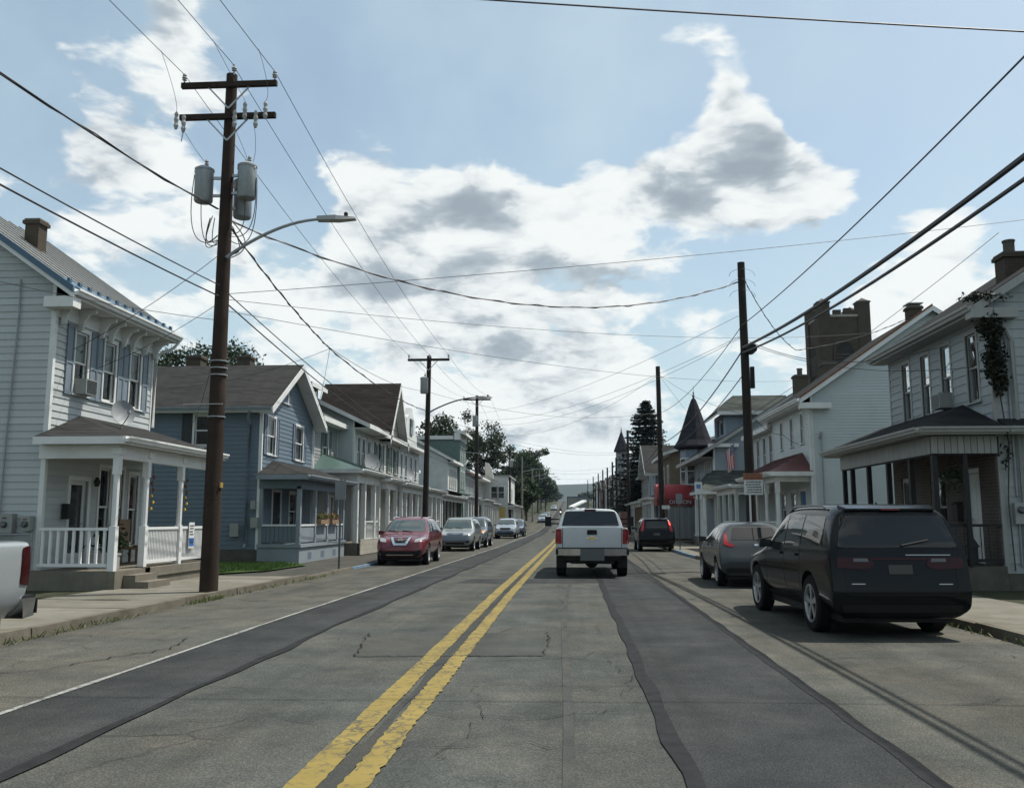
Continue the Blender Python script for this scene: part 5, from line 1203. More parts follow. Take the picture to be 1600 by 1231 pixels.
def right_row():
    r, F, S = house('tin_roofed_house', 'pale house with tall dark windows and a steep tin roof', -1, 9.4, 41.9, 47.6, 9.0, 5.9, 8.6, 'p', 'sidingD', 'tinroof', .15, wins=[W(42.5, 43.1, 3.9, 5.5), W(43.9, 44.5, 3.9, 5.5), W(45.4, 46.0, 3.9, 5.5)], base=.4, ovx=.4, seed=100, ribs=.5, far=True)
    chimney(r, 11.3, 44.5, 6.9, 8.6, .6, .6, 'brick_brown', pot=True); chimney(r, 13.4, 47.0, 8.2, 9.6, .7, .7, 'brick_brown')
    porch(r, -1, 9.4, 7.6, 42.0, 47.5, .6, 3.2, 3.8, [42.2, 43.9, 45.6, 47.3], 'roofdark', 'white', 'square', .15, (0, 0), .25, rail=[(42.3, 43.8), (44, 45.5)])
    # victorian with turret
    r, F, S = house('victorian_house', 'blue-grey victorian house with a witch-hat corner turret and dormer', -1, 8.3, 53.0, 63.5, 10.0, 5.35, 9.1, 'p', 'sidingR4', 'roofdark', .15, wins=[W(54.2+.75*k, 54.8+.75*k, 4.05, 5.1) for k in range(3)] + [W(58.5, 59.2, 3.9, 5.0)], base=.5, ovx=.9, ovy=.5, seed=110, far=True, fascia='aluminum')
    m = MB(); m.box(8.0, 9.7, 52.55, 52.95, 5.75, 5.95); m.build('cornice_return', M['white'], r)
    m = MB(); m.box(9.6, 13.5, 56.2, 60.5, 6.0, 8.25); d = m.build('dormer', M['clap_slate'], r)
    m = MB(); m.slab([(9.0, 55.7, 8.2), (9.0, 61.0, 8.2), (10.2, 60.0, 9.3), (10.2, 56.7, 9.3)], (0, 0, -.12)); m.slab([(9.0, 55.7, 8.2), (10.2, 56.7, 9.3), (13.5, 56.7, 9.3), (13.5, 55.7, 8.2)], (0, 0, -.12)); m.build('dormer_roof', M['roofgreen'], d)
    m = MB(); m.box(9.55, 9.598, 57.0, 57.8, 6.9, 7.9); m.box(9.55, 9.598, 58.6, 59.4, 6.9, 7.9); m.build('dormer_window', M['darkpane'], d)
    m = MB(); m.box(9.0, 9.05, 55.7, 61.0, 7.98, 8.2); m.box(9.05, 13.4, 55.68, 55.72, 7.98, 8.2); m.build('dormer_fascia', M['white'], d)
    cx, cyy = 8.5, 62.2; m = MB(); m.lathe([(1.0, .5), (1.0, 6.5)], (cx, cyy, 0), 'z', 8); t = m.build('turret', M['clap_slate'], r)
    m = MB(); m.lathe([(1.12, 6.3), (1.4, 6.42), (1.42, 6.55), (1.15, 6.95), (.88, 7.7), (.42, 9.1), (.18, 9.75), (.04, 9.95)], (cx, cyy, 0), 'z', 12); m.build('turret_roof', M['roofslate'], t)
    m = MB(); m.lathe([(.05, 9.9), (.09, 10.05), (.03, 10.15), (.06, 10.25), (.015, 10.35), (.01, 10.75)], (cx, cyy, 0), 'z', 8); m.build('finial', M['blackmetal'], t)
    for k in range(8):
        an = 2*math.pi*(k+.5)/8; nx, ny = math.cos(an), math.sin(an)
        if ny > .5 or nx > .5: continue
        rr = 1.0*math.cos(math.pi/8)
        T = Fr((cx+nx*rr+ny*.28, cyy+ny*rr-nx*.28, 0), (-ny, nx, 0), (nx, ny, 0)); w_ = MB(); w_.fbox(T, -.08, .64, 3.9, 5.75, .0, .035); o = w_.build('window', M['white'], t)
        for b0, b1 in ((3.98, 4.8), (4.86, 5.66)): w_ = MB(); w_.fbox(T, .0, .56, b0, b1, .036, .04); w_.build('pane', M['darkpane'], o)
    # wrap-round porch
    porch(r, -1, 8.3, 7.6, 53.0, 55.6, .6, 3.2, 4.35, [53.05, 54.3, 55.45], 'roofgreen', 'white', 'round', .26, (0, 0), .25, ov=.35, gut=False)
    m = MB(); m.slab([(7.25, 51.3, 3.2), (11.2, 51.3, 3.2), (11.2, 52.97, 4.42), (8.2, 52.97, 4.42)], (0, 0, -.08)); m.slab([(7.25, 51.3, 3.2), (8.2, 52.97, 4.42), (7.25, 52.97, 3.2)], (0, 0, -.08)); m.build('side_porch_roof', M['roofgreen'], r)
    m = MB(); m.box(7.27, 11.2, 51.26, 51.3, 3.0, 3.18); m.box(7.26, 11.2, 51.32, 52.9, 3.02, 3.05); m.build('side_porch_fascia', M['white'], r)
    for x in (7.5, 9.3): post(r, x, 51.6, .1, 3.0, .22, 'white', 'round')
    fl = thing('flag', 'stars and stripes flag hanging from the victorian house', 'flag', (9.3, 52.2, 4.6)); m = MB(); m.tube([(9.5, 52.95, 5.1), (9.15, 52.1, 6.0)], .018, 6); m.build('flagpole', M['insul'], fl)
    flag_mesh(fl)
    # barrel awning over a doorway
    aw = thing('barrel_awning', 'red barrel-vaulted entrance awning with lettered dark valance', 'awning', (7.0, 62.0, 2.4)); m = MB(); n = 12; x0, x1, yc, ra, zb = 5.72, 8.25, 61.9, 1.15, 2.95
    y_ = lambda t: yc-ra*math.cos(t); z_ = lambda t: zb+1.0*math.sin(t)
    for i in range(n):
        a, b_ = math.pi*i/n, math.pi*(i+1)/n; m.quad((x0, y_(a), z_(a)), (x1, y_(a), z_(a)), (x1, y_(b_), z_(b_)), (x0, y_(b_), z_(b_)))
    m.poly([(x0, y_(math.pi*i/n), z_(math.pi*i/n)) for i in range(n+1)]); m.build('canopy', M['awning_red'], aw)
    m = MB(); m.box(x0, x1, yc-ra-.02, yc-ra, 2.5, 2.95); m.box(x0-.02, x0, yc-ra, yc+ra, 2.5, 2.95); m.build('valance', M['awning_dark'], aw)
    for tx, x in (('OI', 6.5), ('ON', 7.40)): text('lettering', tx, .36, (x, yc-ra-.03, 2.62), (math.pi/2, 0, 0), 'signwhite', aw)
    for x in (5.85, 8.1): m = MB(); m.tube([(x, yc-ra+.05, .1), (x, yc-ra+.05, 2.6)], .04, 8); m.build('post', M['steel'], aw)
    # grey boards built in place of the shaded victorian porch wall under the awning
    bf = thing('porch_boarding', 'weathered grey board fence below the red awning', 'fence', (7.2, 60.3, .1))
    for k in range(14): m = MB(); x = 6.35+k*.145; m.box(x, x+.13, 60.28, 60.32, .35, 2.35+.04*math.sin(k*2.3)); m.build('plank', M['clap_grey' if k % 3 else 'meterbox'], bf)
    # brick shop and gables further on
    r, F, S = house('buff_brick_house', 'buff brick house with low hipped roof behind the red awning', -1, 7.2, 66.0, 75.0, 9.0, 6.4, 8.0, 'p', 'brick_buff', 'tinroof', wins=[W(67, 67.9, 3.9, 5.5), W(70, 70.9, 3.9, 5.5), W(73, 73.9, 3.9, 5.5)], swins=[(8.0, 8.6, 3.9, 5.6)], clap='brick_buff', far=True, seed=120, ovx=.5)
    porch(r, -1, 7.2, 5.9, 66.2, 74.8, .4, 3.2, 3.6, [66.4, 69, 72, 74.6], 'roofdark', 'white', 'square', .2, (0, 0), .3)
    r, F, S = house('grey_gable_house', 'grey gabled house with carved bargeboards right of the spruce', -1, 7.0, 75.5, 82.5, 9.0, 5.4, 8.0, 'x', 'clap_grey', 'roofgrey', wins=[W(77, 77.8, 3.8, 5.3), W(79.8, 80.6, 3.8, 5.3), W(78.5, 79.3, 5.9, 6.8)], clap='clap_slate', far=True, seed=124, ovx=.9)
    porch(r, -1, 7.0, 5.8, 75.6, 82.4, .4, 3.1, 3.6, [75.8, 78, 80.2, 82.2], 'roofdark', 'wood', 'square', .2, (0, 0), .3)
    r, F, S = house('pale_tin_house', 'pale house with white metal roof beside the spruce', -1, 7.2, 84.0, 94.0, 9.0, 5.8, 8.0, 'p', 'clap_grey', 'tinroof', wins=[W(85+1.8*k, 85.8+1.8*k, 3.8, 5.3) for k in range(5)], clap='clap_grey', far=True, seed=128, ovx=.5)
    porch(r, -1, 7.2, 5.9, 84.2, 93.8, .4, 3.1, 3.6, [84.4, 87, 90, 93.5], 'redmetal', 'white', 'square', .2, (0, 0), .3)
    r, F, S = house('brick_store', 'red brick store with dark shopfront below the second turret', -1, 6.6, 97.5, 106.0, 9.0, 6.6, 7.0, 'flat', 'brick_red', 'roofdark', wins=[W(98+1.9*k, 98.9+1.9*k, 3.8, 5.4) for k in range(4)], clap='brick_red', far=True, seed=132, ovx=.3, cat='shop')
    r, F, S = house('turreted_store', 'corner building with a slender pyramid-roofed turret', -1, 6.6, 107.0, 122.0, 10.0, 6.6, 8.6, 'p', 'brick_red', 'roofslate', wins=[W(108.5+2.6*k, 109.5+2.6*k, 3.8, 5.4) for k in range(5)], clap='brick_red', far=True, seed=136, ovx=.4, cat='shop')
    cx, cyy = 6.7, 119.5; m = MB(); m.lathe([(.75, 3.2), (.75, 10.4)], (cx, cyy, E(119)), 'z', 6); t = m.build('turret', M['clap_grey'], r)
    m = MB(); m.lathe([(1.0, 10.2), (1.02, 10.35), (.08, 12.9), (.02, 13.6)], (cx, cyy, E(119)), 'z', 6); m.build('turret_roof', M['roofslate'], t)
    cols = ['brick_red', 'clap_grey', 'clap_white', 'brick_brown', 'clap_tan', 'clap_slate']
    labs = ['first far house past the turreted building on the right', 'grey far house second past the turreted building', 'white far house third past the turreted building', 'brown brick far house fourth past the turreted building', 'tan far house fifth past the turreted building', 'slate far house sixth past the turreted building', 'seventh far house past the turreted building', 'eighth far house near the top of the hill right', 'ninth far house near the top of the hill right', 'last far house at the top of the hill on the right']
    y = 124.0
    for k in range(10):
        L = 11 if k < 6 else 22
        house('far_house', labs[k], -1, 6.7+.15*(k % 3), y, y+L-1, 9, 6.0+.5*(k % 3), 8.2+.5*(k % 2), 'p' if k % 2 else 'x', cols[k % 6], ['roofdark', 'roofgrey', 'roofbrown'][k % 3], wins=[W(y+1+2.1*q, y+1.9+2.1*q, 3.9, 5.3) for q in range(4)] + [W(y+1+2.1*q, y+2.1+2.1*q, .8, 2.6) for q in range(4)], clap=cols[k % 6], far=True, seed=140+k, group='houses up the right side of the hill')
        y += L
    # church tower behind the white house
    c = thing('church_tower', 'brown brick church tower with corner pinnacles behind the white house', 'tower', (18.0, 62.0, 0)); x0, x1, y0, y1, H = 16.75, 19.95, 60.2, 63.4, 15.05
    arch = lambda xc, w_, zb, zs: [(xc-w_, zb), (xc-w_, zs)] + [(xc-w_*math.cos(t), zs+w_*1.25*math.sin(t)) for t in [math.pi*q/12 for q in range(1, 12)]] + [(xc+w_, zs), (xc+w_, zb)]
    m = MB(); m.box(x0, x1, y0, y1, 0, H); m.build('shaft', M['brick_brown'], c)
    for fr_, nm in ((Fr((x0, y0, 0), (1, 0, 0), (0, -1, 0)), 's'), (Fr((x0, y0, 0), (0, 1, 0), (-1, 0, 0)), 'w')):
        pts = arch(1.55, .60, 11.2, 12.6); m = MB(); m.slab([fr_.pt(a, h, .002) for a, h in pts], fr_.dn*.03); o = m.build('belfry_opening', M['room'], c)
        po = arch(1.55, .74, 11.1, 12.6); m = MB()
        for q in range(len(pts)-1): m.slab([fr_.pt(*pts[q]), fr_.pt(*pts[q+1]), fr_.pt(*po[q+1]), fr_.pt(*po[q])], fr_.dn*.06)
        m.build('arch_surround', M['brick_brown'], o)
        for q in range(6): m = MB(); m.slab([fr_.pt(.98, 11.3+q*.22, .04), fr_.pt(2.12, 11.3+q*.22, .04), fr_.pt(2.12, 11.4+q*.22, .1), fr_.pt(.98, 11.4+q*.22, .1)], (0, 0, .03)); m.build('louver', M['stone_dark'], o)
    for xa in (x0-.12, x1-.68):
        for ya in (y0-.12, y1-.68):
            m = MB(); m.box(xa, xa+.8, ya, ya+.8, 0, 16.0); o = m.build('corner_pier', M['brick_brown'], c); m = MB(); m.slab([(xa-.05, ya-.05, 16.0), (xa+.85, ya-.05, 16.0), (xa+.85, ya+.85, 16.0), (xa-.05, ya+.85, 16.0)], (0, 0, .1)); m.add([(xa, ya, 16.1), (xa+.8, ya, 16.1), (xa+.8, ya+.8, 16.1), (xa, ya+.8, 16.1), (xa+.4, ya+.4, 16.4)], [(0, 1, 4), (1, 2, 4), (2, 3, 4), (3, 0, 4)]); m.build('pier_cap', M['stone_dark'], o)
    m = MB(); m.box(x0+.6, x1-.6, y0-.06, y0+.3, H, H+.16); m.box(x0-.06, x0+.3, y0+.6, y1-.6, H, H+.16); m.build('parapet_coping', M['stone_wall'], c)
    for k, x in enumerate((17.7, 18.4)): m = MB(); m.box(x, x+.5, y0+.02, y0+.3, H+.16, H+.5+.1*k); m.build('broken_merlon', M['brick_brown'], c)
    m = MB(); m.slab([(17.7, 59.5, 9.0), (19.6, 59.5, 9.0), (18.9, 59.5, 12.0), (18.0, 59.5, 12.0)], (0, .6, 0)); m.build('stair_roof', M['roofgrey'], c)

def text(name, s, size, loc, rot, mat, parent, align='LEFT'):
    cu = bpy.data.curves.new(name, 'FONT'); cu.body = s; cu.size = size; cu.extrude = .004; cu.align_x = align
    cu.materials.append(M[mat]); tmp = bpy.data.objects.new('tmp', cu); COL.objects.link(tmp); me = bpy.data.meshes.new_from_object(tmp.evaluated_get(bpy.context.evaluated_depsgraph_get())); bpy.data.objects.remove(tmp)
    o = bpy.data.objects.new(name, me); link(o, parent); o.location = Vector(loc)-org_of(parent); o.rotation_euler = rot; return o

def flag_mesh(parent):
    m = bpy.data.materials.new('flag'); m.use_nodes = True; g = NT(m.node_tree); out = g.n('ShaderNodeOutputMaterial'); b = g.n('ShaderNodeBsdfPrincipled'); b.inputs['Roughness'].default_value = .8
    uv = g.n('ShaderNodeUVMap').outputs[0]; s = g.n('ShaderNodeSeparateXYZ', i_0=uv)
    st = g.math('MODULO', g.math('FLOOR', g.math('MULTIPLY', s.outputs[1], 13.0)), 2.0)
    col = g.mix(st, (.45, .03, .05, 1), (.62, .62, .6, 1))
    can = g.math('MULTIPLY', g.math('LESS_THAN', s.outputs[0], .4), g.math('GREATER_THAN', s.outputs[1], 6/13))
    vo = g.n('ShaderNodeTexVoronoi', i_Scale=16.0, i_Randomness=0.0); g.set(vo.inputs['Vector'], uv)
    can_c = g.mix(g.math('LESS_THAN', vo.outputs['Distance'], .25), (.02, .03, .10, 1), (.6, .6, .6, 1))
    g.set(b.inputs['Base Color'], g.mix(can, col, can_c)); g.t.links.new(b.outputs[0], out.inputs[0])
    # hoist along the slanted pole, fly hanging down in folds
    nu, nv = 16, 10; vs_, uvs = [], []
    a = Vector((9.36, 52.62, 5.45)); b_ = Vector((9.17, 52.14, 5.97))
    for i in range(nu+1):
        for j in range(nv+1):
            u, v = i/nu, j/nv; p = a.lerp(b_, v); dn = u*1.35
            # gather towards the pole end while falling
            q = Vector((9.17+.42*(v-.5)*(1-.35*u)+.05*math.sin(v*11+u*3)*u, p.y+.07*math.cos(v*13+u)*(.3+u), p.z-dn*(1.0+.12*(v-.5))))
            vs_.append(q); uvs.append((u, v))
    fs = [(i*(nv+1)+j, (i+1)*(nv+1)+j, (i+1)*(nv+1)+j+1, i*(nv+1)+j+1) for i in range(nu) for j in range(nv)]
    me = bpy.data.meshes.new('cloth'); og = org_of(parent); me.from_pydata([tuple(p-og) for p in vs_], [], fs); l = me.uv_layers.new(name='UVMap')
    for lp in me.loops: l.data[lp.index].uv = uvs[lp.vertex_index]
    me.materials.append(m); me.polygons.foreach_set('use_smooth', [True]*len(me.polygons)); o = bpy.data.objects.new('cloth', me); link(o, parent)
house_shingle(); house_gable(); right_row()
# ------------------------------------------------------------------ poles, wires, signs
def utility_pole(label, x, y, h, r0=.16, r1=.115, mat='pole', arms=(), group='utility poles', lean=(0, 0), pale=False, bands=()):
    z0 = E(y)+.05; t = thing('utility_pole', label, 'utility pole', (x, y, z0), group=group)
    top = Vector((x+lean[0], y+lean[1], E(y)+h)); m = MB()
    pts = [Vector((x, y, z0)).lerp(top, k/8) for k in range(9)]; m.tube(pts, [r0+(r1-r0)*k/8 for k in range(9)], 12); m.build('shaft', M[mat], t, smooth=True)
    at = lambda z: Vector((x, y, z0)).lerp(top, z/h)
    for z, hw, ins, yaw in arms:
        c = at(z)+Vector((0, -.14, 0)); d = Vector((math.cos(yaw), math.sin(yaw), 0)); m = MB(); m.bar(c-d*hw, c+d*hw, .1, .12); a = m.build('crossarm', M[mat], t)
        for sg in (-1, 1): m = MB(); m.bar(c+d*sg*hw*.45+Vector((0, 0, -.03)), at(z-.55)+Vector((0, -.13, 0)), .02, .035); m.build('brace', M['steel'], a)
        for q in ins:
            p = c+d*q*hw+Vector((0, 0, .06)); m = MB(); m.lathe([(.02, 0), (.02, .06), (.055, .08), (.03, .11), (.06, .13), (.03, .17), (.05, .19), (.02, .23)], p, 'z', 8); m.build('insulator', M['insul'], a)
    for z in bands: m = MB(); m.lathe([(r0*1.0, 0), (r0*1.0, .025)], at(z), 'z', 12); m.build('band', M['galv'], t)
    return t, at
def transformer(parent, c, r=.2, h=.75, to=None):
    m = MB(); m.lathe([(r*.9, 0), (r, .03), (r, h-.05), (r*1.06, h-.04), (r*1.06, h), (r*.6, h+.06)], c, 'z', 18); t = m.build('transformer', M['galv'], parent, smooth=True)
    m = MB(); b = Vector(c)+Vector((.04, 0, h+.03)); m.lathe([(.035, 0), (.05, .03), (.03, .06), (.05, .09), (.03, .12), (.045, .15), (.015, .2)], b, 'z', 8); m.build('bushing', M['insul'], t)
    if to is not None:
        for dz in (.15, h-.2): m = MB(); m.bar(Vector(c)+Vector((0, 0, dz)), Vector((to[0], to[1], c[2]+dz)), .05, .06); m.build('bracket', M['steel'], t)
    for k, (dx, dz) in enumerate(((-.9, .55), (.9, .5))): m = MB(); m.lathe([(.02, 0), (.03, .02), (.02, .06)], Vector(c)+Vector((dx*r, -.06, h-.1)), 'z', 6); m.build('terminal', M['steel'], t)
    return t
def street_lamp(parent, p, reach, rise, mat='galv', zcurve=.5):
    pts = [Vector(p)+Vector((reach*t, 0, rise*math.sin(t*math.pi/2)**.9)) for t in [k/12 for k in range(13)]]
    m = MB(); m.tube(pts, [.04-.008*k/12 for k in range(13)], 8); a = m.build('lamp_arm', M[mat], parent, smooth=True); e = pts[-1]
    m = MB(); m.hexa([e+Vector(q) for q in ((-.12, -.1, -.04), (.3, -.12, -.05), (.3, .12, -.05), (-.12, .1, -.04), (-.12, -.08, .05), (.3, -.1, .06), (.3, .1, .06), (-.12, .08, .05))])
    m.hexa([e+Vector(q) for q in ((.3, -.13, -.05), (.72, -.08, -.03), (.72, .08, -.03), (.3, .13, -.05), (.3, -.1, .05), (.72, -.05, .015), (.72, .05, .015), (.3, .1, .05))]); h = m.build('lamp_head', M['insul'], a)
    m = MB(); m.lathe([(.045, 0), (.045, .08), (.03, .1)], e+Vector((.5, 0, .04)), 'z', 10); m.build('photocell', M['blackplastic'], h)
    return a

WIRES = 0
def wire(label, pts, r=.008, sag=0.3, n=24, name='power_line', group=None, twist=0.0, mat='wire', cat='wire'):
    L = []
    sags = sag if isinstance(sag, (list, tuple)) else [sag]*(len(pts)-1)
    for (p, q), s in zip(zip(pts, pts[1:]), sags):
        p, q = Vector(p), Vector(q)
        for k in range(n):
            t = k/n; c = p.lerp(q, t); c.z -= 4*s*t*(1-t); L.append(c)
    L.append(Vector(pts[-1])); m = MB(); m.tube(L, r, 5)
    if twist:
        L2 = [c+Vector((twist*math.sin(i*1.9), twist*.6*math.cos(i*2.7), twist*math.cos(i*1.9))) for i, c in enumerate(L)]; m.tube(L2, r*.8, 4)
    o = m.build(name, M[mat], smooth=True); return tag(o, label, cat, group)

def build_street():
    # --- left poles
    x1, y1 = -7.5, 18.45
    p1, at1 = utility_pole('tall brown utility pole with three transformers beside the white porch', x1, y1, 11.45, .19, .12, 'pole', [(11.15, 1.08, (-.95, .95), .0), (10.4, 1.08, (), .0)], bands=(4.6, 4.75, 3.7, 4.9))
    m = MB(); m.lathe([(.02, 0), (.02, .08), (.055, .1), (.03, .13), (.06, .15), (.03, .19), (.02, .25)], (x1+.08, y1-.1, 11.4), 'z', 8); m.build('insulator', M['insul'], p1)
    transformer(p1, (-8.0, y1-.05, 8.48), .2, .75, (x1, y1)); transformer(p1, (-7.02, y1-.1, 8.52), .2, .75, (x1, y1)); transformer(p1, (-7.28, y1+.38, 8.25), .2, .85, (x1, y1))
    for k, (x, dz) in enumerate(((-8.62, 0), (-8.45, -.08), (-7.3, 0), (-7.08, .18), (-6.83, -.02), (-6.62, .18))):
        m = MB(); m.lathe([(.03, -.28), (.055, -.2), (.035, -.14), (.055, -.06), (.035, 0), (.05, .06), (.02, .12)], (x, y1-.24, 10.38+dz), 'z', 8); m.build('cutout', M['insul'], p1)
    m = MB(); m.bar((-8.44, y1-.24, 10.1), (-8.47, y1-.26, 9.8), .02); m.build('open_fuse', M['steel'], p1)
    rs = random.Random(4)
    def loop(a, b, dip, r=.01, bulge=(0, 0, 0)):
        a, b = Vector(a), Vector(b); P = []
        for k in range(15):
            t = k/14; P.append(a.lerp(b, t)+Vector((0, 0, -4*dip*t*(1-t)))+Vector(bulge)*4*t*(1-t))
        m = MB(); m.tube(P, r, 5); m.build('lead_wire', M['wire'], p1)
    loop((-8.2, y1-.1, 9.1), (-7.62, y1-.1, 7.6), .55, bulge=(-.25, 0, 0)); loop((-8.0, y1-.15, 8.5), (-7.62, y1-.1, 7.5), .35, bulge=(-.1, 0, 0))
    loop((-6.84, y1-.1, 9.15), (-7.38, y1-.1, 7.7), .5, bulge=(.22, 0, 0)); loop((-6.8, y1-.1, 9.0), (-7.36, y1-.1, 7.6), .6, bulge=(.2, 0, 0)); loop((-7.05, y1-.1, 8.5), (-7.36, y1-.1, 7.75), .25, bulge=(.12, 0, 0))
    loop((-7.8, y1-.1, 8.1), (-7.62, y1-.1, 7.7), .3, .014, (-.15, 0, 0)); loop((-7.3, y1-.1, 7.9), (-7.34, y1-.1, 7.3), .2, .012, (.2, 0, 0)); loop((-7.3, y1-.1, 8.0), (-7.3, y1-.1, 7.2), .1, .012, (.3, 0, 0))
    loop((-7.75, y1-.1, 8.15), (-7.6, y1-.1, 7.55), .35, .01, (-.2, 0, 0)); loop((-7.7, y1-.1, 8.1), (-7.6, y1-.1, 7.6), .25, .01, (-.08, 0, 0))
    for a, b in (((-8.62, y1-.24, 10.5), (-8.53, y1-1.3, 11.36)), ((-6.62, y1-.24, 10.7), (-6.47, y1-1.2, 11.38)), ((-7.08, y1-.24, 10.7), (-7.47, y1-1.2, 11.62)), ((-8.4, y1-.24, 10.0), (-7.95, y1-.1, 9.4)), ((-6.85, y1-.24, 10.1), (-7.2, y1+.2, 9.3)), ((-7.3, y1-.24, 10.1), (-7.05, y1-.1, 9.4))): loop(a, b, .22, .005, (.12, 0, 0))
    street_lamp(p1, (x1+.1, y1-.1, 7.2), 2.1, .82)
    m = MB(); m.box(x1+.17, x1+.20, y1-.08, y1+.02, 2.25, 2.36); m.build('tag_plate', M['gold'], p1)
    m = MB(); m.bar((-8.15, y1-.2, 4.0), (-7.3, y1-.2, 4.0), .025, .02); m.build('sign_bracket', M['insul'], p1)
    p2, at2 = utility_pole('second utility pole on the left with one transformer and lamp', -7.38, 45.2, 9.95, .16, .115, 'pole_dark', [(9.72, 1.08, (-.95, .05, .95), 0)], lean=(.12, 0))
    transformer(p2, (-7.45, 44.9, 7.95), .2, .8, (-7.3, 45.2)); street_lamp(p2, (-7.2, 45.1, 7.0), 2.5, .75, 'rimdark')
    p3, at3 = utility_pole('third utility pole on the left before the trees', -7.38, 70.0, 11.3, .16, .115, 'pole_dark', [(10.95, 1.08, (-.95, .05, .95), 0)])
    transformer(p3, (-7.5, 69.7, 8.8), .2, .8, (-7.38, 70)); m = MB(); m.bar((-8.3, 69.8, 6.8), (-6.4, 69.8, 6.65), .04, .05); m.build('lower_arm', M['insul'], p3)
    p4, at4 = utility_pole('fourth utility pole on the left by the white shop', -7.2, 105.5, 9.6, .16, .115, 'pole_dark', [(9.2, .9, (-.9, .9), 0)]); transformer(p4, (-7.0, 105.2, E(105)+7.6), .2, .8, (-7.2, 105.5))
    p5, at5 = utility_pole('pale concrete-coloured pole before the street tree', -7.1, 130.0, 10.2, .16, .12, 'pole_pale'); street_lamp(p5, (-7.0, 130, E(130)+8), 3.4, .5)
    for k, (y, lab) in enumerate(((160, 'fifth small lamp pole among the trees on the left'), (195, 'sixth small lamp pole among the trees on the left'), (240, 'farthest lamp pole on the left near the hilltop'))):
        p, a_ = utility_pole(lab, -6.9, y, 9.5, .15, .11, 'pole_pale' if k < 2 else 'pole_dark'); street_lamp(p, (-6.8, y, E(y)+8), 3.2, .5)
    # --- right poles
    q1, aq1 = utility_pole('right-hand telephone pole carrying thick cables by the parked cars', 5.72, 29.2, 10.0, .17, .12, 'pole_dark', lean=(-.05, 0))
    m = MB(); m.lathe([(.13, -.25), (.16, -.2), (.16, .15), (.12, .2)], (5.86, 29.0, 7.05), 'y', 12); m.build('splice_case', M['blackplastic'], q1)
    for k, z in enumerate((9.5, 9.2, 8.9)): m = MB(); m.tube([(5.66-.42*math.cos(t), 29.05, z-.05*k+.25*math.sin(t)) for t in [math.pi*q/10 for q in range(11)]], .006, 4); m.build('lead_wire', M['wire'], q1)
    m = MB(); m.box(5.84, 5.96, 29.1, 29.25, 5.8, 6.5); m.build('terminal_box', M['blackplastic'], q1)
    q2, aq2 = utility_pole('second telephone pole on the right before the red awning', 5.72, 57.5, 11.35, .19, .14, 'pole_dark', lean=(-.08, 0))
    q3, aq3 = utility_pole('third telephone pole on the right before the spruce', 5.62, 89.0, 10.3, .17, .12, 'pole_dark')
    labs = ['fourth pole on the right beside the turret', 'fifth pole on the right past the turret', 'sixth pole up the right side', 'seventh pole up the right side', 'eighth pole up the right side', 'ninth pole up the right side', 'farthest visible pole on the right hill']
    rp = [(117, 9.3), (128, 9.3), (146, 9.2), (167, 9.4), (195, 9.2), (240, 9.2), (320, 9.2)]; tops = []
    for (y, h), lb in zip(rp, labs): p, a_ = utility_pole(lb, 5.85, y, h, .16, .12, 'pole_dark'); tops.append(a_(h-.6))
    # --- primaries along the left poles
    G = 'overhead wires along and across the street'
    for k, dx in enumerate((-1.03, .03, 1.03)):
        z1 = (11.42, 11.68, 11.42)[k]; lab = ['thin primary wire on the left end of the crossarms', 'thin primary wire over the middle of the crossarms', 'thin primary wire on the right end of the crossarms'][k]
        wire(lab, [(x1+dx, -14, z1-.2), (x1+dx, y1-.14, z1), (-7.3+dx, 45.06, 10.0), (-7.38+dx, 69.86, 11.2), (-7.2+dx, 105.3, E(105)+9.4)], .0075, [.55, .45, .4, .5], group=G)
    wire('thick twisted cable entering the frame at upper left', [(x1, -12, 8.4), (x1-.15, y1-.1, 8.3)], .016, 1.05, twist=.03, group=G)
    wire('twisted cable from the transformer pole to the second left pole', [(x1+.12, y1, 7.9), (-7.6, 27.5, 6.95), (-7.42, 45.1, 7.1)], .016, [.12, .25], twist=.03, group=G)
    wire('upper of two black telephone cables at left', [(x1, -12, 6.55), (x1, y1-.2, 6.57), (-7.4, 45.1, 5.2), (-7.4, 69.9, 6.0)], .013, [.5, .35, .3], group=G)
    wire('lower of two black telephone cables at left', [(x1, -12, 6.4), (x1, y1-.2, 6.33), (-7.4, 45.1, 4.9), (-7.4, 69.9, 5.7), (-7.2, 105.4, E(105)+5.6)], .016, [.5, .35, .3, .4], group=G)
    wire('twisted cable sagging across the street between two poles', [(x1+.12, y1, 8.05), (5.62, 29.15, 9.35)], .015, 1.35, twist=.03, n=40, group=G)
    wire('taut thin wire crossing from transformer pole to far right', [(x1+.1, y1, 6.42), (20.0, 24.5, 10.6)], .007, .25, group=G)
    wire('thin wire crossing from transformer pole toward the white house', [(x1+.1, y1, 6.3), (14.5, 44.0, 10.6)], .007, .5, group=G)
    wire('lower thin wire crossing from transformer pole to the right', [(x1+.1, y1, 6.05), (13.0, 52.0, 9.5)], .007, .55, group=G)
    wire('service wire from transformer pole to the white house front', [(x1-.1, y1, 7.3), (-11.5, 19.75, 5.5)], .007, .12, group=G); wire('lower service wire from transformer pole to the white house', [(x1-.1, y1, 6.2), (-11.5, 19.9, 4.9)], .006, .15, group=G)
    wire('wire leaving the white house past the upper left frame edge', [(x1-.1, y1, 5.85), (-12.6, 12.0, 6.2)], .006, .2, group=G); wire('cable from the pole to the blue house side', [(x1-.1, y1, 5.2), (-13.5, 31.05, 5.0)], .007, .3, group=G)
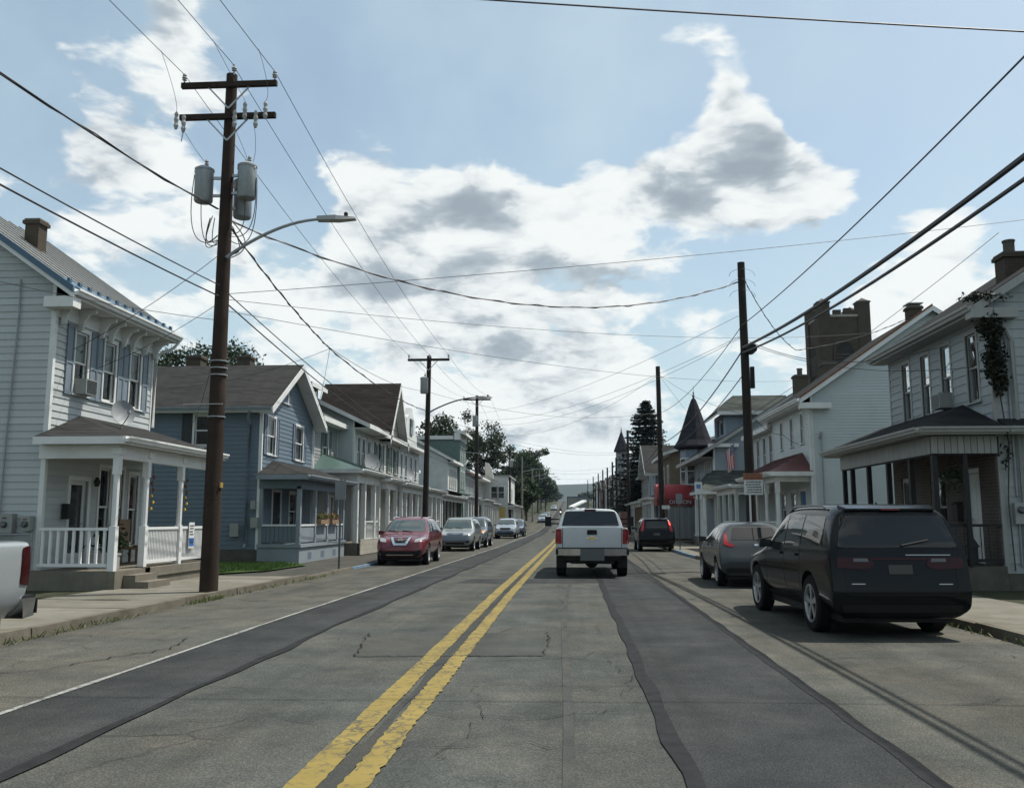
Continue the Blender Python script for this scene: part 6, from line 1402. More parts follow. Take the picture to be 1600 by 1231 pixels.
    wire('branch wire from twisted cable to the grey dormer house', [(-7.6, 27.5, 6.95), (-11.0, 38.0, 6.2)], .007, .2, group=G); wire('branch wire from twisted cable to the blue house gable', [(-7.6, 27.5, 6.95), (-14.5, 31.2, 6.3)], .007, .25, group=G)
    wire('branch wire from twisted cable on to the street lamp pole', [(-7.6, 27.5, 6.98), (-7.42, 45.1, 8.1), (5.7, 57.5, 8.4)], .009, [.3, .8], group=G)
    for k, (za, zb, yb, sg) in enumerate(((8.25, 9.9, 69.9, .7), (7.55, 9.4, 69.9, .9), (7.5, 9.1, 69.9, 1.1))): wire(['uppermost of three wires slanting down from the right pole', 'middle of three wires slanting down from the right pole', 'lowest of three wires slanting down from the right pole'][k], [(5.62, 29.2, za), (-7.3, yb, zb)], .007, sg, group=G)
    wire('wire swooping from the second right pole to the left', [(5.6, 57.4, 10.75), (-7.3, 69.9, 8.2)], .009, 1.4, group=G)
    wire('wire from second left pole fanning across to the right pole', [(-7.3, 45.1, 6.9), (5.7, 89, 8.2)], .007, .8, group=G); wire('wire from third left pole crossing to the spruce', [(-7.3, 70, 8.2), (5.6, 89, 8.0)], .008, .7, group=G)
    wire('wire crossing the street low before the hill', [(-7.2, 105.5, E(105)+8), (5.8, 117, E(117)+8.2)], .009, .7, group=G); wire('far wire crossing the street before the hill', [(-7.0, 130, E(130)+8.5), (5.8, 128, E(128)+8.0)], .010, .6, group=G)
    wire('farthest wire crossing the street on the hill', [(-6.9, 160, E(160)+8.5), (5.8, 167, E(167)+8.0)], .012, .6, group=G)
    # --- right-hand telephone cables
    wire('thickest black cable running to the upper right', [(5.5, -6, 6.3), (5.6, 29.0, 7.12)], .042, .72, n=36, group=G); wire('second thick black cable under the thickest one', [(5.5, -6, 6.05), (5.6, 29.0, 6.95)], .030, .78, n=36, group=G)
    wire('thin black wire running to the upper right corner', [(5.5, -6, 7.6), (5.6, 29.0, 7.85), (5.65, 57.4, 8.3)], .014, [.55, .5], n=36, group=G)
    wire('upper sagging cable between the first two right poles', [(5.65, 29.2, 7.1), (5.7, 57.4, 6.35), (5.6, 88.9, 6.3), (5.85, 117, 6.5)], .024, [.55, .5, .4], group=G); wire('lower sagging cable between the first two right poles', [(5.65, 29.2, 6.3), (5.7, 57.4, 6.0), (5.6, 88.9, 5.9), (5.85, 117, 6.1)], .018, [.6, .5, .4], group=G)
    wire('cable up the hill along the right poles', [tuple(aq3(9.2))]+[tuple(t) for t in tops], .012, .35, group=G)
    wire('guy wire from the second right pole down to the victorian roof', [(5.7, 57.5, 10.8), (9.0, 60, 7.0)], .008, .05, group=G); wire('service wire from second right pole to the victorian house', [(5.7, 57.5, 10.8), (9.6, 42.5, 6.2)], .009, .5, group=G)
    wire('twisted drop from the right pole top to the white house', [(5.7, 29.2, 9.55), (9.05, 36.0, 8.3), (13.6, 36.2, 9.6)], .012, [.35, .2], twist=.02, group=G)
    wire('drop wire from right pole to the shingle house corner', [(5.75, 29.2, 7.4), (9.0, 22.0, 5.75)], .010, .55, group=G); wire('lower drop wire from right pole to the shingle house', [(5.75, 29.2, 7.3), (9.1, 20.6, 5.0)], .008, .4, group=G)
    wire('service loop on the front of the white-sided house', [(5.75, 29.2, 5.0), (8.85, 38.0, 5.1), (9.5, 34.75, 4.7)], .011, [.2, .35], group=G)
    wire('wire over the roof of the shingle house', [(5.75, 29.2, 4.95), (9.4, 40.5, 7.2), (20, 33, 12.5)] if False else [(5.75, 29.2, 4.9), (11.5, 24.0, 9.2)], .008, .15, group=G)
    wire('wire crossing overhead at the top right', [(-9.0, 10, 8.75), (12.5, 10, 6.5)], .011, .12, n=30, group=G)
    # --- signs
    s = thing('street_sign', 'back of a narrow sign on a thin post before the red car', 'sign', (-7.15, 27.6, .07)); m = MB(); m.bar((-7.15, 27.6, .05), (-7.15, 27.6, 2.85), .06, .05); m.build('post', M['rimdark'], s); m = MB(); m.box(-7.32, -6.98, 27.55, 27.57, 2.2, 2.8); m.build('panel', M['signback'], s)
    s = thing('disabled_parking_sign', 'white and blue disabled parking sign on a dark post', 'sign', (5.15, 37.0, .1)); m = MB(); m.bar((5.15, 37.0, .1), (5.15, 37.0, 3.25), .06, .05); m.build('post', M['rimdark'], s)
    m = MB(); m.box(5.0, 5.3, 36.95, 36.965, 2.6, 3.1); m.build('panel', M['signwhite'], s); m = MB(); m.box(5.07, 5.23, 36.944, 36.948, 2.83, 3.0); sy = m.build('symbol_panel', M['signblue'], s)
    m = MB(); m.lathe([(.015, 0), (.015, -.003)], (5.14, 36.943, 2.97), 'y', 8); m.bar((5.14, 36.941, 2.95), (5.145, 36.941, 2.9), .012, .004); m.bar((5.145, 36.941, 2.9), (5.18, 36.941, 2.895), .012, .004); m.tube([(5.15+.035*math.cos(t), 36.941, 2.885+.035*math.sin(t)) for t in [2.2+4.2*q/10 for q in range(11)]], .005, 4); m.build('symbol', M['signwhite'], sy)
    for x in (5.03, 5.2): m = MB(); m.box(x, x+.07, 36.95, 36.965, 2.38, 2.58); m.build('lower_plate', M['signwhite'], s)
    s = thing('notice_sign', 'orange and white lettered sign board in front of the right pole', 'sign', (5.72, 28.7, .1)); m = MB(); m.bar((5.6, 28.75, .1), (5.6, 28.75, 2.6), .05, .05); m.build('post', M['signwhite'], s)
    m = MB(); m.box(5.42, 6.0, 28.70, 28.72, 2.36, 2.82); m.build('white_board', M['signwhite'], s); m = MB(); m.box(5.40, 6.0, 28.695, 28.715, 2.825, 3.03); m.build('orange_board', M['signorange'], s)
    m = MB(); rs = random.Random(9)
    for z in (2.74, 2.66, 2.58, 2.5, 2.42):
        x = 5.47+rs.uniform(0, .06)
        while x < 5.93: w_ = rs.uniform(.03, .09); m.box(x, min(x+w_, 5.96), 28.694, 28.698, z, z+.035); x += w_+.02
    m.build('lettering', M['ink'], s, kind='stuff'); m = MB()
    for z in (2.95, 2.87):
        x = 5.46
        while x < 5.93: w_ = rs.uniform(.04, .08); m.box(x, min(x+w_, 5.95), 28.688, 28.692, z, z+.04); x += w_+.025
    m.build('orange_lettering', M['rust'], s, kind='stuff')
    s = thing('arrow_sign', 'small white arrow sign beside the dark car on the right', 'sign', (5.15, 50.0, .1)); m = MB(); m.bar((5.15, 50, .1), (5.15, 50, 2.35), .05, .05); m.build('post', M['rimdark'], s); m = MB(); m.box(4.95, 5.3, 49.94, 49.96, 2.15, 2.35); m.slab([(5.3, 49.94, 2.09), (5.42, 49.94, 2.25), (5.3, 49.94, 2.41)], (0, .02, 0)); m.build('panel', M['signwhite'], s)
    s = thing('street_sign', 'grey sign back on a slim post under the red awning', 'sign', (5.25, 46.0, .1)); m = MB(); m.bar((5.3, 45.0, .1), (5.3, 45.0, 2.6), .06, .05); m.build('post', M['rimdark'], s); m = MB(); m.box(5.14, 5.46, 44.94, 44.96, 2.35, 2.85); m.build('panel', M['signback'], s)
build_street()
# ------------------------------------------------------------------ vehicles
def ring(ys, zs, ws, crown=.02):
    """half section: ys=(bottom, mid, belt, roof) zs=(low, mid, belt, roof) ws=(low, mid, belt, roof)"""
    yb, ym, yt, yr = ys; zl, zm, zb, zr = zs; wl, wm, wb, wr = ws
    return [(0, yb, zl), (wl*.8, yb, zl), (wl, (yb+ym)/2, zl+(zm-zl)*.35), (wm, ym, zm), (wb, yt, zb), (wr+(wb-wr)*.22, yr+(yt-yr)*.16, zr-(zr-zb)*.16), (wr*.82, yr, zr), (0, yr, zr+crown)]
def loft(rings, levels=2, crease=True):
    vs_, fs = [], []; n = len(rings[0]); cnt = 2*n-2
    for r in rings:
        for p in r: vs_.append(p)
        for p in r[-2:0:-1]: vs_.append((-p[0], p[1], p[2]))
    for i in range(len(rings)-1):
        for k in range(cnt):
            k2 = (k+1) % cnt; fs.append((i*cnt+k, i*cnt+k2, (i+1)*cnt+k2, (i+1)*cnt+k))
    for b, fl in ((0, False), ((len(rings)-1)*cnt, True)):
        for k in range(n-1):
            q = [b+k, b+k+1, b+(cnt-k-1) % cnt, b+(cnt-k) % cnt]
            q = list(dict.fromkeys(q)); fs.append(tuple(q if fl else q[::-1]))
    me = bpy.data.meshes.new('tmp'); me.from_pydata([tuple(v) for v in vs_], [], fs)
    bm = bmesh.new(); bm.from_mesh(me); bmesh.ops.recalc_face_normals(bm, faces=bm.faces); bm.to_mesh(me); bm.free()
    if crease:
        at = me.attributes.new('crease_edge', 'FLOAT', 'EDGE'); last = len(rings)-1
        for e in me.edges:
            (i, k), (j, l) = divmod(e.vertices[0], cnt), divmod(e.vertices[1], cnt); kk = min(k, cnt-k) if k else 0; ll = min(l, cnt-l) if l else 0
            v = 0.0
            if i != j and kk == ll: v = {1: .5, 4: .45, 6: .35, 2: .2}.get(kk, 0.0)
            elif i == j and i in (0, last): v = .42
            at.data[e.index].value = v
    o = bpy.data.objects.new('tmp', me); COL.objects.link(o); md = o.modifiers.new('s', 'SUBSURF'); md.levels = levels; md.render_levels = levels
    return o
def bake(o, cutters=()):
    for c in cutters:
        b = o.modifiers.new('b', 'BOOLEAN'); b.operation = 'DIFFERENCE'; b.object = c; b.solver = 'EXACT'
    dg = bpy.context.evaluated_depsgraph_get(); dg.update(); me = bpy.data.meshes.new_from_object(o.evaluated_get(dg))
    bpy.data.objects.remove(o)
    for c in cutters: bpy.data.objects.remove(c)
    return me
def cyl_cutter(c, r, w):
    m = MB(); m.lathe([(r, -w/2), (r, w/2)], c, 'x', 28); o = bpy.data.objects.new('tmpc', m.mesh('tmpc', M['blackplastic'], Vector((0, 0, 0)))); COL.objects.link(o); return o
def box_cutter(*a):
    m = MB(); m.box(*a); o = bpy.data.objects.new('tmpc', m.mesh('tmpc', M['blackplastic'], Vector((0, 0, 0)))); COL.objects.link(o); return o
class Body:
    def __init__(s, root, rings, dims, paint, arches=(), cut=(), name='body', fit=True):
        s.root = root; o = loft(rings); me = bake(o); W, L, H, zl = dims
        if fit:
            xs = [v.co.x for v in me.vertices]; ys = [v.co.y for v in me.vertices]; zs = [v.co.z for v in me.vertices]
            y0, y1, z0, z1 = min(ys), max(ys), min(zs), max(zs); sx = W/(max(xs)-min(xs))
            for v in me.vertices: v.co = (v.co.x*sx, (v.co.y-y0)/(y1-y0)*L+fit_y0(fit), zl+(v.co.z-z0)/(z1-z0)*(H-zl))
        s.bvh = BVHTree.FromPolygons([v.co.copy() for v in me.vertices], [list(p.vertices) for p in me.polygons])
        o = bpy.data.objects.new('tmp', me); COL.objects.link(o)
        cs = [cyl_cutter(c, r, w) for c, r, w in arches]+[box_cutter(*b) for b in cut]
        if cs: me2 = bake(o, cs)
        else: me2 = me; bpy.data.objects.remove(o)
        me2.materials.clear(); me2.materials.append(paint); me2.materials.append(M['blackplastic'])
        for p in me2.polygons: p.material_index = 0; p.use_smooth = True
        # faces of wheel housings point towards the axle: dark liner
        for c, r, w in arches:
            for p in me2.polygons:
                q = p.center; d = math.hypot(q.y-c[1], q.z-c[2])
                if d < r*1.004 and abs(q.x) > .3 and (abs(p.normal.x) < .35 or d < r*.97): p.material_index = 1
        try: me2.set_sharp_from_angle(angle=R(38))
        except Exception: pass
        me2.name = name; s.o = bpy.data.objects.new(name, me2); link(s.o, root); ORG[s.o.name] = Vector((0, 0, 0))
    def cast(s, axis, a, b):
        if axis == 'rear': org, d = Vector((a, -3, b)), Vector((0, 1, 0))
        elif axis == 'front': org, d = Vector((a, 9, b)), Vector((0, -1, 0))
        elif axis == 'right': org, d = Vector((3, a, b)), Vector((-1, 0, 0))
        elif axis == 'left': org, d = Vector((-3, a, b)), Vector((1, 0, 0))
        else: org, d = Vector((a, b, 4)), Vector((0, 0, -1))
        h = s.bvh.ray_cast(org, d)
        return (h[0], h[1], d) if h[0] is not None else None
    def patch(s, name, mat, axis, poly, off=.006, parent=None, step=.07, rnd=.04, label=None):
        """a panel lying on the body, outlined in side / end view"""
        P = []
        n = len(poly)
        for i in range(n):
            a, b, c = Vector(poly[i-1]), Vector(poly[i]), Vector(poly[(i+1) % n])
            la, lc = (a-b).length, (c-b).length; k = min(rnd, la*.4, lc*.4)
            if k > .004:
                p, q = b+(a-b)/la*k, b+(c-b)/lc*k
                for t in (0, .33, .67, 1): P.append((p*(1-t)+b*t)*(1-t)+(b*(1-t)+q*t)*t)
            else: P.append(b)
        # densify outline, add interior points
        Q = []
        for i, p in enumerate(P):
            q = P[(i+1) % len(P)]; m = max(1, int((q-p).length/step))
            for k in range(m): Q.append(p.lerp(q, k/m))
        nb = len(Q); xs = [p.x for p in Q]; ys = [p.y for p in Q]
        inside = []
        y = min(ys)+step*.5
        while y < max(ys):
            x = min(xs)+step*.5
            while x < max(xs):
                c = False; j = nb-1
                for i in range(nb):
                    if (Q[i].y > y) != (Q[j].y > y) and x < (Q[j].x-Q[i].x)*(y-Q[i].y)/(Q[j].y-Q[i].y)+Q[i].x: c = not c
                    j = i
                if c and min((Vector((x, y))-q).length for q in Q) > step*.35: inside.append(Vector((x, y)))
                x += step
            y += step
        out = geometry.delaunay_2d_cdt(Q+inside, [], [list(range(nb))], 1, 1e-5)
        pts, faces = out[0], out[2]; V = []; last = None
        for p in pts:
            h = s.cast(axis, p.x, p.y)
            if h is None: V.append(None); continue
            V.append(h[0]+h[1]*off); last = h
        if last is None: return None
        good = [v for v in V if v is not None]
        for i, v in enumerate(V):
            if v is None: V[i] = min(good, key=lambda g: (g-Vector((pts[i].x, g.y, pts[i].y))).length if axis in ('rear', 'front') else (g-Vector((g.x, pts[i].x, pts[i].y))).length).copy()
        mb = MB(); mb.add(V, [tuple(f) for f in faces]); d = last[2]
        # rim back to the body
        ec = {}
        for f in faces:
            for i in range(len(f)):
                e = (f[i], f[(i+1) % len(f)]); key = tuple(sorted(e)); ec[key] = ec.get(key, 0)+1
        for (a, b), c in ec.items():
            if c == 1: mb.quad(V[a], V[b], V[b]+d*(off+.012), V[a]+d*(off+.012))
        o = mb.build(name, M[mat], parent or s.root, smooth=False); 
        o.data.polygons.foreach_set('use_smooth', [True]*len(o.data.polygons))
        try: o.data.set_sharp_from_angle(angle=R(45))
        except Exception: pass
        if label: o['label'] = label
        return o
    def seam(s, axis, line, w=.012, mat='blackplastic', name='panel_gap', parent=None):
        mb = MB(); prev = None; L = []
        for p, q in zip(line, line[1:]):
            p, q = Vector(p), Vector(q); n = max(1, int((q-p).length/.08))
            L += [p.lerp(q, k/n) for k in range(n)]
        L.append(Vector(line[-1]))
        for i, p in enumerate(L):
            t = (L[min(i+1, len(L)-1)]-L[max(i-1, 0)]).normalized(); nn = Vector((-t.y, t.x))*w/2
            a, b = s.cast(axis, *(p+nn)), s.cast(axis, *(p-nn))
            if a is None or b is None: prev = None; continue
            cur = (a[0]+a[1]*.003, b[0]+b[1]*.003)
            if prev: mb.quad(prev[0], cur[0], cur[1], prev[1])
            prev = cur
        if mb.f: mb.build(name, M[mat], parent or s.o)
def fit_y0(f): return 0.0 if f is True else f

def wheel(root, x, y, r, w, rim='rim', spokes=5, side=1, rr=.68):
    z = r; m = MB(); sh = .03
    m.lathe([(r*rr, -w/2), (r*.93, -w/2), (r, -w/2+sh), (r, w/2-sh), (r*.93, w/2), (r*rr, w/2)], (x, y, z), 'x', 28, caps=False); t = m.build('wheel', M['rubber'], root, smooth=True)
    m = MB(); o = side*(w/2-.035); X = x+o
    m.lathe([(r*rr*1.01, -.02*side), (r*rr*1.01, .035*side), (r*rr*.93, .035*side), (r*rr*.90, -.015*side)], (X, y, z), 'x', 28, caps=False)
    m.lathe([(r*.15, -.01*side), (r*.15, .02*side), (r*.06, .028*side)], (X, y, z), 'x', 12)
    for k in range(spokes):
        a = 2*math.pi*k/spokes+.3
        for da in (-.10, .10):
            d1 = Vector((0, math.cos(a+da*.4), math.sin(a+da*.4))); d2 = Vector((0, math.cos(a+da), math.sin(a+da)))
            m.bar(Vector((X+.008*side, y, z))+d1*r*.1, Vector((X+.012*side, y, z))+d2*r*rr*.95, .05, .022, up=(1, 0, 0))
    m.build('rim', M[rim], t, smooth=False)
    d = MB(); d.lathe([(r*rr*.9, 0), (r*rr*.9, .01*side)], (X-.06*side, y, z), 'x', 20); d.build('brake_disc', M['blackplastic'], t)
    return t
def mirror(root, x, y, z, s, paint, w=.2, h=.15):
    m = MB(); m.hexa([Vector((x+s*q[0], y+q[1], z+q[2])) for q in ((0, -.04, .02), (w, -.05, 0), (w, .06, 0), (0, .08, .02), (0, -.04, h*.8), (w*.95, -.05, h), (w*.95, .05, h), (0, .07, h*.85))]); o = m.build('mirror', paint, root)
    m = MB(); m.bar((x-s*.06, y+.02, z+.04), (x+s*.03, y+.02, z+.04), .05, .05); m.build('mirror_arm', M['blackplastic'], o)
    m = MB(); m.box(x+s*.02, x+s*(w-.02), y-.053, y-.05, z+.015, z+h-.02); m.build('mirror_glass', M['carglass'], o)
def underbody(root, W, L, zl, yr, yf):
    m = MB(); m.box(-W*.4, W*.4, .25, L-.3, zl-.05, zl+.25); m.build('underbody', M['blackplastic'], root)
    m = MB(); m.tube([(-W*.42, yr, .36), (W*.42, yr, .36)], .05, 8); m.tube([(-W*.42, yf, .36), (W*.42, yf, .36)], .05, 8); m.build('axle', M['blackplastic'], root)

def suv(label, loc, rz, paint, L=4.6, W=1.84, H=1.68, zl=.26, belt=1.06, hood=1.0, ws=1.25, wt=1.95, rr=.45, rbelt=.14, rear_ax=.95, front_ax=.9, wr=.34, roofw=.60, rim='rim', noseh=.72, group=None, rails=True, glass='carglass', name='parked_car', spokes=5, cat='car', wglass='windshield', hatch_bulge=.0, hide=()):
    root = thing(name, label, cat, loc, rz, group, local=True); h = W/2; P = M[paint]
    zm = belt-.32; y_ws = L-ws; y_wt = L-wt-0.0
    rg = [ring((.10, .0, rbelt, rr), (zl+.03, .62, belt, H-.09), (h*.97, h*.97, h*.965, h*roofw*1.08)),
          ring((.15, .05, rbelt+.05, rr+.05), (zl, .62, belt, H-.05), (h*.985, h*1.0, h*.985, h*roofw*1.13)),
          ring((.55, .5, .6, rr+.4), (zl, zm, belt+.01, H-.01), (h*.96, h, h*.975, h*(roofw+.1))),
          ring((L*.42, L*.42, L*.42, L*.42), (zl, zm, belt-.02, H), (h*.93, h*.985, h*.95, h*(roofw+.12))),
          ring((y_wt+.3, y_wt+.3, y_wt+.3, y_wt), (zl, zm, belt-.04, H-.03), (h*.93, h*.985, h*.95, h*(roofw+.08))),
          ring((y_ws+.1, y_ws+.1, y_ws-.05, y_ws), (zl, zm, belt-.05, hood+.06), (h*.93, h, h*.95, h*.80)),
          ring((y_ws+.35, y_ws+.35, y_ws+.3, y_ws+.2), (zl, zm, hood-.08, hood+.02), (h*.93, h, h*.94, h*.80)),
          ring((L-.35, L-.33, L-.38, L-.42), (zl, zm-.04, noseh+.12, hood-.08), (h*.9, h*.97, h*.90, h*.74)),
          ring((L-.12, L-.06, L-.14, L-.2), (zl+.02, .55, noseh+.06, hood-.15), (h*.8, h*.86, h*.80, h*.66)),
          ring((L-.08, L, L-.09, L-.14), (zl+.05, .55, noseh+.02, hood-.19), (h*.72, h*.76, h*.72, h*.58))]
    yf = L-front_ax; yr = rear_ax
    ar = [((s*(h-.02), y, wr), wr*1.17, .62) for s in (-1, 1) for y in (yr, yf)]
    B = Body(root, rg, (W, L, H, zl), P, ar)
    for s in (-1, 1):
        for y in (yr, yf): wheel(root, s*(h-.135), y, wr, .225, rim, spokes, s)
    underbody(root, W, L, zl, yr, yf)
    # arch lips
    for s in (-1, 1):
        ax = 'right' if s > 0 else 'left'
        b0 = belt+.03; t0 = H-.17
        fwd = y_ws-.28
        # door glass: rear quarter, rear door, front door
        q0 = rr*.55+rbelt*.45+.22; mid1 = L*.30; mid2 = L*.47
        for nm, pl in (('quarter_window', [(q0, b0+.03), (mid1-.05, b0), (mid1-.07, t0), (q0+.14, t0-.02)]), ('rear_side_window', [(mid1+.0, b0), (mid2-.05, b0-.01), (mid2-.05, t0+.01), (mid1-.01, t0)]), ('front_side_window', [(mid2+.0, b0-.01), (fwd, b0-.02), (y_wt-.0, t0-.02), (mid2, t0+.01)])):
            if nm in hide: continue
            B.patch(nm, glass, ax, pl, .005)
        for ln in ([(mid2-.02, b0-.02), (mid2-.02, zl+.2)], [(fwd+.08, b0-.05), (fwd+.12, zl+.25), (fwd-.05, zl+.17), (mid1+.1, zl+.17), (mid1-.02, b0-.25), (mid1-.03, b0-.02)]): B.seam(ax, ln)
        for y in (mid1+.12, mid2+.1): B.patch('door_handle', paint, ax, [(y, belt-.12), (y+.2, belt-.12), (y+.2, belt-.08), (y, belt-.08)], .03, rnd=.012)
        B.patch('sill_trim', 'blackplastic', ax, [(yr+wr*1.25, zl+.03), (yf-wr*1.25, zl+.03), (yf-wr*1.25, zl+.15), (yr+wr*1.25, zl+.15)], .008)
        mirror(root, s*(h*.93), fwd-.12, belt-.04, s, P)
    if rails:
        for s in (-1, 1):
            x = s*h*(roofw+.06); m = MB(); pts = []
            for k in range(9):
                y = rr+.35+(y_wt-.25-rr-.35)*k/8; c = B.cast('top', x, y); pts.append(Vector((x, y, (c[0].z if c else H-.05)+(.045 if 0 < k < 8 else .0))))
            m.tube(pts, .018, 6); m.build('roof_rail', M['chrome' if rails == 'chrome' else 'rimdark'], root)
    return root, B, dict(L=L, W=W, H=H, h=h, belt=belt, y_ws=y_ws, y_wt=y_wt, hood=hood, noseh=noseh, zl=zl, rr=rr, roofw=roofw)

def rear_face(root, B, d, lamp='redlens', win=(.66, .54), wz=(None, None), plate_z=.82, lamp_poly=None, bumper=True, spoiler=True, wiper=True, paint='p_navy', lampname='tail_light'):
    b, H, h = d['belt'], d['H'], d['h']; z0 = wz[0] or b+.08; z1 = wz[1] or H-.17
    g = B.patch('rear_window', 'carglass', 'rear', [(-win[0]*h, z0), (win[0]*h, z0), (win[1]*h, z1), (-win[1]*h, z1)], .006)
    for s in (-1, 1):
        lp = lamp_poly or [(.58, b-.2), (.88, b-.2), (.84, b+.1), (.74, b+.1)]
        B.patch(lampname, lamp, 'rear', [(s*x*h, z) for x, z in lp], .012)
    B.seam('rear', [(-.78*h, .62), (-.70*h, .60), (.70*h, .60), (.78*h, .62)]); B.seam('rear', [(-.78*h, .62), (-.80*h, b)]); B.seam('rear', [(.78*h, .62), (.80*h, b)])
    if bumper: B.patch('lower_bumper', 'blackplastic', 'rear', [(-.84*h, d['zl']+.1), (.84*h, d['zl']+.1), (.86*h, .47), (-.86*h, .47)], .01)
    B.patch('license_plate', 'plate', 'rear', [(-.16, plate_z-.06), (.16, plate_z-.06), (.16, plate_z+.06), (-.16, plate_z+.06)], .012, rnd=.01)
    if spoiler:
        m = MB(); w = h*(d['roofw']+.02); y = d['rr']; m.hexa([(-w, y+.12, H-.075), (w, y+.12, H-.075), (w*.90, y-.05, H-.105), (-w*.90, y-.05, H-.105), (-w*.96, y+.16, H-.035), (w*.96, y+.16, H-.035), (w*.88, y-.05, H-.082), (-w*.88, y-.05, H-.082)]); sp = m.build('spoiler', M[paint], root)
        m = MB(); m.box(-.13, .13, y-.062, y-.045, H-.104, H-.088); m.build('brake_lamp', M['redlens'], sp)
    if wiper:
        m = MB(); p0, p1 = B.cast('rear', .05, z0+.03), B.cast('rear', .42, z0+.10)
        if p0 and p1: m.tube([p0[0]+Vector((0, -.035, 0)), p1[0]+Vector((0, -.025, 0))], .012, 5); m.build('wiper', M['blackplastic'], root)

def front_face(root, B, d, lamp=None, grille=None, gm='blackplastic', bump=True, emblem=True, ws=(.80, .64), plate=False, lens='clearlens', fog=True):
    H, h, n, hd = d['H'], d['h'], d['noseh'], d['hood']
    B.patch('windshield', 'windshield', 'front', [(-ws[0]*h, hd+.10), (ws[0]*h, hd+.10), (ws[1]*h, H-.13), (-ws[1]*h, H-.13)], .006, step=.09)
    for s in (-1, 1):
        B.patch('headlight', lens, 'front', [(s*x*h, z) for x, z in (lamp or [(.46, n), (.84, n+.06), (.80, n+.17), (.48, n+.10)])], .012)
        if fog: B.patch('fog_lamp', 'blackplastic', 'front', [(s*x*h, z) for x, z in ((.58, .42), (.78, .44), (.76, .56), (.62, .52))], .01)
    B.patch('grille', gm, 'front', grille or [(-.36*h, n-.06), (.36*h, n-.06), (.40*h, n+.10), (-.40*h, n+.10)], .010)
    B.patch('lower_grille', 'blackplastic', 'front', [(-.55*h, d['zl']+.1), (.55*h, d['zl']+.1), (.50*h, .46), (-.50*h, .46)], .010)
    m = MB()
    for x in (-.28, .3):
        p0, p1 = B.cast('front', x*h, hd+.09), B.cast('front', (x+.42)*h, hd+.13)
        if p0 and p1: m.tube([p0[0]+Vector((0, .02, .01)), p1[0]+Vector((0, .02, .01))], .010, 4)
    if m.f: m.build('wiper', M['blackplastic'], root, kind='stuff')

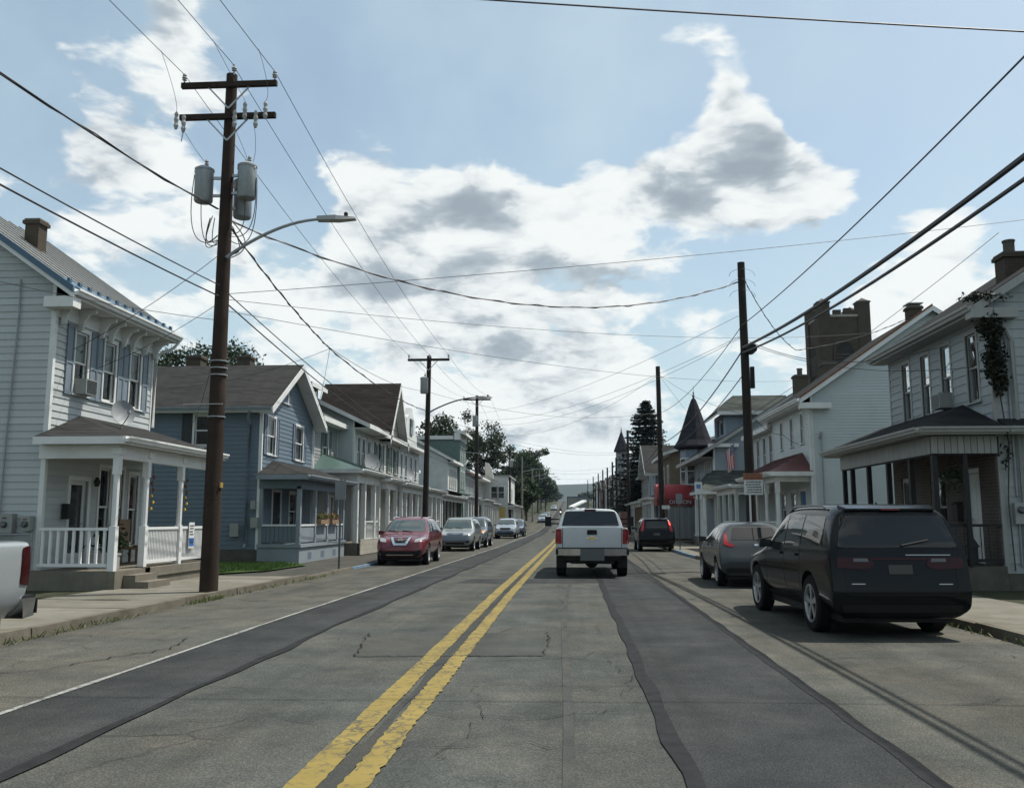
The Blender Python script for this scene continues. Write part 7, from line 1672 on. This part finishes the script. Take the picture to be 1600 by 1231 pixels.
def pickup(label, loc, rz, paint, L=6.0, W=2.03, H=1.92, group=None, lens='redlens'):
    """full-size pickup, rear at y=0"""
    root = thing('pickup_truck', label, 'pickup truck', loc, rz, group, local=True); h = W/2; P = M[paint]; wr = .42; ya, yf = 1.25, 4.95; bed = 1.38; zl = .52
    rg = [ring((.14, .14, .14, .14), (zl+.10, .9, bed-.06, bed), (h*.88, h*.94, h*.93, h*.90), 0), ring((.18, .18, .18, .18), (zl, .9, bed-.05, bed), (h*.93, h*.985, h*.965, h*.93), 0),
          ring((.5, .5, .5, .5), (zl, .9, bed-.04, bed), (h*.95, h, h*.975, h*.94), 0), ring((1.95, 1.95, 1.95, 1.95), (zl, .9, bed-.04, bed), (h*.95, h, h*.975, h*.94), 0),
          ring((2.1, 2.1, 2.1, 2.1), (zl-.05, .88, bed-.10, bed-.04), (h*.95, h, h*.965, h*.92), 0), ring((4.3, 4.3, 4.3, 4.3), (zl-.05, .88, bed-.10, bed-.05), (h*.95, h, h*.965, h*.92), 0),
          ring((4.6, 4.6, 4.6, 4.6), (zl-.05, .88, bed-.12, bed-.04), (h*.95, h, h*.96, h*.88), .03), ring((5.7, 5.7, 5.7, 5.7), (zl, .85, bed-.2, bed-.10), (h*.92, h*.97, h*.93, h*.84), .03),
          ring((5.92, 5.95, 5.93, 5.9), (zl+.02, .8, bed-.26, bed-.16), (h*.86, h*.92, h*.88, h*.78), .02), ring((5.97, 6.0, 5.98, 5.95), (zl+.05, .8, bed-.3, bed-.2), (h*.8, h*.86, h*.82, h*.72), .02)]
    ar = [((s*(h-.02), y, wr), wr*1.16, .7) for s in (-1, 1) for y in (ya, yf)]
    B = Body(root, rg, (W, L-.12, bed, zl), P, ar, cut=[(-h+.16, h-.16, .28, 2.0, .95, 2.0)], fit=.12)
    cg = [ring((2.12, 2.12, 2.12, 2.30), (1.2, 1.26, 1.34, H-.05), (h*.93, h*.95, h*.95, h*.76)), ring((2.16, 2.16, 2.16, 2.34), (1.2, 1.26, 1.34, H-.01), (h*.94, h*.965, h*.965, h*.81)), ring((2.6, 2.6, 2.6, 2.65), (1.2, 1.26, 1.33, H), (h*.9, h*.95, h*.96, h*.75)),
          ring((3.5, 3.5, 3.5, 3.45), (1.2, 1.26, 1.33, H), (h*.9, h*.95, h*.96, h*.75)), ring((3.95, 3.95, 3.95, 3.75), (1.2, 1.26, 1.33, H-.05), (h*.9, h*.95, h*.95, h*.72)), ring((4.55, 4.55, 4.58, 4.5), (1.2, 1.24, 1.28, 1.34), (h*.88, h*.92, h*.92, h*.80)), ring((4.7, 4.7, 4.7, 4.66), (1.18, 1.22, 1.25, 1.29), (h*.84, h*.88, h*.88, h*.76))]
    C = Body(root, cg, (W*.955, 2.6, H, 1.2), P, name='cab', fit=2.1)
    C.patch('rear_window', 'tint', 'rear', [(-.84*h, 1.40), (.84*h, 1.40), (.73*h, H-.085), (-.73*h, H-.085)], .006)
    lp = MB(); lp.box(-.17, .17, 2.27, 2.34, H-.085, H-.02); lp.build('brake_lamp', M['darkredlens'], root)
    for s in (-1, 1):
        ax = 'right' if s > 0 else 'left'
        C.patch('rear_side_window', 'carglass', ax, [(2.45, 1.38), (3.15, 1.38), (3.13, H-.14), (2.52, H-.15)], .005); C.patch('front_side_window', 'carglass', ax, [(3.2, 1.38), (4.2, 1.36), (3.8, H-.14), (3.2, H-.14)], .005)
        for y in (ya, yf): wheel(root, s*(h-.15), y, wr, .27, 'rim', 6, s, .58)
        B.patch('tail_light', lens, 'rear', [(s*x, z) for x, z in ((.83, .93), (.985, .93), (.975, 1.33), (.84, 1.33))], .015, rnd=.03)
        B.patch('tail_light', lens, ax, [(.16, .93), (.30, .95), (.28, 1.31), (.17, 1.33)], .012, rnd=.03)
        m = MB(); x = s*(h+.03); m.hexa([Vector((x+s*q[0], 3.95+q[1], 1.38+q[2])) for q in ((.16, -.05, 0), (.36, -.05, 0), (.36, .08, 0), (.16, .08, 0), (.16, -.05, .30), (.36, -.05, .30), (.36, .08, .30), (.16, .08, .30))]); mo = m.build('mirror', M['blackplastic'], root); m = MB()
        for dz in (.08, .22): m.bar((x-s*.1, 3.98, 1.38+dz), (x+s*.17, 3.98, 1.38+dz), .04, .04)
        m.build('mirror_arm', M['blackplastic'], mo)
        B.seam(ax, [(2.08, bed-.05), (2.08, zl+.1)], .025); B.seam(ax, [(3.2, bed-.1), (3.2, zl+.1)]); B.seam(ax, [(4.35, bed-.1), (4.35, zl+.1)])
        B.patch('mud_flap', 'blackplastic', ax, [(ya-wr*1.3, zl-.02), (ya-wr*1.12, zl), (ya-wr*1.12, zl+.35), (ya-wr*1.2, zl+.35)], .01) if False else None
        m = MB(); m.box(s*(h-.29), s*(h-.03), ya-wr*1.28, ya-wr*1.25, .25, .75); m.build('mud_flap', M['blackplastic'], root)
    # tailgate
    B.seam('rear', [(-.81, bed-.02), (-.81, .82), (.81, .82), (.81, bed-.02)], .018); tg = B.patch('tailgate', paint, 'rear', [(-.80, .83), (.80, .83), (.80, bed-.035), (-.80, bed-.035)], .008, rnd=.03)
    B.patch('tailgate_handle', 'blackplastic', 'rear', [(-.14, 1.18), (.14, 1.18), (.13, 1.31), (-.13, 1.31)], .022, parent=tg, rnd=.02)
    for nm, mt, k, off in (('emblem', 'chrome', 1.0, .022), ('emblem_centre', 'gold', .8, .03)):
        B.patch(nm, mt, 'rear', [(x*k, 1.085+z*k) for x, z in ((-.155, -.02), (-.055, -.02), (-.055, -.048), (.055, -.048), (.055, -.02), (.135, -.02), (.155, .02), (.055, .02), (.055, .048), (-.055, .048), (-.055, .02), (-.135, .02))], off, parent=tg, step=.02, rnd=0)
    m = MB(); m.hexa([(-h*.97, .02, .62), (h*.97, .02, .62), (h*.98, .2, .60), (-h*.98, .2, .60), (-h*.98, 0, .80), (h*.98, 0, .80), (h*.98, .22, .80), (-h*.98, .22, .80)]); bp = m.build('rear_bumper', M['chrome'], root)
    m = MB(); m.box(-h*.96, h*.96, -.005, .2, .80, .825); m.build('bumper_step', M['blackplastic'], bp)
    m = MB(); m.box(-.33, .33, -.018, .01, .48, .80); m.build('license_plate', M['plate_truck'], bp)
    for s in (-1, 1): m = MB(); m.box(s*.93, s*1.0, -.008, .01, .64, .79); m.build('reflector', M['blackplastic'], bp)
    m = MB(); m.box(-.75, .75, .2, 5.6, .48, .62); m.lathe([(.16, -.12), (.2, 0), (.16, .12)], (0, ya, .42), 'y', 14); m.tube([(-h*.8, ya, .42), (h*.8, ya, .42)], .06, 10); m.build('underbody', M['blackplastic'], root)
    m = MB(); m.box(-.6, .6, .3, .7, .38, .5); m.tube([(.55, .1, .42), (.55, 1.2, .45)], .04, 8); m.build('exhaust', M['blackplastic'], root)
    return root, B, C

def build_cars():
    # white pickup ahead
    t, B, C = pickup('white pickup truck driving ahead in the lane', (.56, 24.95, 0), 0, 'p_white', group=None)
    m = MB(); 
    pk = thing('roof_plank', 'white plank lying slantwise over the cab of the white pickup', 'plank', (.35, 27.3, 1.95)); m = MB(); m.bar((-.02, 27.3, 1.96), (.40, 28.0, 2.16), .16, .05); m.build('board', M['signwhite'], pk); m = MB(); m.bar((.10, 27.28, 1.93), (.40, 28.3, 1.93), .05, .04); m.build('runner', M['signwhite'], pk)
    # silver pickup at the left edge, parked facing the viewer
    t, B, C = pickup('silver pickup truck cut off by the left frame edge', (-6.55, 9.25, 0), math.pi-R(4), 'p_silver', lens='darkredlens')
    # dark suv, nearest on the right
    r, B, d = suv('large dark navy suv parked nearest on the right', (4.40, 12.5, 0), R(2.6), 'p_navy', L=5.1, W=1.87, H=1.83, zl=.27, belt=1.17, hood=1.12, ws=1.45, wt=2.25, rr=.34, rbelt=.10, rear_ax=1.08, front_ax=.95, wr=.40, roofw=.70, noseh=.85, rails=True, rim='rim')
    h = d['h']
    rear_face(r, B, d, 'darkredlens', (.86, .74), (1.22, 1.65), plate_z=.93, lamp_poly=[(.36, .98), (.50, .93), (.90, .95), (.90, 1.09), (.42, 1.09)], paint='p_navy')
    B.patch('light_bar', 'darkredlens', 'rear', [(-.40*h, 1.055), (.40*h, 1.055), (.40*h, 1.085), (-.40*h, 1.085)], .009, rnd=.008); B.patch('strip_glint', 'rim', 'rear', [(.10*h, 1.118), (.74*h, 1.118), (.74*h, 1.126), (.10*h, 1.126)], .008, rnd=0)  # short bright piece is a painted glint of the chrome trim
    for s in (-1, 1): B.patch('reversing_lamp', 'rimdark', 'rear', [(s*x*h, z) for x, z in ((.44, 1.03), (.66, 1.03), (.66, 1.075), (.46, 1.075))], .016, rnd=.01)
    for s in (-1, 1): B.patch('badge', 'rim', 'rear', [(s*.62*h-.09, .738), (s*.62*h+.09, .738), (s*.62*h+.09, .747), (s*.62*h-.09, .747)], .006, rnd=0)
    m = MB(); m.hexa([(-.03, .75, 1.765), (.03, .75, 1.765), (.03, .95, 1.765), (-.03, .95, 1.765), (-.008, .78, 1.84), (.008, .78, 1.84), (.015, .95, 1.78), (-.015, .95, 1.78)]); m.build('antenna_fin', M['p_navy'], r)
    for s in (-1, 1): B.patch('bumper_reflector', 'chrome', 'left' if s < 0 else 'right', [(.18, .52), (.62, .56), (.62, .575), (.18, .535)], .008, rnd=0)
    # small grey crossover
    r, B, d = suv('small grey crossover with boomerang tail lights parked second on the right', (4.36, 21.6, 0), 0, 'p_grey', L=4.13, W=1.77, H=1.54, zl=.26, belt=1.06, hood=1.02, ws=1.1, wt=1.75, rr=.74, rbelt=.26, rear_ax=.82, front_ax=.85, wr=.34, roofw=.58, noseh=.8, rails=False, rim='rim')
    rear_face(r, B, d, 'redlens', (.66, .54), (1.10, 1.40), plate_z=.72, lamp_poly=[(.56, .98), (.66, .94), (.88, 1.0), (.80, 1.26), (.74, 1.26), (.74, 1.06)], spoiler=False, paint='p_grey', lampname='boomerang_light')
    B.patch('emblem', 'chrome', 'rear', [(-.05, .97), (.05, .97), (.05, 1.02), (-.05, 1.02)], .01, rnd=.02)
    # dark suv further on, brake light lit
    r, B, d = suv('black suv with a red lit tail lamp before the red awning', (4.22, 45.3, 0), 0, 'p_black', L=4.55, W=1.82, H=1.68, zl=.28, belt=1.10, hood=1.05, ws=1.2, wt=1.9, rr=.42, rbelt=.14, rear_ax=.95, front_ax=.9, wr=.35, roofw=.62, noseh=.8)
    rear_face(r, B, d, 'redlens', (.62, .52), (1.16, 1.50), plate_z=.86, lamp_poly=[(.72, 1.0), (.88, 1.0), (.74, 1.52), (.64, 1.52)], paint='p_black')
    B.patch('lit_lamp', 'brakelight', 'rear', [(.70*d['h'], 1.30), (.79*d['h'], 1.30), (.70*d['h'], 1.5), (.645*d['h'], 1.5)], .02, rnd=.02)
    # red crossover facing the viewer
    r, B, d = suv('dark red crossover parked facing the viewer by the blue kerb', (-6.03, 31.15+4.63, 0), math.pi+R(1), 'p_red', L=4.63, W=1.84, H=1.70, zl=.24, belt=1.08, hood=1.06, ws=1.2, wt=1.95, rr=.5, wr=.36, roofw=.62, noseh=.80, rails='chrome', rim='rim', front_ax=.95)
    h = d['h']; front_face(r, B, d, lamp=[(.52, .80), (.72, .82), (.90, .93), (.86, .97), (.56, .90)], grille=[(-.30*h, .70), (.30*h, .70), (.42*h, .95), (-.42*h, .95)])
    v = [(-.36, .96), (-.28, .96), (-.17, .77), (.17, .77), (.28, .96), (.36, .96), (.23, .70), (-.23, .70)]
    B.patch('chrome_v', 'chrome', 'front', [(x, z) for x, z in v], .022, rnd=.01, step=.04)
    c = B.cast('front', 0, .88)[0]; m = MB(); m.tube([c+Vector((.07*math.cos(t), .03, .07*math.sin(t))) for t in [2*math.pi*k/20 for k in range(21)]], .009, 5); m.bar(c+Vector((-.085, .035, 0)), c+Vector((.085, .035, 0)), .012, .022); m.build('emblem', M['chrome'], r)
    B.patch('lower_cladding', 'blackplastic', 'front', [(-.86*h, .30), (.86*h, .30), (.84*h, .50), (-.84*h, .50)], .008)
    B.patch('chin_trim', 'chrome', 'front', [(-.5*h, .37), (.5*h, .37), (.52*h, .39), (-.52*h, .39)], .014, rnd=0)
    # further parked cars on the left, facing the viewer
    r, B, d = suv('grey-green suv parked second behind the red crossover', (-5.83, 45.0+4.6, 0), math.pi, 'p_greygreen', L=4.6, W=1.84, H=1.70, belt=1.08, hood=1.04, ws=1.3, wt=1.95, rr=.3, wr=.35, roofw=.66, noseh=.80, rails=True)
    h = d['h']; front_face(r, B, d, lamp=[(.50, .80), (.88, .82), (.86, .94), (.50, .93)], grille=[(-.44*h, .80), (.44*h, .80), (.44*h, .91), (-.44*h, .91)], gm='p_blue'); B.patch('bumper_cover', 'p_slate', 'front', [(-.80*h, .44), (.80*h, .44), (.84*h, .76), (-.84*h, .76)], .007)
    r, B, d = suv('slate suv with amber lamps parked third on the left', (-5.72, 51.0+4.6, 0), math.pi, 'p_slate', L=4.6, W=1.85, H=1.76, belt=1.1, hood=1.06, ws=1.25, wt=1.85, rr=.25, wr=.36, roofw=.68, noseh=.82, rails=True)
    front_face(r, B, d, lamp=[(.52, .82), (.86, .84), (.86, .97), (.52, .96)], lens='amberlens')
    r, B, d = suv('silver-blue crossover parked fourth on the left', (-5.47, 74.5+4.6, 0), math.pi, 'p_silverblue', L=4.6, W=1.86, H=1.69, belt=1.08, hood=1.05, ws=1.2, wt=1.9, rr=.45, wr=.36, roofw=.62, noseh=.82, rails=True)
    h = d['h']; front_face(r, B, d, lamp=[(.50, .88), (.88, .94), (.86, 1.0), (.52, .96)], grille=[(-.42*h, .72), (.42*h, .72), (.50*h, .92), (-.50*h, .92)]); B.patch('bumper_cover', 'p_blue', 'front', [(-.74*h, .36), (.74*h, .36), (.66*h, .66), (-.66*h, .66)], .008)
    r, B, d = suv('dark blue car parked fifth on the left', (-5.25, 83.0+4.5, 0), math.pi, 'p_blue', L=4.5, W=1.82, H=1.62, belt=1.05, hood=1.0, ws=1.2, wt=1.9, rr=.5, wr=.34, roofw=.62, noseh=.78, rails=False); front_face(r, B, d)
    for k, (x, y, p, lab) in enumerate(((-5.0, 157, 'p_silverblue', 'pale car parked on the hill past the trees'), (-4.9, 172, 'p_slate', 'grey car second on the hill past the trees'), (-4.9, 250, 'p_silver', 'farthest silver car near the top of the hill'))):
        r, B, d = suv(lab, (x, y+4.5, E(y)+.02), math.pi, p, L=4.5, W=1.82, H=1.6, belt=1.05, hood=1.0, ws=1.2, wt=1.9, rr=.5, wr=.34, roofw=.62, noseh=.78, rails=False); r.rotation_euler = (-math.atan((E(y+4)-E(y))/4), 0, math.pi); front_face(r, B, d)
    # oncoming motorcycle with its lamp lit
    y = 200.0; z = E(y); mc = thing('motorcycle', 'oncoming motorcycle with lit headlamp far up the street', 'motorcycle', (-2.4, y, z))
    for dy in (0, 1.4): m = MB(); m.lathe([(.2, -.06), (.31, -.06), (.33, 0), (.31, .06), (.2, .06)], (-2.4, y+dy, z+.33), 'x', 18); m.build('wheel', M['rubber'], mc)
    m = MB(); m.hexa([(-2.55, y+.2, z+.45), (-2.25, y+.2, z+.45), (-2.25, y+1.3, z+.45), (-2.55, y+1.3, z+.45), (-2.52, y+.25, z+.85), (-2.28, y+.25, z+.85), (-2.25, y+1.5, z+.8), (-2.55, y+1.5, z+.8)]); m.build('frame', M['blackmetal'], mc)
    m = MB(); m.tube([(-2.4, y, z+.33), (-2.4, y+.25, z+1.0)], .05, 6); m.tube([(-2.8, y+.3, z+1.08), (-2.4, y+.22, z+1.02), (-2.0, y+.3, z+1.08)], .02, 6); m.build('fork', M['chrome'], mc)
    m = MB(); m.lathe([(.10, 0), (.12, -.04), (.10, -.08)], (-2.4, y+.08, z+.88), 'y', 12); m.build('headlamp', M['headlight'], mc)
    # rider
    rd = person('motorcyclist in dark clothing riding toward the viewer', (-2.4, y+.75, z+.8))
    # box truck on the hill
    y = 107.0; z = E(y); bt = thing('box_truck', 'grey box truck driving ahead of the white pickup', 'truck', (.75, y, z)); m = MB(); m.box(-.5, 2.05, y, y+6, z+1.0, z+4.15); m.build('cargo_box', M['meterbox'], bt); m = MB(); m.box(-.52, 2.07, y-.03, y-.005, z+4.03, z+4.17); m.box(-.52, -.42, y-.03, y-.005, z+1.0, z+4.03); m.box(1.97, 2.07, y-.03, y-.005, z+1.0, z+4.03); m.build('door_frame', M['panelB'], bt)
    m = MB(); m.box(.76, .79, y-.02, y-.005, z+1.05, z+4.0); m.build('door_gap', M['blackplastic'], bt); m = MB(); m.box(-.5, 2.05, y-.1, y+.05, z+.5, z+.75); m.build('rear_bumper', M['blackplastic'], bt)
    m = MB(); m.box(-.3, 1.85, y+6.1, y+8, z+.6, z+2.9); m.build('cab', M['p_white'], bt)
    for x in (-.2, 1.75):
        for dy in (1.5, 7.2): m = MB(); m.lathe([(.3, -.15), (.5, -.15), (.5, .15), (.3, .15)], (x, y+dy, z+.5), 'x', 16); m.build('wheel', M['rubber'], bt)

def person(label, seat):
    """seated rider: one continuous skinned body"""
    t = thing('person', label, 'person', seat, local=True)
    P = [(0, 0, .05), (0, -.05, .28), (0, -.12, .52), (0, -.14, .60), (0, -.15, .74),
         (.19, -.12, .50), (.30, -.30, .34), (.36, -.50, .30), (-.19, -.12, .50), (-.30, -.30, .34), (-.36, -.50, .30),
         (.14, -.05, .02), (.22, -.45, .02), (.20, -.30, -.38), (.2, -.42, -.42), (-.14, -.05, .02), (-.22, -.45, .02), (-.20, -.30, -.38), (-.2, -.42, -.42)]
    Ed = [(0, 1), (1, 2), (2, 3), (3, 4), (2, 5), (5, 6), (6, 7), (2, 8), (8, 9), (9, 10), (0, 11), (11, 12), (12, 13), (13, 14), (0, 15), (15, 16), (16, 17), (17, 18)]
    rad = [.16, .15, .15, .07, .12, .08, .055, .045, .08, .055, .045, .11, .08, .055, .05, .11, .08, .055, .05]
    me = bpy.data.meshes.new('tmp'); me.from_pydata(P, Ed, []); o = bpy.data.objects.new('tmp', me); COL.objects.link(o)
    o.modifiers.new('k', 'SKIN'); 
    for v, r in zip(me.skin_vertices[0].data, rad): v.radius = (r, r)
    me.skin_vertices[0].data[0].use_root = True
    s = o.modifiers.new('s', 'SUBSURF'); s.levels = 1; s.render_levels = 1
    b = bake(o); b.materials.clear(); b.materials.append(M['blackplastic']); b.name = 'body'; bo = bpy.data.objects.new('body', b); link(bo, t)
    m = MB(); m.lathe([(.06, -.14), (.13, -.08), (.15, .02), (.12, .12), (.05, .16)], (0, -.15, .80), 'z', 12); m.build('helmet', M['p_black'], t, smooth=True)
    return t
build_cars()
# ------------------------------------------------------------------ trees
def broadleaf(label, x, y, h, r, mat='leafdark', trunk=.22, n=14000, seed=1, zc=None, squash=1.0, leafs=.26, group='broadleaf trees on the left', name='tree', clumps=64):
    z0 = E(y)+.05; t = thing(name, label, 'tree', (x, y, z0), group=group); rs = random.Random(seed)
    zc = z0+h-r*squash if zc is None else zc; c = Vector((x, y, zc)); m = MB()
    top = c+Vector((rs.uniform(-.3, .3)*r*.3, 0, r*squash*.5))
    P = [Vector((x, y, z0-.1)), Vector((x+rs.uniform(-.1, .1), y, z0+(zc-z0)*.4)), Vector((x+rs.uniform(-.15, .15), y, zc-r*.3)), top]
    m.tube(P, [trunk, trunk*.8, trunk*.6, trunk*.15], 9)
    cl = []
    for k in range(clumps):
        while True:
            d = Vector((rs.uniform(-1, 1), rs.uniform(-1, 1), rs.uniform(-.95, 1)))
            if .25 < d.length < 1: break
        rad = rs.uniform(.55, 1.0); lump = 1+.22*math.sin(3.1*math.atan2(d.y, d.x)+seed)+.15*math.sin(5*d.z+seed*2)
        p = c+Vector((d.x*r*lump, d.y*r*lump, d.z*r*squash*lump*.95)); cl.append((p, r*rs.uniform(.16, .32)))
        if k % 3 == 0: b = P[2].lerp(P[1], rs.uniform(0, .8)); m.tube([b, b.lerp(p, .55)+Vector((0, 0, r*.08)), p], [trunk*.35, trunk*.2, trunk*.05], 5)
    m.build('trunk', M['bark'], t, smooth=True); m = MB()
    for k in range(n):
        p, q = cl[k % len(cl)]; v = Vector((rs.gauss(0, 1), rs.gauss(0, 1), rs.gauss(0, .75)))
        if v.length > 2.2: continue
        leaf(m, p+v*q*.62, rs, leafs)
    m.build('crown', M[mat], t); return t
def conifer(label, x, y, h, r, zb, seed=2):
    z0 = E(y)+.05; t = thing('spruce_tree', label, 'tree', (x, y, z0)); rs = random.Random(seed); m = MB(); m.tube([(x, y, z0), (x, y, z0+h*.6), (x, y, z0+h)], [.26, .14, .02], 9); m.build('trunk', M['bark'], t, smooth=True)
    b = MB(); lf = MB(); z = zb
    while z < h-.15:
        f = 1-(z-zb)/(h-zb); L0 = r*(f**.72)*rs.uniform(.82, 1.12)+.12; nb = max(6, int(15*f+7))
        for k in range(nb):
            a = 2*math.pi*(k+rs.random()*.7)/nb; L = L0*rs.uniform(.65, 1.12); d = Vector((math.cos(a), math.sin(a), 0)); p0 = Vector((x, y, z0+z)); seg = 7; pts = []
            for i in range(seg+1):
                u = i/seg; pts.append(p0+d*L*u+Vector((0, 0, -.34*L*u+.26*L*u*u)))
            b.tube([pts[0], pts[3], pts[-1]], [.03, .02, .008], 4)
            side = Vector((-d.y, d.x, 0))
            for i in range(1, seg+1):
                u = i/seg; w = (.34*L*(1-u)+.16)*rs.uniform(.7, 1.2)
                for s in (-1, 1):
                    for q in range(2):
                        c = pts[i]+d*rs.uniform(-.08, .08); tip = c+side*s*w*rs.uniform(.6, 1.1)+d*w*.6+Vector((0, 0, rs.uniform(-.18, .02))); wd = d*.13+Vector((0, 0, .05*rs.uniform(-1, 1)))
                        lf.add([c-wd, c+wd, tip+wd*.4, tip-wd*.4], [(0, 1, 2, 3)])
            tip = pts[-1]; lf.add([tip-side*.06, tip+side*.06, tip+d*.18+Vector((0, 0, .05))], [(0, 1, 2)])
            # drooping twigs
            for i in range(2, seg+1): c = pts[i]; lf.add([c-side*.07, c+side*.07, c+Vector((0, 0, -.22))+d*.05], [(0, 1, 2)])
        z += rs.uniform(.22, .40)*(1.0 if f > .25 else .75)
    b.build('branches', M['bark'], t, kind='stuff'); lf.build('needles', M['spruce'], t, kind='stuff'); return t
broadleaf('large dark tree rising behind the roof of the blue house', -25.6, 62, 13.9, 4.1, seed=3, n=30000, leafs=.135, clumps=110)
broadleaf('smaller dark tree behind the blue house chimney', -31.5, 66, 13.8, 2.4, seed=13, n=13000, leafs=.13, clumps=60)
broadleaf('broad dark tree behind the green-sided house', -17.0, 112, 14.2, 3.6, seed=4, n=14000, leafs=.2, squash=1.15)
broadleaf('open-crowned dark tree right of the green-sided house', -13.0, 124, 15.0, 4.0, seed=5, n=10000, leafs=.2, squash=1.1, clumps=48)
broadleaf('tall dark tree behind the white shop', -20.0, 135, 14.0, 4.5, seed=15, n=10000, leafs=.26)
broadleaf('rounded mid-green tree past the pale pole', -10.2, 200, 15.6, 4.6, 'leafmid', seed=6, n=14000, leafs=.3, squash=1.15)
broadleaf('small kerbside tree with a short dark trunk', -7.6, 139, 7.6, 2.1, 'leafmid', seed=7, n=9000, leafs=.2, trunk=.16, squash=1.25)
for k, (x, y, h, r) in enumerate(((-8.4, 168, 8.6, 2.6), (-8.6, 230, 10.0, 3.2), (-8.8, 262, 10.5, 3.6), (-8.6, 300, 10.0, 3.6), (-9.5, 345, 10.0, 4.0), (-12, 395, 11.0, 5.0), (-20, 430, 12, 6), (-16.5, 215, 13, 4.2), (-18, 290, 12, 5))):
    broadleaf(['dark tree behind the kerbside tree on the hill', 'first of the dark hill trees beyond the parked pale car', 'second of the dark hill trees up the left side', 'third of the dark hill trees up the left side', 'fourth of the dark hill trees up the left side', 'dark hill tree near the crest on the left', 'last hill tree at the crest on the left', 'dark tree standing behind the hill trees', 'far dark tree set back from the hill street'][k], x, y, h, r, seed=20+k, n=5200, leafs=.34, squash=1.1, clumps=30, group='trees up the hill')
for k, (x, y, h, r) in enumerate(((14, 430, 9, 4), (9.5, 540, 7, 4), (22, 470, 11, 6), (-9, 560, 7, 4), (16, 560, 8, 5))):
    broadleaf(['tree at the crest right of the road end', 'small tree just right of the road past the crest', 'tree set back at the crest on the right', 'tree left of the road beyond the crest', 'far tree right of the road beyond the crest'][k], x, y, h, r, seed=40+k, n=1800, leafs=.42, clumps=24, group='trees at the crest')
conifer('tall dark spruce rising above the roofs on the right', 8.0, 95.5, 14.2, 4.5, 3.0)
# ------------------------------------------------------------------ air
hz = bpy.data.materials.new('haze'); hz.use_nodes = True; g = NT(hz.node_tree); out = g.n('ShaderNodeOutputMaterial')
pv = g.n('ShaderNodeVolumePrincipled'); pv.inputs['Color'].default_value = (.62, .82, 1.0, 1); pv.inputs['Density'].default_value = .00008; pv.inputs['Anisotropy'].default_value = .25
g.t.links.new(pv.outputs[0], out.inputs['Volume'])
m = MB(); m.box(-1950, 1950, -80, 3350, -40, 140); m.build('haze', hz, kind='stuff'); 
tag(bpy.data.objects['haze'], 'thin bluish summer haze over the street and hills', 'haze', None, 'stuff')
